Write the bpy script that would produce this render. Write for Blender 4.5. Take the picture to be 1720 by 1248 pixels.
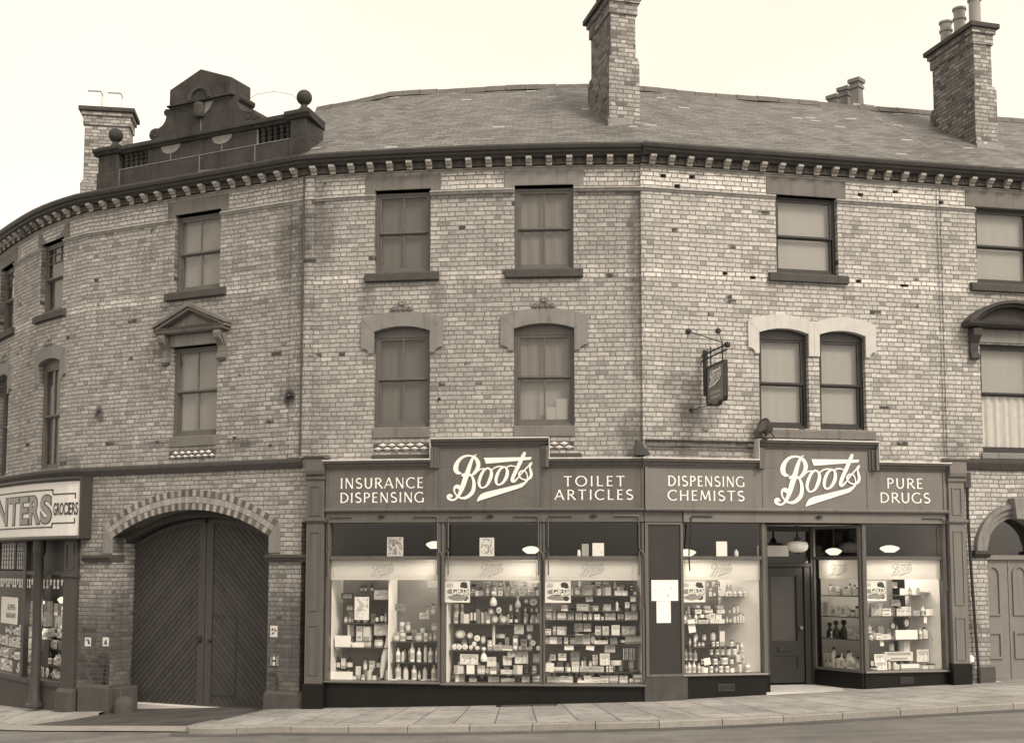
import bpy, bmesh, math, random
from mathutils import Vector, Matrix

# ------------------------------------------------------------------ camera, sky, sun, exposure
scene = bpy.context.scene
for o in list(bpy.data.objects): bpy.data.objects.remove(o)
COL = scene.collection
cd = bpy.data.cameras.new('camera'); cam = bpy.data.objects.new('camera', cd); COL.objects.link(cam)
cam.location = (0, 0, 2.5); cam.rotation_euler = (math.radians(95.0), 0, 0)
cd.sensor_width = 36; cd.lens = 36 * 2000 / 1720; cd.shift_y = 146 / 1720
cd.clip_start = 0.1; cd.clip_end = 1500
scene.camera = cam
SUN_EL, SUN_AZ = 42, 38            # elevation, and degrees to the right of straight behind the viewer
SEPIA = (1.0, 0.888, 0.752)         # the toned light of the old print
world = bpy.data.worlds.new('World'); scene.world = world; world.use_nodes = True
nt = world.node_tree; nt.nodes.clear()
wo = nt.nodes.new('ShaderNodeOutputWorld'); wb = nt.nodes.new('ShaderNodeBackground')
sk = nt.nodes.new('ShaderNodeTexSky'); sk.sky_type = 'NISHITA'; sk.sun_disc = False
sk.sun_elevation = math.radians(SUN_EL); sk.sun_rotation = math.radians(180 - SUN_AZ)
sk.air_density = 1.6; sk.dust_density = 4.0; sk.ozone_density = 0.6
bw = nt.nodes.new('ShaderNodeRGBToBW')
pw = nt.nodes.new('ShaderNodeMath'); pw.operation = 'POWER'; pw.inputs[1].default_value = 0.35
mu = nt.nodes.new('ShaderNodeMixRGB'); mu.blend_type = 'MULTIPLY'; mu.inputs[0].default_value = 1
mu.inputs[2].default_value = (SEPIA[0] * 6.6, SEPIA[1] * 6.6, SEPIA[2] * 6.6, 1)
nt.links.new(sk.outputs[0], bw.inputs[0]); nt.links.new(bw.outputs[0], pw.inputs[0])
tc = nt.nodes.new('ShaderNodeTexCoord'); cl = nt.nodes.new('ShaderNodeTexNoise'); cl.inputs['Scale'].default_value = 2.2; cl.inputs['Detail'].default_value = 5
cm = nt.nodes.new('ShaderNodeMapRange'); cm.inputs[1].default_value = .3; cm.inputs[2].default_value = .7; cm.inputs[3].default_value = .90; cm.inputs[4].default_value = 1.06
cx_ = nt.nodes.new('ShaderNodeMath'); cx_.operation = 'MULTIPLY'          # thin even overcast, barely mottled
nt.links.new(tc.outputs['Generated'], cl.inputs['Vector']); nt.links.new(cl.outputs['Fac'], cm.inputs[0]); nt.links.new(cm.outputs[0], cx_.inputs[1]); nt.links.new(pw.outputs[0], cx_.inputs[0])
nt.links.new(cx_.outputs[0], mu.inputs[1]); nt.links.new(mu.outputs[0], wb.inputs[0])
wb.inputs[1].default_value = 0.125
nt.links.new(wb.outputs[0], wo.inputs[0])
sl = bpy.data.lights.new('sun', 'SUN'); sl.energy = 2.3; sl.angle = math.radians(14); sl.color = SEPIA
sun = bpy.data.objects.new('sun', sl); COL.objects.link(sun)
a, e = math.radians(SUN_AZ), math.radians(SUN_EL)
sdir = Vector((math.sin(a) * math.cos(e), -math.cos(a) * math.cos(e), math.sin(e)))
sun.rotation_euler = sdir.to_track_quat('Z', 'Y').to_euler(); sun.location = sdir * 60
vs = scene.view_settings; vs.view_transform = 'Standard'; vs.look = 'None'; vs.exposure = 0.0; vs.gamma = 1.0
scene.render.engine = 'CYCLES'
RND = random.Random(7)

# ------------------------------------------------------------------ the curved building line: s runs along it, d out of it
DS = 0.02
def ang(s):
    if s >= 6.06: return 11.6
    if s >= 0: return -11.5 + 10.7 * s / 6.06
    if s >= -5.3: return -25.3
    if s >= -7.3: return -34 + (s + 5.3) / 2 * 14
    return -48 + (s + 7.3) * 2
S0, S1 = -16.0, 24.0
NS = int(round((S1 - S0) / DS)) + 1
I0 = int(round(-S0 / DS))
PX = [0.0] * NS; PY = [0.0] * NS
PX[I0], PY[I0] = -3.75, 21.24
for i in range(I0 + 1, NS):
    a = math.radians(ang(S0 + (i - .5) * DS)); PX[i] = PX[i-1] + math.cos(a) * DS; PY[i] = PY[i-1] + math.sin(a) * DS
for i in range(I0 - 1, -1, -1):
    a = math.radians(ang(S0 + (i + .5) * DS)); PX[i] = PX[i+1] - math.cos(a) * DS; PY[i] = PY[i+1] - math.sin(a) * DS
KINKS = (-5.3, 0.0, 6.06)
def base(s):
    t = (s - S0) / DS; i = max(0, min(NS - 2, int(math.floor(t)))); t -= i
    return PX[i] + (PX[i+1] - PX[i]) * t, PY[i] + (PY[i+1] - PY[i]) * t
def normal(s, h=.012):
    a0, a1 = ang(s - h), ang(s + h)
    if h > .02: a0 = a1 = sum(ang(s + h * k / 6) for k in range(-6, 7)) / 13       # deep behind the front the turn is spread out
    a = math.radians((a0 + a1) / 2); k = 1 / math.cos(math.radians((a1 - a0) / 2))
    return math.sin(a) * k, -math.cos(a) * k
def PT(s, d, z):
    x, y = base(s); nx, ny = normal(s, .012 + max(0., -d - .75) * .75)
    return (x + nx * d, y + ny * d, z)
def gz(X):
    X = max(-30, min(30, X))
    return .08 + .031 * X if X >= -3.7 else max(-.9, -.035 + .07 * (X + 3.7))
def gs(s, d=0):
    return gz(PT(s, d, 0)[0])

# ------------------------------------------------------------------ materials
class NT:
    def __init__(self, name):
        self.m = bpy.data.materials.new(name); self.m.use_nodes = True
        self.t = self.m.node_tree; self.t.nodes.clear()
        self.out = self.t.nodes.new('ShaderNodeOutputMaterial')
    def n(self, kind, **kw):
        x = self.t.nodes.new('ShaderNode' + kind)
        for k, v in kw.items(): setattr(x, k, v)
        return x
    def put(self, sock, v):
        if isinstance(v, bpy.types.NodeSocket): self.t.links.new(v, sock)
        elif isinstance(v, (int, float)): sock.default_value = v
        else: sock.default_value = v if len(v) == len(sock.default_value) else tuple(v) + (1,)
    def math(self, op, a, b=0, c=None, clamp=False):
        x = self.n('Math', operation=op, use_clamp=clamp); self.put(x.inputs[0], a); self.put(x.inputs[1], b)
        if c is not None: self.put(x.inputs[2], c)
        return x.outputs[0]
    def mix(self, f, a, b, mode='MIX'):
        x = self.n('MixRGB', blend_type=mode); self.put(x.inputs[0], f); self.put(x.inputs[1], a); self.put(x.inputs[2], b)
        return x.outputs[0]
    def lerp(self, f, a, b): return self.math('ADD', self.math('MULTIPLY', a, self.math('SUBTRACT', 1, f)), self.math('MULTIPLY', b, f))
    def step(self, x, lo, hi, a=0., b=1.):
        m = self.n('MapRange', interpolation_type='SMOOTHSTEP'); self.put(m.inputs[0], x)
        m.inputs[1].default_value = lo; m.inputs[2].default_value = hi; m.inputs[3].default_value = a; m.inputs[4].default_value = b
        return m.outputs[0]
    def noise(self, vec, scale, detail=3, rough=.6):
        x = self.n('TexNoise'); self.put(x.inputs['Vector'], vec); x.inputs['Scale'].default_value = scale
        x.inputs['Detail'].default_value = detail; x.inputs['Roughness'].default_value = rough
        return x.outputs['Fac']
    def white(self, a, b=0, c=0):
        x = self.n('TexWhiteNoise', noise_dimensions='3D'); self.put(x.inputs['Vector'], self.xyz(a, b, c)); return x.outputs['Value']
    def xyz(self, a, b, c=0):
        x = self.n('CombineXYZ'); self.put(x.inputs[0], a); self.put(x.inputs[1], b); self.put(x.inputs[2], c); return x.outputs[0]
    def sep(self, v):
        x = self.n('SeparateXYZ'); self.put(x.inputs[0], v); return x.outputs
    def uv(self): return self.n('UVMap').outputs[0]
    def obj(self): return self.n('TexCoord').outputs['Object']
    def tone(self, v, tint=(1, .985, .955)):
        x = self.n('CombineXYZ')
        for i in range(3): self.put(x.inputs[i], self.math('MULTIPLY', v, tint[i]))
        return x.outputs[0]
    def bsdf(self, color, rough=.8, bump=None, bs=.5, bd=.01, spec=.4, metal=0):
        p = self.n('BsdfPrincipled'); self.put(p.inputs['Base Color'], color); self.put(p.inputs['Roughness'], rough)
        self.put(p.inputs['Specular IOR Level'], spec); self.put(p.inputs['Metallic'], metal)
        if bump is not None:
            b = self.n('Bump'); self.put(b.inputs['Height'], bump); b.inputs['Strength'].default_value = bs; b.inputs['Distance'].default_value = bd
            self.t.links.new(b.outputs[0], p.inputs['Normal'])
        self.t.links.new(p.outputs[0], self.out.inputs[0]); return p

def plain(name, v, rough=.7, var=.18, scale=5., bump=.3, bscale=60., streak=0., spec=.4, bd=.003):
    """one-material surface: patchy tone, fine grain, optional rain streaks"""
    t = NT(name); c = t.obj()
    a = t.noise(c, scale, 4); b = t.noise(c, scale * 9, 3)
    f = t.math('ADD', t.math('MULTIPLY', t.math('SUBTRACT', a, .5), var * 2.2), t.math('MULTIPLY', t.math('SUBTRACT', b, .5), var * 1.1))
    if streak:
        q = t.n('VectorMath', operation='MULTIPLY'); t.put(q.inputs[0], c); q.inputs[1].default_value = (9, 9, .55)
        st = t.step(t.noise(q.outputs[0], 1.0, 3), .5, .72); f = t.math('SUBTRACT', f, t.math('MULTIPLY', st, streak))
    val = t.math('MULTIPLY', v, t.math('ADD', 1, f), clamp=False)
    t.bsdf(t.tone(val, (1, .955, .895) if v < .21 else (1, .98, .945)), rough, t.noise(c, bscale, 4) if bump else None, bump or 0, bd, spec)
    return t.m

def island(name, v, spread=.25, rough=.8, bump=.3, streak=.1, scale=5.):
    """each loose piece of the mesh (board, stone, brick) takes a tone of its own"""
    t = NT(name); c = t.obj(); r = t.n('NewGeometry').outputs['Random Per Island']
    q = t.n('VectorMath', operation='MULTIPLY'); t.put(q.inputs[0], c); q.inputs[1].default_value = (9, 9, .6)
    f = t.math('ADD', t.math('MULTIPLY', t.math('SUBTRACT', r, .5), 2 * spread), t.math('ADD', t.math('MULTIPLY', t.math('SUBTRACT', t.noise(c, scale, 4), .5), .5), t.math('MULTIPLY', t.math('SUBTRACT', t.noise(c, scale * 8, 4), .5), .5)))
    f = t.math('SUBTRACT', f, t.math('MULTIPLY', t.step(t.noise(q.outputs[0], 1.0, 3), .5, .72), streak))
    t.bsdf(t.tone(t.math('MULTIPLY', v, t.math('ADD', 1, f)), (1, .96, .90)), rough, t.noise(c, 45, 4), bump, .004, .35); return t.m

def brick_mat(name, lo=.32, mid=.395, hi=.47, mortar=.165, p=.331, h=.0825, bands=True, soot=.5, dirty=0., spots=()):
    t = NT(name); uv = t.uv()
    wob = t.n('TexNoise'); t.put(wob.inputs['Vector'], uv); wob.inputs['Scale'].default_value = 12; wob.inputs['Detail'].default_value = 3
    wv = t.n('VectorMath', operation='MULTIPLY_ADD'); t.put(wv.inputs[0], wob.outputs['Color']); wv.inputs[1].default_value = (.034, .018, 0)
    t.put(wv.inputs[2], uv); X = t.sep(wv.outputs[0]); u, v = X[0], t.math('ADD', X[1], t.math('MULTIPLY', t.math('SUBTRACT', t.noise(uv, 1.1, 2), .5), .035))
    S = t.sep(uv)
    row = t.math('FLOOR', t.math('DIVIDE', v, h)); fr = t.math('SUBTRACT', t.math('DIVIDE', v, h), row)
    jog = t.math('MULTIPLY', t.white(row, 3.3), .16)
    uo = t.math('ADD', t.math('ADD', t.math('DIVIDE', u, p), t.math('MULTIPLY', t.math('MODULO', t.math('ABSOLUTE', row), 2), .5)), jog)
    col = t.math('FLOOR', uo); f = t.math('SUBTRACT', uo, col)
    isH = t.math('GREATER_THAN', f, .6667)
    edge = t.lerp(isH, t.math('MINIMUM', f, t.math('SUBTRACT', .6667, f)), t.math('MINIMUM', t.math('SUBTRACT', f, .6667), t.math('SUBTRACT', 1, f)))
    du = t.math('MULTIPLY', edge, p); dv = t.math('MULTIPLY', t.math('MINIMUM', fr, t.math('SUBTRACT', 1, fr)), h)
    idc = t.math('ADD', t.math('MULTIPLY', col, 2), isH)
    r1 = t.white(idc, row, 1); r2 = t.white(idc, row, 7)
    # worn arrises: joint width wanders, vertical joints thinner
    wid = t.math('MULTIPLY', t.noise(uv, 12, 4), .0125)
    dist = t.math('MINIMUM', t.math('ADD', du, t.math('MULTIPLY', r2, .007)), t.math('ADD', dv, t.math('MULTIPLY', t.white(idc, row, 5), .0025)))
    face = t.step(t.math('SUBTRACT', dist, wid), .0015, .0075)
    ramp = t.n('ValToRGB'); t.put(ramp.inputs[0], r1); cr = ramp.color_ramp
    pts = [(0, lo * .74), (.06, lo * .95), (.22, mid * .92), (.6, mid), (.9, hi * .93), (1, hi * 1.06)]
    while len(cr.elements) < len(pts): cr.elements.new(.5)
    for el, (q, w) in zip(cr.elements, pts): el.position = q; el.color = (w, w, w, 1)
    val = t.sep(ramp.outputs[0])[0]
    big = t.noise(uv, .55, 5, .62); fine = t.noise(uv, 38, 4, .7); mid_n = t.noise(uv, 3.1, 4)
    if bands:
        z = S[1]
        fz = t.math('MULTIPLY', t.step(z, 9.08, 9.10), 1.0)
        bd_ = t.math('MULTIPLY', t.step(z, 7.49, 7.52), t.step(z, 7.66, 7.70, 1, 0))
        lift = t.math('MAXIMUM', fz, t.math('MULTIPLY', bd_, t.step(mid_n, .3, .55, .62, 1.)))
        val = t.lerp(t.math('MULTIPLY', lift, .8), val, t.math('ADD', hi * 1.24, t.math('MULTIPLY', t.math('SUBTRACT', r1, .5), .2)))
    val = t.math('MULTIPLY', val, t.math('MULTIPLY', t.step(fine, .2, .8, .76, 1.2), t.step(t.noise(uv, 11, 4), .3, .7, .88, 1.1)))
    # soot: broad clouds, streaks, and the band of dirt a metre up from the street
    cloud = t.step(big, .42, .70)
    q = t.n('VectorMath', operation='MULTIPLY'); t.put(q.inputs[0], uv); q.inputs[1].default_value = (5, .35, 1)
    strk = t.step(t.noise(q.outputs[0], 1.0, 4), .52, .75)
    low = t.step(t.math('ADD', S[1], t.math('MULTIPLY', t.math('SUBTRACT', big, .5), 1.6)), .6, 3.1, 1, 0)
    dirt = t.math('MULTIPLY', t.math('ADD', t.math('ADD', t.math('MULTIPLY', t.math('ADD', t.math('MULTIPLY', cloud, .8), t.math('MULTIPLY', t.step(t.noise(uv, 1.7, 5, .65), .50, .72), .55)), .50), t.math('MULTIPLY', strk, .30)), t.math('ADD', t.math('MULTIPLY', low, .62), dirty)), soot, clamp=True)
    for (sx, sz, rx, rz, am) in spots:                                   # soot at one place; beside the pier, its shadow painted in
        q_ = t.math('ADD', t.math('POWER', t.math('DIVIDE', t.math('SUBTRACT', S[0], sx), rx), 2), t.math('POWER', t.math('DIVIDE', t.math('SUBTRACT', S[1], sz), rz), 2))
        q_ = t.math('ADD', q_, t.math('MULTIPLY', t.math('SUBTRACT', mid_n, .5), 1.4))
        dirt = t.math('ADD', dirt, t.math('MULTIPLY', t.step(q_, .1, 1.1, 1, 0), am), clamp=True)
    val = t.math('MULTIPLY', val, t.math('SUBTRACT', 1, dirt))
    # the odd lost brick face
    gone = t.math('MULTIPLY', t.math('GREATER_THAN', r2, .9955), t.step(mid_n, .40, .55)); val = t.lerp(gone, val, .06)
    mort = t.math('MULTIPLY', mortar, t.math('MULTIPLY', t.step(fine, .2, .8, .8, 1.2), t.math('SUBTRACT', 1, t.math('MULTIPLY', dirt, .6))))
    fin = t.lerp(face, mort, val)
    hgt = t.math('ADD', t.math('MULTIPLY', t.math('SUBTRACT', face, t.math('MULTIPLY', gone, 1.6)), 1.0), t.math('ADD', t.math('MULTIPLY', fine, .35), t.math('MULTIPLY', r2, .3)))
    t.bsdf(t.tone(fin, (1, .972, .93)), .88, hgt, .6, .008, .25)
    return t.m

def slate_mat(name):
    t = NT(name); uv = t.uv(); S = t.sep(uv); h, p = .118, .25
    wob = t.math('MULTIPLY', t.math('SUBTRACT', t.noise(uv, 2.2, 4), .5), .05)
    v = t.math('ADD', S[1], wob)
    row = t.math('FLOOR', t.math('DIVIDE', v, h)); fr = t.math('SUBTRACT', t.math('DIVIDE', v, h), row)
    uo = t.math('ADD', t.math('DIVIDE', S[0], p), t.math('ADD', t.math('MULTIPLY', t.math('MODULO', t.math('ABSOLUTE', row), 2), .5), t.math('MULTIPLY', t.white(row, 2), .22)))
    col = t.math('FLOOR', uo); f = t.math('SUBTRACT', uo, col)
    r = t.white(col, row, 2); r2 = t.white(col, row, 9)
    slip = t.math('MULTIPLY', r2, .3)
    gapv = t.step(t.math('SUBTRACT', fr, t.math('MULTIPLY', slip, .35)), .0, .17)
    gapu = t.step(t.math('MINIMUM', f, t.math('SUBTRACT', 1, f)), .006, .03)
    val = t.math('MULTIPLY', t.math('ADD', .115, t.math('MULTIPLY', r, .085)), t.step(t.noise(uv, 1.3, 5), .25, .75, .80, 1.14))
    val = t.math('MULTIPLY', val, t.step(t.noise(uv, 22, 4), .2, .8, .82, 1.15))
    pale = t.math('GREATER_THAN', r2, .992); val = t.lerp(pale, val, .38)
    dark = t.math('LESS_THAN', r2, .02); val = t.lerp(dark, val, .085)
    g = t.math('MULTIPLY', gapv, gapu); val = t.lerp(g, .055, val)
    hgt = t.math('ADD', t.math('SUBTRACT', t.math('MULTIPLY', g, .8), t.math('MULTIPLY', fr, .9)), t.math('MULTIPLY', r, .5))
    t.bsdf(t.tone(val), .62, hgt, .7, .02, .35)
    return t.m

def slab_mat(name):
    t = NT(name); uv = t.uv(); S = t.sep(uv)
    w = .64; wob = t.math('MULTIPLY', t.math('SUBTRACT', t.noise(uv, 4, 3), .5), .03)
    u = t.math('DIVIDE', t.math('ADD', S[0], wob), w); c = t.math('FLOOR', u); f = t.math('SUBTRACT', u, c)
    vo = t.math('ADD', t.math('DIVIDE', t.math('ADD', S[1], wob), .95), t.math('MULTIPLY', t.white(c, 1), 1.0))
    r = t.math('FLOOR', vo); g = t.math('SUBTRACT', vo, r)
    rnd = t.white(c, r, 4)
    du = t.math('MULTIPLY', t.math('MINIMUM', f, t.math('SUBTRACT', 1, f)), w); dv = t.math('MULTIPLY', t.math('MINIMUM', g, t.math('SUBTRACT', 1, g)), .95)
    j = t.step(t.math('MINIMUM', du, dv), .004, .016)
    n1, n2, n3 = t.noise(uv, .9, 5), t.noise(uv, 30, 5, .7), t.noise(uv, 3.5, 4)
    val = t.math('MULTIPLY', t.math('ADD', .29, t.math('MULTIPLY', rnd, .09)), t.step(n1, .3, .7, .86, 1.12))
    val = t.math('MULTIPLY', t.math('MULTIPLY', t.math('MULTIPLY', val, t.step(n2, .25, .75, .80, 1.16)), t.step(n3, .48, .70, 1., .70)), t.step(t.noise(uv, 7.5, 2), .66, .74, 1., .72))
    val = t.lerp(j, .10, val)
    t.bsdf(t.tone(val), .8, t.math('ADD', t.math('MULTIPLY', j, .6), t.math('ADD', t.math('MULTIPLY', n2, .25), t.math('MULTIPLY', rnd, .3))), .6, .008, .3)
    return t.m

def road_mat(name, v=.155):
    t = NT(name); c = t.obj()
    n1, n2, n3 = t.noise(c, .35, 5), t.noise(c, 55, 3, .8), t.noise(c, 2.4, 4)
    q = t.n('VectorMath', operation='MULTIPLY'); t.put(q.inputs[0], c); q.inputs[1].default_value = (.12, 2.2, 1)
    n4 = t.noise(q.outputs[0], 1.0, 3)
    val = t.math('MULTIPLY', v, t.math('MULTIPLY', t.step(n1, .3, .7, .82, 1.2), t.math('MULTIPLY', t.step(n2, .2, .8, .70, 1.35), t.math('MULTIPLY', t.step(n3, .3, .7, .9, 1.1), t.step(n4, .3, .7, .88, 1.14)))))
    t.bsdf(t.tone(val), t.step(n3, .3, .7, .55, .8), t.math('ADD', n2, t.math('MULTIPLY', n3, .4)), .5, .006, .35)
    return t.m

def glass_mat(name, tint=.95, rough=.015, ripple=.0):
    t = NT(name); tr = t.n('BsdfTransparent'); tr.inputs[0].default_value = (tint, tint, tint * .98, 1)
    gl = t.n('BsdfGlossy'); gl.inputs['Roughness'].default_value = rough; gl.inputs[0].default_value = (1, 1, 1, 1)
    lw = t.n('LayerWeight'); mx = t.n('MixShader')          # Schlick's law, the same from both faces of the pane
    lw.inputs[0].default_value = .5
    fr = t.math('ADD', .05, t.math('MULTIPLY', .95, t.math('POWER', lw.outputs['Facing'], 5)))
    if ripple:
        b = t.n('Bump'); t.put(b.inputs['Height'], t.noise(t.obj(), 1.7, 2)); b.inputs['Strength'].default_value = ripple; b.inputs['Distance'].default_value = .02
        t.t.links.new(b.outputs[0], gl.inputs['Normal'])
    t.t.links.new(fr, mx.inputs[0]); t.t.links.new(tr.outputs[0], mx.inputs[1]); t.t.links.new(gl.outputs[0], mx.inputs[2])
    t.t.links.new(mx.outputs[0], t.out.inputs[0]); return t.m

def print_mat(name, paper, ink, scale=22, amount=.52, blot=.45):
    """paper with blurred printed matter on it"""
    t = NT(name); g = t.n('TexCoord').outputs['Generated']
    n = t.n('TexVoronoi'); t.put(n.inputs['Vector'], g); n.inputs['Scale'].default_value = scale * .18
    m = t.noise(g, scale * .35, 4, .7)
    x = t.sep(g); ex = t.math('MINIMUM', x[0], t.math('SUBTRACT', 1, x[0])); ez = t.math('MINIMUM', x[2], t.math('SUBTRACT', 1, x[2]))
    inside = t.step(t.math('MINIMUM', ex, ez), .05, .09)
    k = t.math('MULTIPLY', t.step(m, amount, amount + .08), inside)
    k2 = t.math('MULTIPLY', t.step(t.sep(n.outputs['Color'])[0], .6, .62), t.math('MULTIPLY', inside, blot))
    t.bsdf(t.tone(t.lerp(t.math('MAXIMUM', k, k2), paper, ink)), .6); return t.m

def emit_mat(name, col, k):
    t = NT(name); e = t.n('Emission'); e.inputs[0].default_value = tuple(col) + (1,); e.inputs[1].default_value = k
    t.t.links.new(e.outputs[0], t.out.inputs[0]); return t.m

M = {}
M['brick'] = brick_mat('buff brick', spots=((.25, 8.6, .45, 1.1, .38), (.15, 5.0, .35, 1.3, .2), (5.95, 7.5, .14, 2.4, .35), (5.9, 4.7, .35, .5, .4), (1.15, 7.2, .2, .45, .3), (2.45, 7.2, .2, .4, .3), (-6.2, 4.5, 1.2, .3, .3)))  # the tall narrow spot is the projecting pier's shadow, painted into the brick
M['brick_bright'] = brick_mat('buff brick, cleaner', .36, .49, .59, .18, soot=.40, spots=((7.05, 5.1, .55, .45, .45), (7.0, 4.5, 1.3, .24, .45), (8.2, 4.85, .3, .25, .4), (6.7, 5.6, .4, .25, .25), (12.0, 4.6, .4, .3, .3), (12.2, 6.7, .22, .5, .35)))  # lighter brick tones with less soot
M['brick_dim'] = brick_mat('buff brick, sootier', .28, .365, .45, .15, soot=.55, spots=((-.25, 8.3, .5, 1.4, .4), (-.3, 5.6, .35, .3, .3), (-4.85, 5.42, .15, .2, .55), (-.30, 5.44, .15, .22, .55), (-3.4, 4.75, .3, .1, .4), (-1.4, 4.7, .5, .1, .35), (-4.7, .8, 1.1, 1.3, .34), (-.3, 1.0, .8, 1.4, .34)))  # darker brick tones with more soot
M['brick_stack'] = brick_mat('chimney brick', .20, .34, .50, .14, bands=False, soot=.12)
M['brick_stackshade'] = brick_mat('sooty chimney brick', .10, .17, .26, .08, bands=False, soot=.15)  # dark copy for the left face, its shade put into the colour
M['brick_street'] = brick_mat('street brick', .07, .12, .18, .06, bands=False, soot=.3)
M['dark_brick'] = island('dark voussoir brick', .11, .25)
M['pale_brick'] = island('pale voussoir brick', .30, .22)
M['moulded'] = plain('moulded pale brick', .36, .8, .45, 7, .5, 40, .25)
M['bracket'] = island('pale terracotta bracket', .33, .35, .7, 7, .4, 50)
M['stone_dark'] = plain('blackened sandstone', .060, .85, .35, 4, .5, 40, .25)
M['stone_soot'] = plain('sooted parapet stone', .045, .85, .75, 3, .8, 25, .3)
M['stone_worn'] = plain('spalled fresh sandstone', .23, .9, .35, 7, .5, 40)
M['stone_sill'] = plain('dark sill stone', .065, .8, .3, 5, .4, 40, .2)
M['stone_lintel'] = plain('grey brown sandstone', .165, .85, .3, 3, .4, 40, .25)
M['stone_mid'] = plain('drab sandstone', .21, .85, .25, 3.5, .4, 40, .25)
M['stone_pale'] = plain('pale sandstone', .52, .85, .16, 3.5, .4, 40, .12)
M['gutter'] = plain('iron gutter paint', .055, .5, .3, 3, .2, 40, .3)
M['frieze_dark'] = plain('dark dentil course', .075, .85, .4, 9)
M['pot'] = plain('fireclay pot', .30, .8, .3, 4, .3, 40, .3)
M['pot_pale'] = plain('pale fireclay pot', .92, .8, .12, 4)
M['edge_highlight'] = plain('painted cornice highlight', .52, .5, .3, 8, .2, 60)  # pale tone stands in for the highlight on cornice edges
M['lead'] = plain('lead flashing', .25, .6, .3, 6)
M['slate'] = slate_mat('grey slates')
M['ridge'] = plain('ridge tile', .13, .8, .35, 4)
M['sash'] = plain('grey sash paint', .115, .45, .18, 6, .15, 60, .15)
M['sash_dark'] = plain('dark sash paint', .032, .4, .25, 6, .15, 60)
M['blind_light'] = plain('pale roller blind', .315, .9, .07, 2.5, .1, 200)
M['blind_mid'] = plain('buff roller blind', .28, .9, .08, 2.5, .1, 200)
M['blind_dim'] = plain('drab roller blind', .115, .9, .12, 2.5, .1, 200)
M['net'] = plain('net curtain', .17, .9, .1, 3)
M['lace'] = plain('white lace curtain', .52, .9, .15, 9)
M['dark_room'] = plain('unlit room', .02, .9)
M['glass'] = glass_mat('window glass')
M['shopglass'] = glass_mat('plate glass', .97, .002, .0)
M['fascia'] = plain('shopfront paint', .120, .40, .18, 2.2, .12, 50, .22)
M['fascia_bright'] = plain('shopfront paint, faded', .165, .40, .18, 2.2, .12, 50, .22)  # lighter tone of the same paint
M['trim'] = plain('shopfront moulding paint', .108, .38, .15, 5, .15, 50, .18)
M['trim_dark'] = plain('shopfront dark paint', .085, .35, .2, 5, .15, 50, .1)
M['riser'] = plain('black polished riser', .012, .30, .3, 3, .05, 30, spec=.22)
M['riser_grey'] = plain('weathered riser block', .055, .5, .4, 3, .2, 30, .2)
M['black_panel'] = plain('black notice panel', .028, .45, .25, 5, .15, 80)
M['letter'] = plain('cream letter', .86, .5, .04, 8, 0)
M['iron'] = plain('black iron', .022, .5, .3, 9)
t_ = NT('frosted pelmet glass'); c_ = t_.tone(t_.math('MULTIPLY', .86, t_.step(t_.noise(t_.obj(), 2, 3), .2, .8, .95, 1.03)))
d1_ = t_.n('BsdfDiffuse'); t_.put(d1_.inputs[0], c_); d2_ = t_.n('BsdfTranslucent'); t_.put(d2_.inputs[0], c_); m_ = t_.n('MixShader'); m_.inputs[0].default_value = .42
t_.t.links.new(d1_.outputs[0], m_.inputs[1]); t_.t.links.new(d2_.outputs[0], m_.inputs[2]); t_.t.links.new(m_.outputs[0], t_.out.inputs[0]); M['pelmet'] = t_.m
M['pelmet_mark'] = plain('etched pelmet mark', .46, .5, .08, 6, 0)
M['white_ply'] = plain('cream display lining', .84, .75, .06, 2, .1)
M['back_dark'] = plain('dim display backing', .27, .85, .2, 2)
M['back_mid'] = plain('grey display backing', .36, .85, .2, 2)
M['shelfglass'] = plain('shelf edge', .07, .3, .2, 6)
M['shop_dark'] = plain('shop interior', .07, .9, .25, 1)
M['shop_wood'] = plain('dark counter wood', .035, .5, .3, 2)
M['door'] = plain('shop door wood', .022, .35, .25, 3, .1, 60)
M['blind_brown'] = plain('drawn door blind', .035, .6, .2, 3)
M['threshold'] = plain('worn pale step', .50, .8, .25, 4, .3, 40)
M['gate'] = plain('gate timber', .048, .6, .16, 3, .25, 60, .12)
M['gate_board'] = island('gate boarding', .050, .12, .6, .3, .15)
M['gate_edge'] = plain('gate batten', .058, .6, .2, 3, .25, 60)
M['creamboard'] = plain('cream sign board', .72, .5, .06, 2, .05, 50, .06)
M['greyletter'] = plain('grey sign letter', .27, .5, .15, 6, 0)
M['blackletter'] = plain('dark sign letter', .035, .5, .1, 6, 0)
M['grocer_paint'] = plain('grocer timber paint', .055, .45, .25, 4, .15, 50, .2)
M['grocer_stone'] = plain('grocer plinth', .07, .8, .3, 5)
M['house_paint'] = plain('house door paint', .20, .45, .12, 3, .12, 50, .1)
M['pavement'] = slab_mat('flagstones')
M['kerb'] = island('kerb stone', .28, .14, .8, .4, 0, 3)
M['channel'] = road_mat('gutter channel', .095)
M['road'] = road_mat('road tar')
M['crossing'] = road_mat('yard crossing', .072)
M['paper'] = plain('white paper', .82, .7, .03, 6, 0)
M['enamel'] = plain('pale enamel', .62, .35, .15, 9, 0)
M['lampglass'] = emit_mat('lit opal glass', (1.0, .93, .74), 1.25)
M['opal'] = plain('unlit opal glass', .80, .25, .03, 6, 0)
M['flood'] = plain('dull lamp metal', .05, .4, .3, 9)
M['tile'] = plain('glazed tile', .75, .3, .3, 9, 0)

# ------------------------------------------------------------------ mesh helpers
def splits(a, b, step=.5):
    n = max(1, int(math.ceil((b - a) / step - 1e-6)))
    out = [a + (b - a) * i / n for i in range(n + 1)]
    for k in KINKS:
        if a + .02 < k < b - .02:
            out = [x for x in out if abs(x - k) > .03 or x in (a, b)] + [k]
    return sorted(out)

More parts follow.
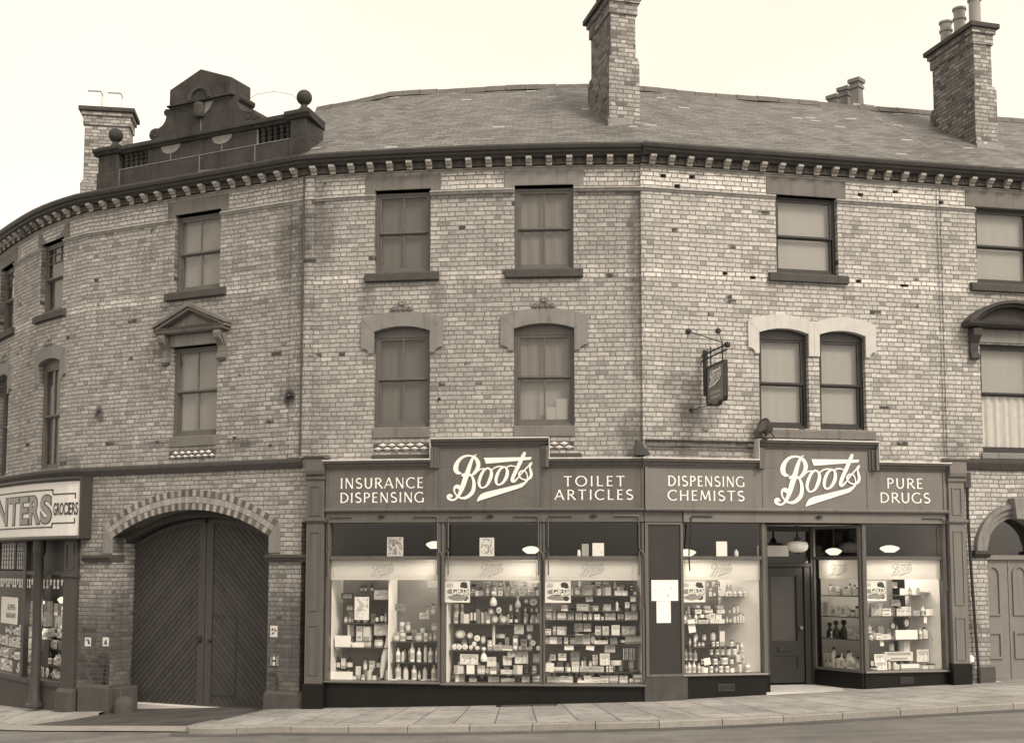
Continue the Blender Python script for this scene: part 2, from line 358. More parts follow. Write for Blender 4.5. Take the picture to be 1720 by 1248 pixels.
class MB:
    """collects faces in (s, d, z) along the building line (bend) or in plain xyz, and links them as ONE mesh object"""
    def __init__(self, bend=True):
        self.v = []; self.f = []; self.uv = []; self.mi = []; self.bend = bend; self.cur = 0
    def face(self, pts, uv=None):
        i = len(self.v)
        if uv is None:
            rg = [max(p[k] for p in pts) - min(p[k] for p in pts) for k in range(3)]
            k = rg.index(min(rg))
            if k == 1: uv = [(p[0], p[2]) for p in pts]
            elif k == 0: uv = [(p[1] + .11, p[2]) for p in pts]
            else: uv = [(p[0], p[1]) for p in pts]
        self.v += [PT(*p) if self.bend else tuple(p) for p in pts]
        self.f.append(list(range(i, i + len(pts)))); self.uv += list(uv); self.mi.append(self.cur)
    def box(self, s0, s1, d0, d1, z0, z1, step=.5):
        ss = splits(s0, s1, step) if self.bend else [s0, s1]
        for a, b in zip(ss, ss[1:]):
            self.face([(a, d1, z0), (b, d1, z0), (b, d1, z1), (a, d1, z1)])
            self.face([(b, d0, z0), (a, d0, z0), (a, d0, z1), (b, d0, z1)])
            self.face([(a, d0, z1), (a, d1, z1), (b, d1, z1), (b, d0, z1)])
            self.face([(a, d1, z0), (a, d0, z0), (b, d0, z0), (b, d1, z0)])
        self.face([(s0, d0, z0), (s0, d1, z0), (s0, d1, z1), (s0, d0, z1)])
        self.face([(s1, d1, z0), (s1, d0, z0), (s1, d0, z1), (s1, d1, z1)])
    def prism(self, poly, d0, d1, back=True):
        """poly: (s, z) outline"""
        self.face([(p[0], d1, p[1]) for p in poly], [tuple(p) for p in poly])
        if back: self.face([(p[0], d0, p[1]) for p in reversed(poly)], [tuple(p) for p in reversed(poly)])
        n = len(poly)
        for i in range(n):
            p, q = poly[i], poly[(i + 1) % n]
            self.face([(p[0], d0, p[1]), (q[0], d0, q[1]), (q[0], d1, q[1]), (p[0], d1, p[1])],
                      [(p[0] + d0, p[1]), (q[0] + d0, q[1]), (q[0] + d1, q[1]), (p[0] + d1, p[1])])
    def sweep(self, prof, s0, s1, step=.5):
        """prof: closed (d, z) outline, swept along the line"""
        ss = splits(s0, s1, step); n = len(prof)
        L = [0]
        for i in range(n):
            p, q = prof[i], prof[(i + 1) % n]; L.append(L[-1] + math.hypot(q[0] - p[0], q[1] - p[1]))
        for a, b in zip(ss, ss[1:]):
            for i in range(n):
                p, q = prof[i], prof[(i + 1) % n]
                self.face([(a, p[0], p[1]), (b, p[0], p[1]), (b, q[0], q[1]), (a, q[0], q[1])], [(a, L[i]), (b, L[i]), (b, L[i+1]), (a, L[i+1])])
        self.face([(s0, p[0], p[1]) for p in prof], [(p[0], p[1]) for p in prof]); self.face([(s1, p[0], p[1]) for p in reversed(prof)], [(p[0], p[1]) for p in reversed(prof)])
    def lathe(self, c, prof, n=16, axis=None, up=None):
        """prof: (r, h) along an axis from world point c"""
        ax = Vector(axis).normalized() if axis is not None else Vector((0, 0, 1))
        t = Vector((1, 0, 0)) if abs(ax.x) < .9 else Vector((0, 1, 0))
        e1 = ax.cross(t).normalized(); e2 = ax.cross(e1); c = Vector(c); bend, self.bend = self.bend, False
        ring = lambda r, h: [c + ax * h + (e1 * math.cos(2 * math.pi * k / n) + e2 * math.sin(2 * math.pi * k / n)) * r for k in range(n)]
        R = [ring(r, h) for r, h in prof]; ac = 0
        for i in range(len(R) - 1):
            q = math.hypot(prof[i+1][0] - prof[i][0], prof[i+1][1] - prof[i][1])
            for k in range(n):
                k2 = (k + 1) % n
                self.face([R[i][k], R[i][k2], R[i+1][k2], R[i+1][k]], [(k / n, ac), ((k + 1) / n, ac), ((k + 1) / n, ac + q), (k / n, ac + q)])
            ac += q
        for j in (0, -1):
            if prof[j][0] > 1e-4: self.face(R[j] if j else R[j][::-1], [(p.x, p.y) for p in R[j]])
        self.bend = bend
    def tube(self, pts, r, n=8):
        """round bar through world points"""
        bend, self.bend = self.bend, False; P = [Vector(p) for p in pts]; rings = []
        for i, p in enumerate(P):
            d = (P[min(i + 1, len(P) - 1)] - P[max(i - 1, 0)]).normalized()
            t = Vector((0, 0, 1)) if abs(d.z) < .9 else Vector((1, 0, 0))
            e1 = d.cross(t).normalized(); e2 = d.cross(e1)
            rr = r[i] if isinstance(r, (list, tuple)) else r
            rings.append([p + (e1 * math.cos(2 * math.pi * k / n) + e2 * math.sin(2 * math.pi * k / n)) * rr for k in range(n)])
        for i in range(len(P) - 1):
            for k in range(n):
                k2 = (k + 1) % n; self.face([rings[i][k], rings[i][k2], rings[i+1][k2], rings[i+1][k]], [(0, 0), (1, 0), (1, 1), (0, 1)])
        self.face(rings[0][::-1], [(0, 0)] * n); self.face(rings[-1], [(0, 0)] * n); self.bend = bend
    def slab(self, p, q, z0, z1, th, z0b=None, z1b=None):
        """upright panel between two plan points (s, d); thickness th to the left of p->q seen from above"""
        bend, self.bend = self.bend, False
        a = Vector(PT(p[0], p[1], 0)); b = Vector(PT(q[0], q[1], 0)); d = (b - a).normalized(); n = Vector((-d.y, d.x, 0)) * th
        L = (b - a).length; Z = lambda v, z: Vector((v.x, v.y, z))
        lo, hi = (z0, z0 if z0b is None else z0b), (z1, z1 if z1b is None else z1b)
        A0, B0, A1, B1 = Z(a, lo[0]), Z(b, lo[1]), Z(a, hi[0]), Z(b, hi[1])
        for Q, uv in (([A0, B0, B1, A1], [(0, lo[0]), (L, lo[1]), (L, hi[1]), (0, hi[0])]), ([B0 + n, A0 + n, A1 + n, B1 + n], [(L, lo[1]), (0, lo[0]), (0, hi[0]), (L, hi[1])]),
                      ([A1, B1, B1 + n, A1 + n], [(0, 0), (L, 0), (L, th), (0, th)]), ([B0, A0, A0 + n, B0 + n], [(L, 0), (0, 0), (0, th), (L, th)]),
                      ([A0, A1, A1 + n, A0 + n], [(0, lo[0]), (0, hi[0]), (th, hi[0]), (th, lo[0])]), ([B1, B0, B0 + n, B1 + n], [(0, hi[1]), (0, lo[1]), (th, lo[1]), (th, hi[1])])):
            self.face(Q, uv)
        self.bend = bend
    def build(self, name, mats, parent=None, bevel=0., smooth=False, origin=None):
        me = bpy.data.meshes.new(name); o = bpy.data.objects.new(name, me); COL.objects.link(o)
        off = Vector(origin) if origin is not None else (parent['_at'] if parent is not None and '_at' in parent else Vector((0, 0, 0)))
        off = Vector(off)
        me.from_pydata([tuple(Vector(p) - off) for p in self.v], [], self.f)
        ul = me.uv_layers.new(name='UVMap')
        flat = [c for u in self.uv for c in u]; ul.data.foreach_set('uv', flat)
        for m_ in (mats if isinstance(mats, (list, tuple)) else [mats]): me.materials.append(M[m_] if isinstance(m_, str) else m_)
        me.polygons.foreach_set('material_index', self.mi)
        b = bmesh.new(); b.from_mesh(me); bmesh.ops.remove_doubles(b, verts=b.verts, dist=2e-5)
        bmesh.ops.recalc_face_normals(b, faces=b.faces)
        if smooth:
            for f_ in b.faces: f_.smooth = True
        b.to_mesh(me); b.free()
        if smooth: me.set_sharp_from_angle(angle=math.radians(40))
        if bevel:
            mo = o.modifiers.new('bevel', 'BEVEL'); mo.width = bevel; mo.segments = 1; mo.limit_method = 'ANGLE'; mo.angle_limit = math.radians(40)
        if parent is not None:
            o.parent = parent; o['_at'] = tuple(off)
        else:
            o.location = off; o['_at'] = tuple(off)
        return o

def tag(o, label=None, cat=None, group=None, kind=None):
    if label: o['label'] = label
    if cat: o['category'] = cat
    if group: o['group'] = group
    if kind: o['kind'] = kind
    return o
def thing(name, label, cat, at, group=None):
    o = bpy.data.objects.new(name, None); COL.objects.link(o); o.location = at; o['_at'] = tuple(at); o.empty_display_size = .3
    return tag(o, label, cat, group)

def arc_pts(a, b, spring, crown, n=14):
    """segmental arch from (a, spring) over (mid, crown) to (b, spring)"""
    w, h = (b - a) / 2, crown - spring; R = (w * w + h * h) / (2 * h); c = (a + b) / 2
    return [(a + (b - a) * i / n, spring + math.sqrt(max(0, R * R - (a + (b - a) * i / n - c) ** 2)) - (R - h)) for i in range(n + 1)]

def wall(mb, s0, s1, z0, z1, D, holes, th=.3):
    """brick wall of thickness th with openings (a, b, sill, spring, crown or None)"""
    ss = set(splits(s0, s1, .5)); zz = {z0, z1}
    for h in holes:
        ss |= {h[0], h[1]}; zz |= {max(z0, h[2]), h[4] or h[3]}
    ss = sorted(ss); zz = sorted(z for z in zz if z0 <= z <= z1)
    back = D - th
    ss = [x for i, x in enumerate(ss) if i == 0 or x - ss[i-1] > 1e-4]
    inside = lambda s, z: any(h[0] < s < h[1] and h[2] < z < (h[4] or h[3]) for h in holes)
    for a, b in zip(ss, ss[1:]):
        for c, e in zip(zz, zz[1:]):
            if inside((a + b) / 2, (c + e) / 2): continue
            mb.face([(a, D, c), (b, D, c), (b, D, e), (a, D, e)]); mb.face([(b, back, c), (a, back, c), (a, back, e), (b, back, e)])
    for (a, b, c, e, cr) in holes:
        top = e
        sub = [x for x in ss if a - 1e-6 <= x <= b + 1e-6]
        mb.face([(a, D, c), (a, back, c), (a, back, top), (a, D, top)]); mb.face([(b, back, c), (b, D, c), (b, D, top), (b, back, top)])
        if c > z0:
            for x, y in zip(sub, sub[1:]): mb.face([(x, D, c), (y, D, c), (y, back, c), (x, back, c)])
        if cr is None:
            for x, y in zip(sub, sub[1:]): mb.face([(x, back, top), (y, back, top), (y, D, top), (x, D, top)])
        else:
            P = arc_pts(a, b, e, cr)
            for (x, zx), (y, zy) in zip(P, P[1:]):
                mb.face([(x, D, zx), (y, D, zy), (y, D, cr), (x, D, cr)], [(x, zx), (y, zy), (y, cr), (x, cr)])
                mb.face([(y, back, zy), (x, back, zx), (x, back, cr), (y, back, cr)], [(y, zy), (x, zx), (x, cr), (y, cr)])
                mb.face([(x, back, zx), (y, back, zy), (y, D, zy), (x, D, zx)], [(x, 0), (y, 0), (y, th), (x, th)])
    mb.face([(s0, back, z0), (s0, D, z0), (s0, D, z1), (s0, back, z1)]); mb.face([(s1, D, z0), (s1, back, z0), (s1, back, z1), (s1, D, z1)])
    for x, y in zip(ss, ss[1:]): mb.face([(x, back, z0), (y, back, z0), (y, D, z0), (x, D, z0)]) if not inside((x + y) / 2, z0 + 1e-3) else None

def window(parent, a, b, z0, top, crown=None, D=0., paint='sash', blind='blind_mid', cross=True, small=False, drop=None, meet=None, curtain=None, head=.05, lining='dark_room'):
    """sash window in an opening: frame (the part), with panes and blind as its sub-parts"""
    g = MB(); w = .055; dj = D - .10
    full = crown or top
    zm = meet if meet else z0 + (top - z0) * .50
    g.box(a, a + w, dj - .1, dj, z0, top); g.box(b - w, b, dj - .1, dj, z0, top)             # box frame
    if crown:
        A = arc_pts(a, b, top, crown, 10); g.prism([(x, z) for x, z in A] + [(b, top - head - .05), (a, top - head - .05)], dj - .1, dj + .002)
        zt = top - head - .05
    else:
        g.box(a + w, b - w, dj - .1, dj, top - head, top); zt = top - head
    g.box(a + w, b - w, dj - .1, dj + .012, z0, z0 + .055)
    st = .042; du, dl = dj - .012, dj - .045                                                       # upper sash stands forward of the lower
    for (p, q, r, t) in ((zm, zt, du, 1), (z0 + .055, zm + .02, dl, 0)):
        g.box(a + w, a + w + st, r - .04, r, p, q); g.box(b - w - st, b - w, r - .04, r, p, q)
        g.box(a + w + st, b - w - st, r - .04, r, q - st, q); g.box(a + w + st, b - w - st, r - .04, r + (.006 if t else 0), p, p + (st if t else .07))
    m = (a + b) / 2
    if cross:
        g.box(m - .016, m + .016, du - .035, du - .002, zm + st, zt - st); g.box(m - .016, m + .016, dl - .035, dl - .002, z0 + .12, zm - .02)
    if small:
        for k in (1, 2):
            zk = zm + (zt - zm) * (.5 + .25 * (k - 1)); g.box(a + w + st, b - w - st, du - .03, du - .004, zk - .01, zk + .01)
        for k in (1, 2):
            sk_ = a + w + (b - a - 2 * w) * k / 3; g.box(sk_ - .01, sk_ + .01, du - .03, du - .006, zm + (zt - zm) * .5, zt - st)
    f = g.build('window', paint, parent, bevel=.005)
    p = MB(); p.face([(a + w + .01, du - .02, zm + .01), (b - w - .01, du - .02, zm + .01), (b - w - .01, du - .02, zt - .01), (a + w + .01, du - .02, zt - .01)])
    p.build('pane', 'glass', f)
    p = MB(); p.face([(a + w + .01, dl - .02, z0 + .07), (b - w - .01, dl - .02, z0 + .07), (b - w - .01, dl - .02, zm + .01), (a + w + .01, dl - .02, zm + .01)])
    p.build('pane', 'glass', f)
    q = MB(); zb = z0 + .06 if drop is None else drop
    n = 10
    for i in range(n):                                                                             # gently rippled cloth
        x, y = a + .004 + (b - a - .008) * i / n, a + .004 + (b - a - .008) * (i + 1) / n
        rp = (.006 if blind != 'net' else .02); k0, k1 = rp * (i % 2), rp * ((i + 1) % 2)
        q.face([(x, D - .235 + k0, zb), (y, D - .235 + k1, zb), (y, D - .235 + k1, full), (x, D - .235 + k0, full)])
    q.build('blind', blind, f)
    if curtain:
        q = MB(); n = 24
        for i in range(n):
            x, y = a + w + (b - a - 2 * w) * i / n, a + w + (b - a - 2 * w) * (i + 1) / n
            k0, k1 = .025 * math.sin(i * 1.7), .025 * math.sin((i + 1) * 1.7)
            q.face([(x, D - .20 + k0, z0 + .1), (y, D - .20 + k1, z0 + .1), (y, D - .20 + k1, curtain), (x, D - .20 + k0, curtain)])
        q.build('curtain', 'lace', f)
    q = MB(); q.box(a - .05, b + .05, D - .34, D - .305, z0 - .05, full + .05); q.build('dark_backing', lining, f)  # flat panel added behind the sashes to seal out light
    return f

def stone_box(parent, name, mat, s0, s1, d0, d1, z0, z1, bevel=.012):
    g = MB(); g.box(s0, s1, d0, d1, z0, z1); return g.build(name, mat, parent, bevel=bevel)
def sill(parent, a, b, D=0., z=7.66, mat='stone_sill', over=.165, h=.155, out=.09):
    g = MB(); g.sweep([(D - .12, z - h), (D + out, z - h), (D + out, z - .03), (D + out - .02, z), (D - .12, z + .012)], a - over, b + over, .4); return g.build('sill', mat, parent, bevel=.008)
def lintel(parent, a, b, D=0., mat='stone_lintel', z0=9.105, z1=9.445, over=.185, notch=.075):
    """square shouldered lintel, its soffit cut up between the shoulders"""
    g = MB(); d = D + .012
    P = [(a - over, z0), (a - .001, z0), (a - .001, z0 + notch), (b + .001, z0 + notch), (b + .001, z0), (b + over, z0), (b + over, z1), (a - over, z1)]
    g.prism(P, D - .28, d); return g.build('lintel', mat, parent, bevel=.008)
def hoodmould(parent, a, b, D=0., spring=6.60, crown=6.69, mat='stone_mid', orn=True, wl=.235, wr=.235, shoulder=6.83, top=6.96, ear=6.21, name='arched_head'):
    """segmental arched stone head; the ears hang down beside the window and are cut back in a quarter curve (plain where two heads meet)"""
    g = MB(); d = D + .045; c = (a + b) / 2
    inner = arc_pts(a, b, spring, crown, 12); outer = arc_pts(a - wl, b + wr, shoulder, top, 12)
    ring = inner + outer[::-1]
    for i in range(12):
        (x0, z0), (x1, z1) = inner[i], inner[i+1]; (X0, Z0), (X1, Z1) = outer[i], outer[i+1]
        for k in (0, 1):
            q = [(x0, d, z0), (x1, d, z1), (X1, d, Z1), (X0, d, Z0)] if k == 0 else [(X0, D - .1, Z0), (X1, D - .1, Z1), (x1, D - .1, z1), (x0, D - .1, z0)]
            g.face(q)
        g.face([(x0, D - .1, z0), (x1, D - .1, z1), (x1, d, z1), (x0, d, z0)]); g.face([(X0, d, Z0), (X1, d, Z1), (X1, D - .1, Z1), (X0, D - .1, Z0)])
    for sgn, e, w in ((-1, a, wl), (1, b, wr)):
        if w < .15: E = [(e, spring - .002), (e, ear - .02), (e + sgn * (w - .002), ear - .02), (e + sgn * (w - .002), shoulder)]
        else: E = [(e, spring - .002), (e, ear), (e + sgn * w * .38, ear)] + [(e + sgn * w * (1 - .62 * math.cos(t * math.pi / 10)), ear + .10 * math.sin(t * math.pi / 10)) for t in range(1, 6)] + [(e + sgn * w, shoulder - .002)]
        g.prism(E if sgn > 0 else E[::-1], D - .1, d - .003)
    o = g.build(name, mat, parent)
    if orn:
        g = MB(); zc = top + .02; nn = (*normal(c), 0)
        for k in (-1.5, -.5, .5, 1.5): g.lathe(PT(c + k * .10, D + .02, zc + .015), [(.05, 0), (.05, .03), (.036, .048), (.03, .03), (.012, .05)], 10, nn)
        g.lathe(PT(c, D + .02, zc + .125), [(.055, 0), (.055, .035), (.036, .055), (.012, .045)], 10, nn)
        g.prism([(c - .215, zc - .04), (c + .215, zc - .04), (c + .215, zc + .03), (c + .12, zc + .07), (c + .06, zc + .175), (c - .06, zc + .175), (c - .12, zc + .07), (c - .215, zc + .03)], D - .05, D + .022)
        g.build('carved_crest', mat, o)
    return o
def tile_strip(parent, a, b, z0, z1, D=.012):
    """diaper of small raised pyramids"""
    g = MB(); n = max(2, int(round((b - a) / .165))); w = (b - a) / n
    g.cur = 1; g.box(a, b, D - .12, D, z0, z1); g.cur = 0
    for r in range(2):
        h = (z1 - z0) / 2
        for k in range(-1 * r, n):
            c = a + w * (k + .5 + .5 * r); zc = z0 + h * (r + .5)
            if c - w / 2 < a - 1e-3 or c + w / 2 > b + 1e-3: continue
            Q = [(c - w / 2, zc), (c, zc - h / 2), (c + w / 2, zc), (c, zc + h / 2)]
            for i in range(4):
                p, q = Q[i], Q[(i + 1) % 4]; g.face([(p[0], D + .002, p[1]), (q[0], D + .002, q[1]), (c, D + .05, zc)])
    return g.build('tile_panel', ['tile', 'frieze_dark'], parent)

def eaves(parent, s0, s1, D=0., tail=True):
    """gutter, brackets, dentil course and the two moulded brick strings of one building"""
    g = MB(); g.sweep([(D + .02, 9.645), (D + .16, 9.645), (D + .20, 9.69), (D + .24, 9.70), (D + .25, 9.735), (D + .31, 9.75), (D + .33, 9.80), (D + .33, 9.83), (D + .30, 9.83), (D + .27, 9.79), (D + .02, 9.79)], s0, s1, .4)
    g.build('gutter', 'gutter', parent)
    g = MB(); g.sweep([(D - .1, 9.53), (D + .10, 9.53), (D + .10, 9.645), (D - .1, 9.645)], s0, s1, .4)
    n = int((s1 - s0) / .118)
    for k in range(n):
        c = s0 + (k + .5) * (s1 - s0) / n
        for (p, q) in (((c - .05, 9.535), (c, 9.625)), ((c, 9.625), (c + .05, 9.535))): pass
        P = [(c - .045, 9.63), (c + .045, 9.63), (c, 9.55)]
        g.face([(P[0][0], D + .103, P[0][1]), (P[1][0], D + .103, P[1][1]), (c, D + .145, 9.60)]); g.face([(P[1][0], D + .103, P[1][1]), (P[2][0], D + .103, P[2][1]), (c, D + .145, 9.60)]); g.face([(P[2][0], D + .103, P[2][1]), (P[0][0], D + .103, P[0][1]), (c, D + .145, 9.60)])
    g.build('dentil_course', 'frieze_dark', parent)
    n = max(1, int(round((s1 - s0) / .355)))
    for k in range(n):
        c = s0 + (k + .5) * (s1 - s0) / n; g = MB()
        g.sweep([(D + .1, 9.50), (D + .13, 9.50), (D + .13, 9.555), (D + .185, 9.555), (D + .19, 9.575), (D + .235, 9.60), (D + .235, 9.643), (D + .1, 9.643)], c - .052, c + .052, 1)
        g.build('eaves_bracket', 'bracket', parent, bevel=.006)
    for z, h in ((9.485, .03), (9.075, .032)):
        for q0, q1 in (clear_spans(s0, s1, parent) if z < 9.3 else [(s0, s1)]):
            g = MB(); g.sweep([(D - .02, z - h), (D + .018, z - h), (D + .036, z - .008), (D + .02, z), (D + .048, z + .008), (D + .048, z + h), (D - .02, z + h)], q0, q1, .4); g.build('string_course', 'moulded', parent)
HOLES = {}
def clear_spans(s0, s1, parent):
    cut = sorted((h[0] - .001, h[1] + .001) for h in HOLES.get(parent.name, []) if h[2] < 9.02 < (h[4] or h[3]) + .15)
    out = []; x = s0
    for a, b in cut:
        if a > x: out.append((x, a))
        x = b
    if x < s1: out.append((x, s1))
    return out

def chimney(parent, c, w, depth, zb, ztop, rot=None, mat='brick_stack', side='brick_stackshade', pots=(), ledge=None, cap=True, front=None):
    """brick stack as one part: shaft with a set-off, corbelled top; pots are sub-parts. c = (s, d) of the front centre"""
    s, d = c; o = Vector(PT(s, d, 0)); nx, ny = normal(s) if rot is None else rot
    N = Vector((nx, ny, 0)).normalized(); T = Vector((-N.y, N.x, 0))
    g = MB(False)
    def blk(hw, back, fr, z0, z1, ov=0):
        C = [o + T * (x * (hw + ov)) + N * y for x, y in ((-1, fr + ov), (1, fr + ov), (1, -back - ov), (-1, -back - ov))]
        L = 0
        for i in range(4):
            p, q = C[i], C[(i + 1) % 4]; l = (q - p).length; g.cur = 1 if i == 3 else 0  # left face takes the darker brick: its shaded side is painted
            g.face([(p.x, p.y, z0), (q.x, q.y, z0), (q.x, q.y, z1), (p.x, p.y, z1)], [(L, z0), (L + l, z0), (L + l, z1), (L, z1)]); L += l
        g.cur = 0
        for z in (z0, z1): g.face([(p.x, p.y, z) for p in C], [(p.x, p.y) for p in C])
    zl = ledge if ledge else zb
    if ledge:
        blk(w / 2, depth, 0, zb, zl - .07); blk(w / 2 - .02, depth - .02, -.02, zl - .07, zl)
    blk(w / 2 - .055, depth - .055, -.055, zl, ztop - .42)
    if cap:
        blk(w / 2 - .055, depth - .055, -.055, ztop - .42, ztop - .20, .035); blk(w / 2 - .055, depth - .055, -.055, ztop - .20, ztop - .10, .075)
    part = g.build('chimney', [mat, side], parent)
    if cap:
        g = MB(False); blk(w / 2 - .055, depth - .055, -.055, ztop - .10, ztop, .135); g.build('chimney_cap', 'stone_dark', part, bevel=.01)
    for (tx, ny_, r, h, kind) in pots:
        p = o + T * tx - N * ny_
        g = MB(False)
        if kind == 'round': g.lathe((p.x, p.y, ztop), [(r * .92, -.02), (r * .92, h * .60), (r * 1.12, h * .62), (r * 1.12, h * .68), (r * .92, h * .7), (r * .96, h * .92), (r * 1.15, h * .94), (r * 1.15, h), (r * .8, h), (r * .75, h * .6), (0, h * .6)], 18); g.build('chimney_pot', 'pot', part, smooth=True)
        else:
            C = [p + T * (x * r) + N * (y * r) for x, y in ((-1, 1), (1, 1), (1, -1), (-1, -1))]
            for hw, z0, z1 in ((1, -.02, h * .94), (1.05, h * .94, h)):
                g.cur = 0 if hw == 1 else 1
                Q = [p + (c_ - p) * hw for c_ in C]
                for i in range(4): g.face([(Q[i].x, Q[i].y, ztop + z0), (Q[(i+1)%4].x, Q[(i+1)%4].y, ztop + z0), (Q[(i+1)%4].x, Q[(i+1)%4].y, ztop + z1), (Q[i].x, Q[i].y, ztop + z1)])
                for z in (z0, z1): g.face([(q.x, q.y, ztop + z) for q in Q])
            g.build('chimney_pot', ['pot_pale', 'stone_mid'], part)
    return part

# ---- lettering
def catmull(P, n=8):
    out = []
    for i in range(len(P) - 1):
        p0, p1, p2, p3 = P[max(0, i-1)], P[i], P[i+1], P[min(len(P)-1, i+2)]
        for k in range(n):
            t = k / n; out.append(tuple(.5 * (2*b + (c-a)*t + (2*a-5*b+4*c-d)*t*t + (3*b-a-3*c+d)*t**3) for a, b, c, d in zip(p0, p1, p2, p3)))
    out.append(tuple(P[-1])); return out
def ribbon(g, P, place, lift, smooth=True, roundends=True):
    """P: (x, y, width) centre line -> flat strip; place maps (x, y, lift) into the mesh's space"""
    Q = catmull(P) if smooth else P
    L, R = [], []
    for i, (x, y, w) in enumerate(Q):
        a, b = Q[max(0, i-1)], Q[min(len(Q)-1, i+1)]; dx, dy = b[0]-a[0], b[1]-a[1]; l = math.hypot(dx, dy) or 1
        nx, ny = -dy / l * w / 2, dx / l * w / 2; L.append((x + nx, y + ny)); R.append((x - nx, y - ny))
    n = len(Q)
    for i in range(n - 1):
        e = lift + .0006 * i / n; f = lift + .0006 * (i + 1) / n
        g.face([place(*L[i], e), place(*R[i], e), place(*R[i+1], f), place(*L[i+1], f)], [(0, 0)] * 4)
    if roundends:
        for (i, j) in ((0, 1), (n - 1, n - 2)):
            x, y, w = Q[i]; dx, dy = x - Q[j][0], y - Q[j][1]; l = math.hypot(dx, dy) or 1; dx, dy = dx / l, dy / l; e = lift + (.0006 if i else 0)
            pts = [(x + w / 2 * (dx * math.sin(t) - dy * math.cos(t)), y + w / 2 * (dy * math.sin(t) + dx * math.cos(t))) for t in [math.pi * k / 6 for k in range(7)]]
            g.face([place(*p, e) for p in pts], [(0, 0)] * 7)
# the chemist's flowing script, traced in a box 1720 x 1099 with y downwards
SCRIPT = [
 [(372,470,26),(325,462,58),(292,420,78),(292,360,80),(320,290,62),(380,225,46),(460,193,34),(540,196,30),(600,225,48),(640,280,62),(652,340,66),(635,400,60),(590,460,42),(540,512,30)],
 [(625,172,10),(595,190,20),(562,232,40),(520,330,60),(482,450,76),(442,560,82),(402,680,76),(362,780,58),(320,850,40),(272,893,30),(222,898,34),(180,872,52),(172,842,56),(200,826,52),(228,840,34)],
 [(545,512,30),(575,580,46),(584,670,58),(566,760,62),(520,820,60),(455,862,50),(390,870,36),(330,848,28),(285,800,24),(264,745,28),(278,695,44),(320,685,66),(362,712,60)],
 [(396,505,38),(430,500,60),(480,505,40),(512,500,44),(548,506,34)],
 [(545,508,26),(592,482,28),(640,440,24),(690,408,20),(745,402,22)],
 [(800,392,28),(742,430,40),(692,520,50),(664,620,48),(684,690,36),(728,706,24),(790,668,38),(838,580,56),(864,490,54),(850,420,38),(798,390,26)],
 [(870,420,20),(930,382,22),(1000,366,22),(1080,378,22)],
 [(1070,374,26),(1005,412,40),(956,500,50),(936,590,48),(952,645,36),(990,660,26),(1052,620,42),(1102,540,56),(1118,460,52),(1105,400,36),(1068,373,24)],
 [(1108,378,20),(1170,358,22),(1245,370,18)],
 [(1392,160,52),(1352,240,60),(1300,350,62),(1240,470,60),(1203,555,56),(1196,598,50),(1228,606,38),(1275,566,26),(1335,495,20),(1400,420,22),(1450,370,24),(1492,325,36)],
 [(1500,318,34),(1478,380,26),(1488,430,40),(1500,500,46),(1476,555,42),(1420,584,26),(1356,572,22),(1312,530,24),(1306,480,28),(1345,442,22),(1395,442,22),(1430,490,20),(1440,555,22),(1428,610,28)],
]
SCRIPT_BAR = [(740,226),(1508,220),(1490,262),(776,324)]
SCRIPT_UNDER = [(628,930),(652,862),(690,815),(755,782),(1300,655),(1390,618),(1440,572),(1448,590),(1405,652),(1352,700),(1280,726),(700,905)]
def script_logo(g, s0, z_top, w, d, place=None):
    """s0 = left edge of the box, z_top = its top, w = its width in metres"""
    k = w / 1720.
    pl = place or (lambda x, y, l: (s0 + x * k, d + l, z_top - y * k))
    for i, st in enumerate(SCRIPT): ribbon(g, st, pl, .0008 * i)
    g.face([pl(x, y, .0008 * 11.3) for x, y in SCRIPT_BAR], [(0, 0)] * 4)
    n = len(SCRIPT_UNDER); U = SCRIPT_UNDER; e = .0008 * 12.6
    for q in ((0, 1, 10, 11), (1, 2, 3, 10), (3, 4, 9, 10), (4, 5, 8, 9), (5, 6, 7, 8)): g.face([pl(*U[i], e) for i in q], [(0, 0)] * 4)
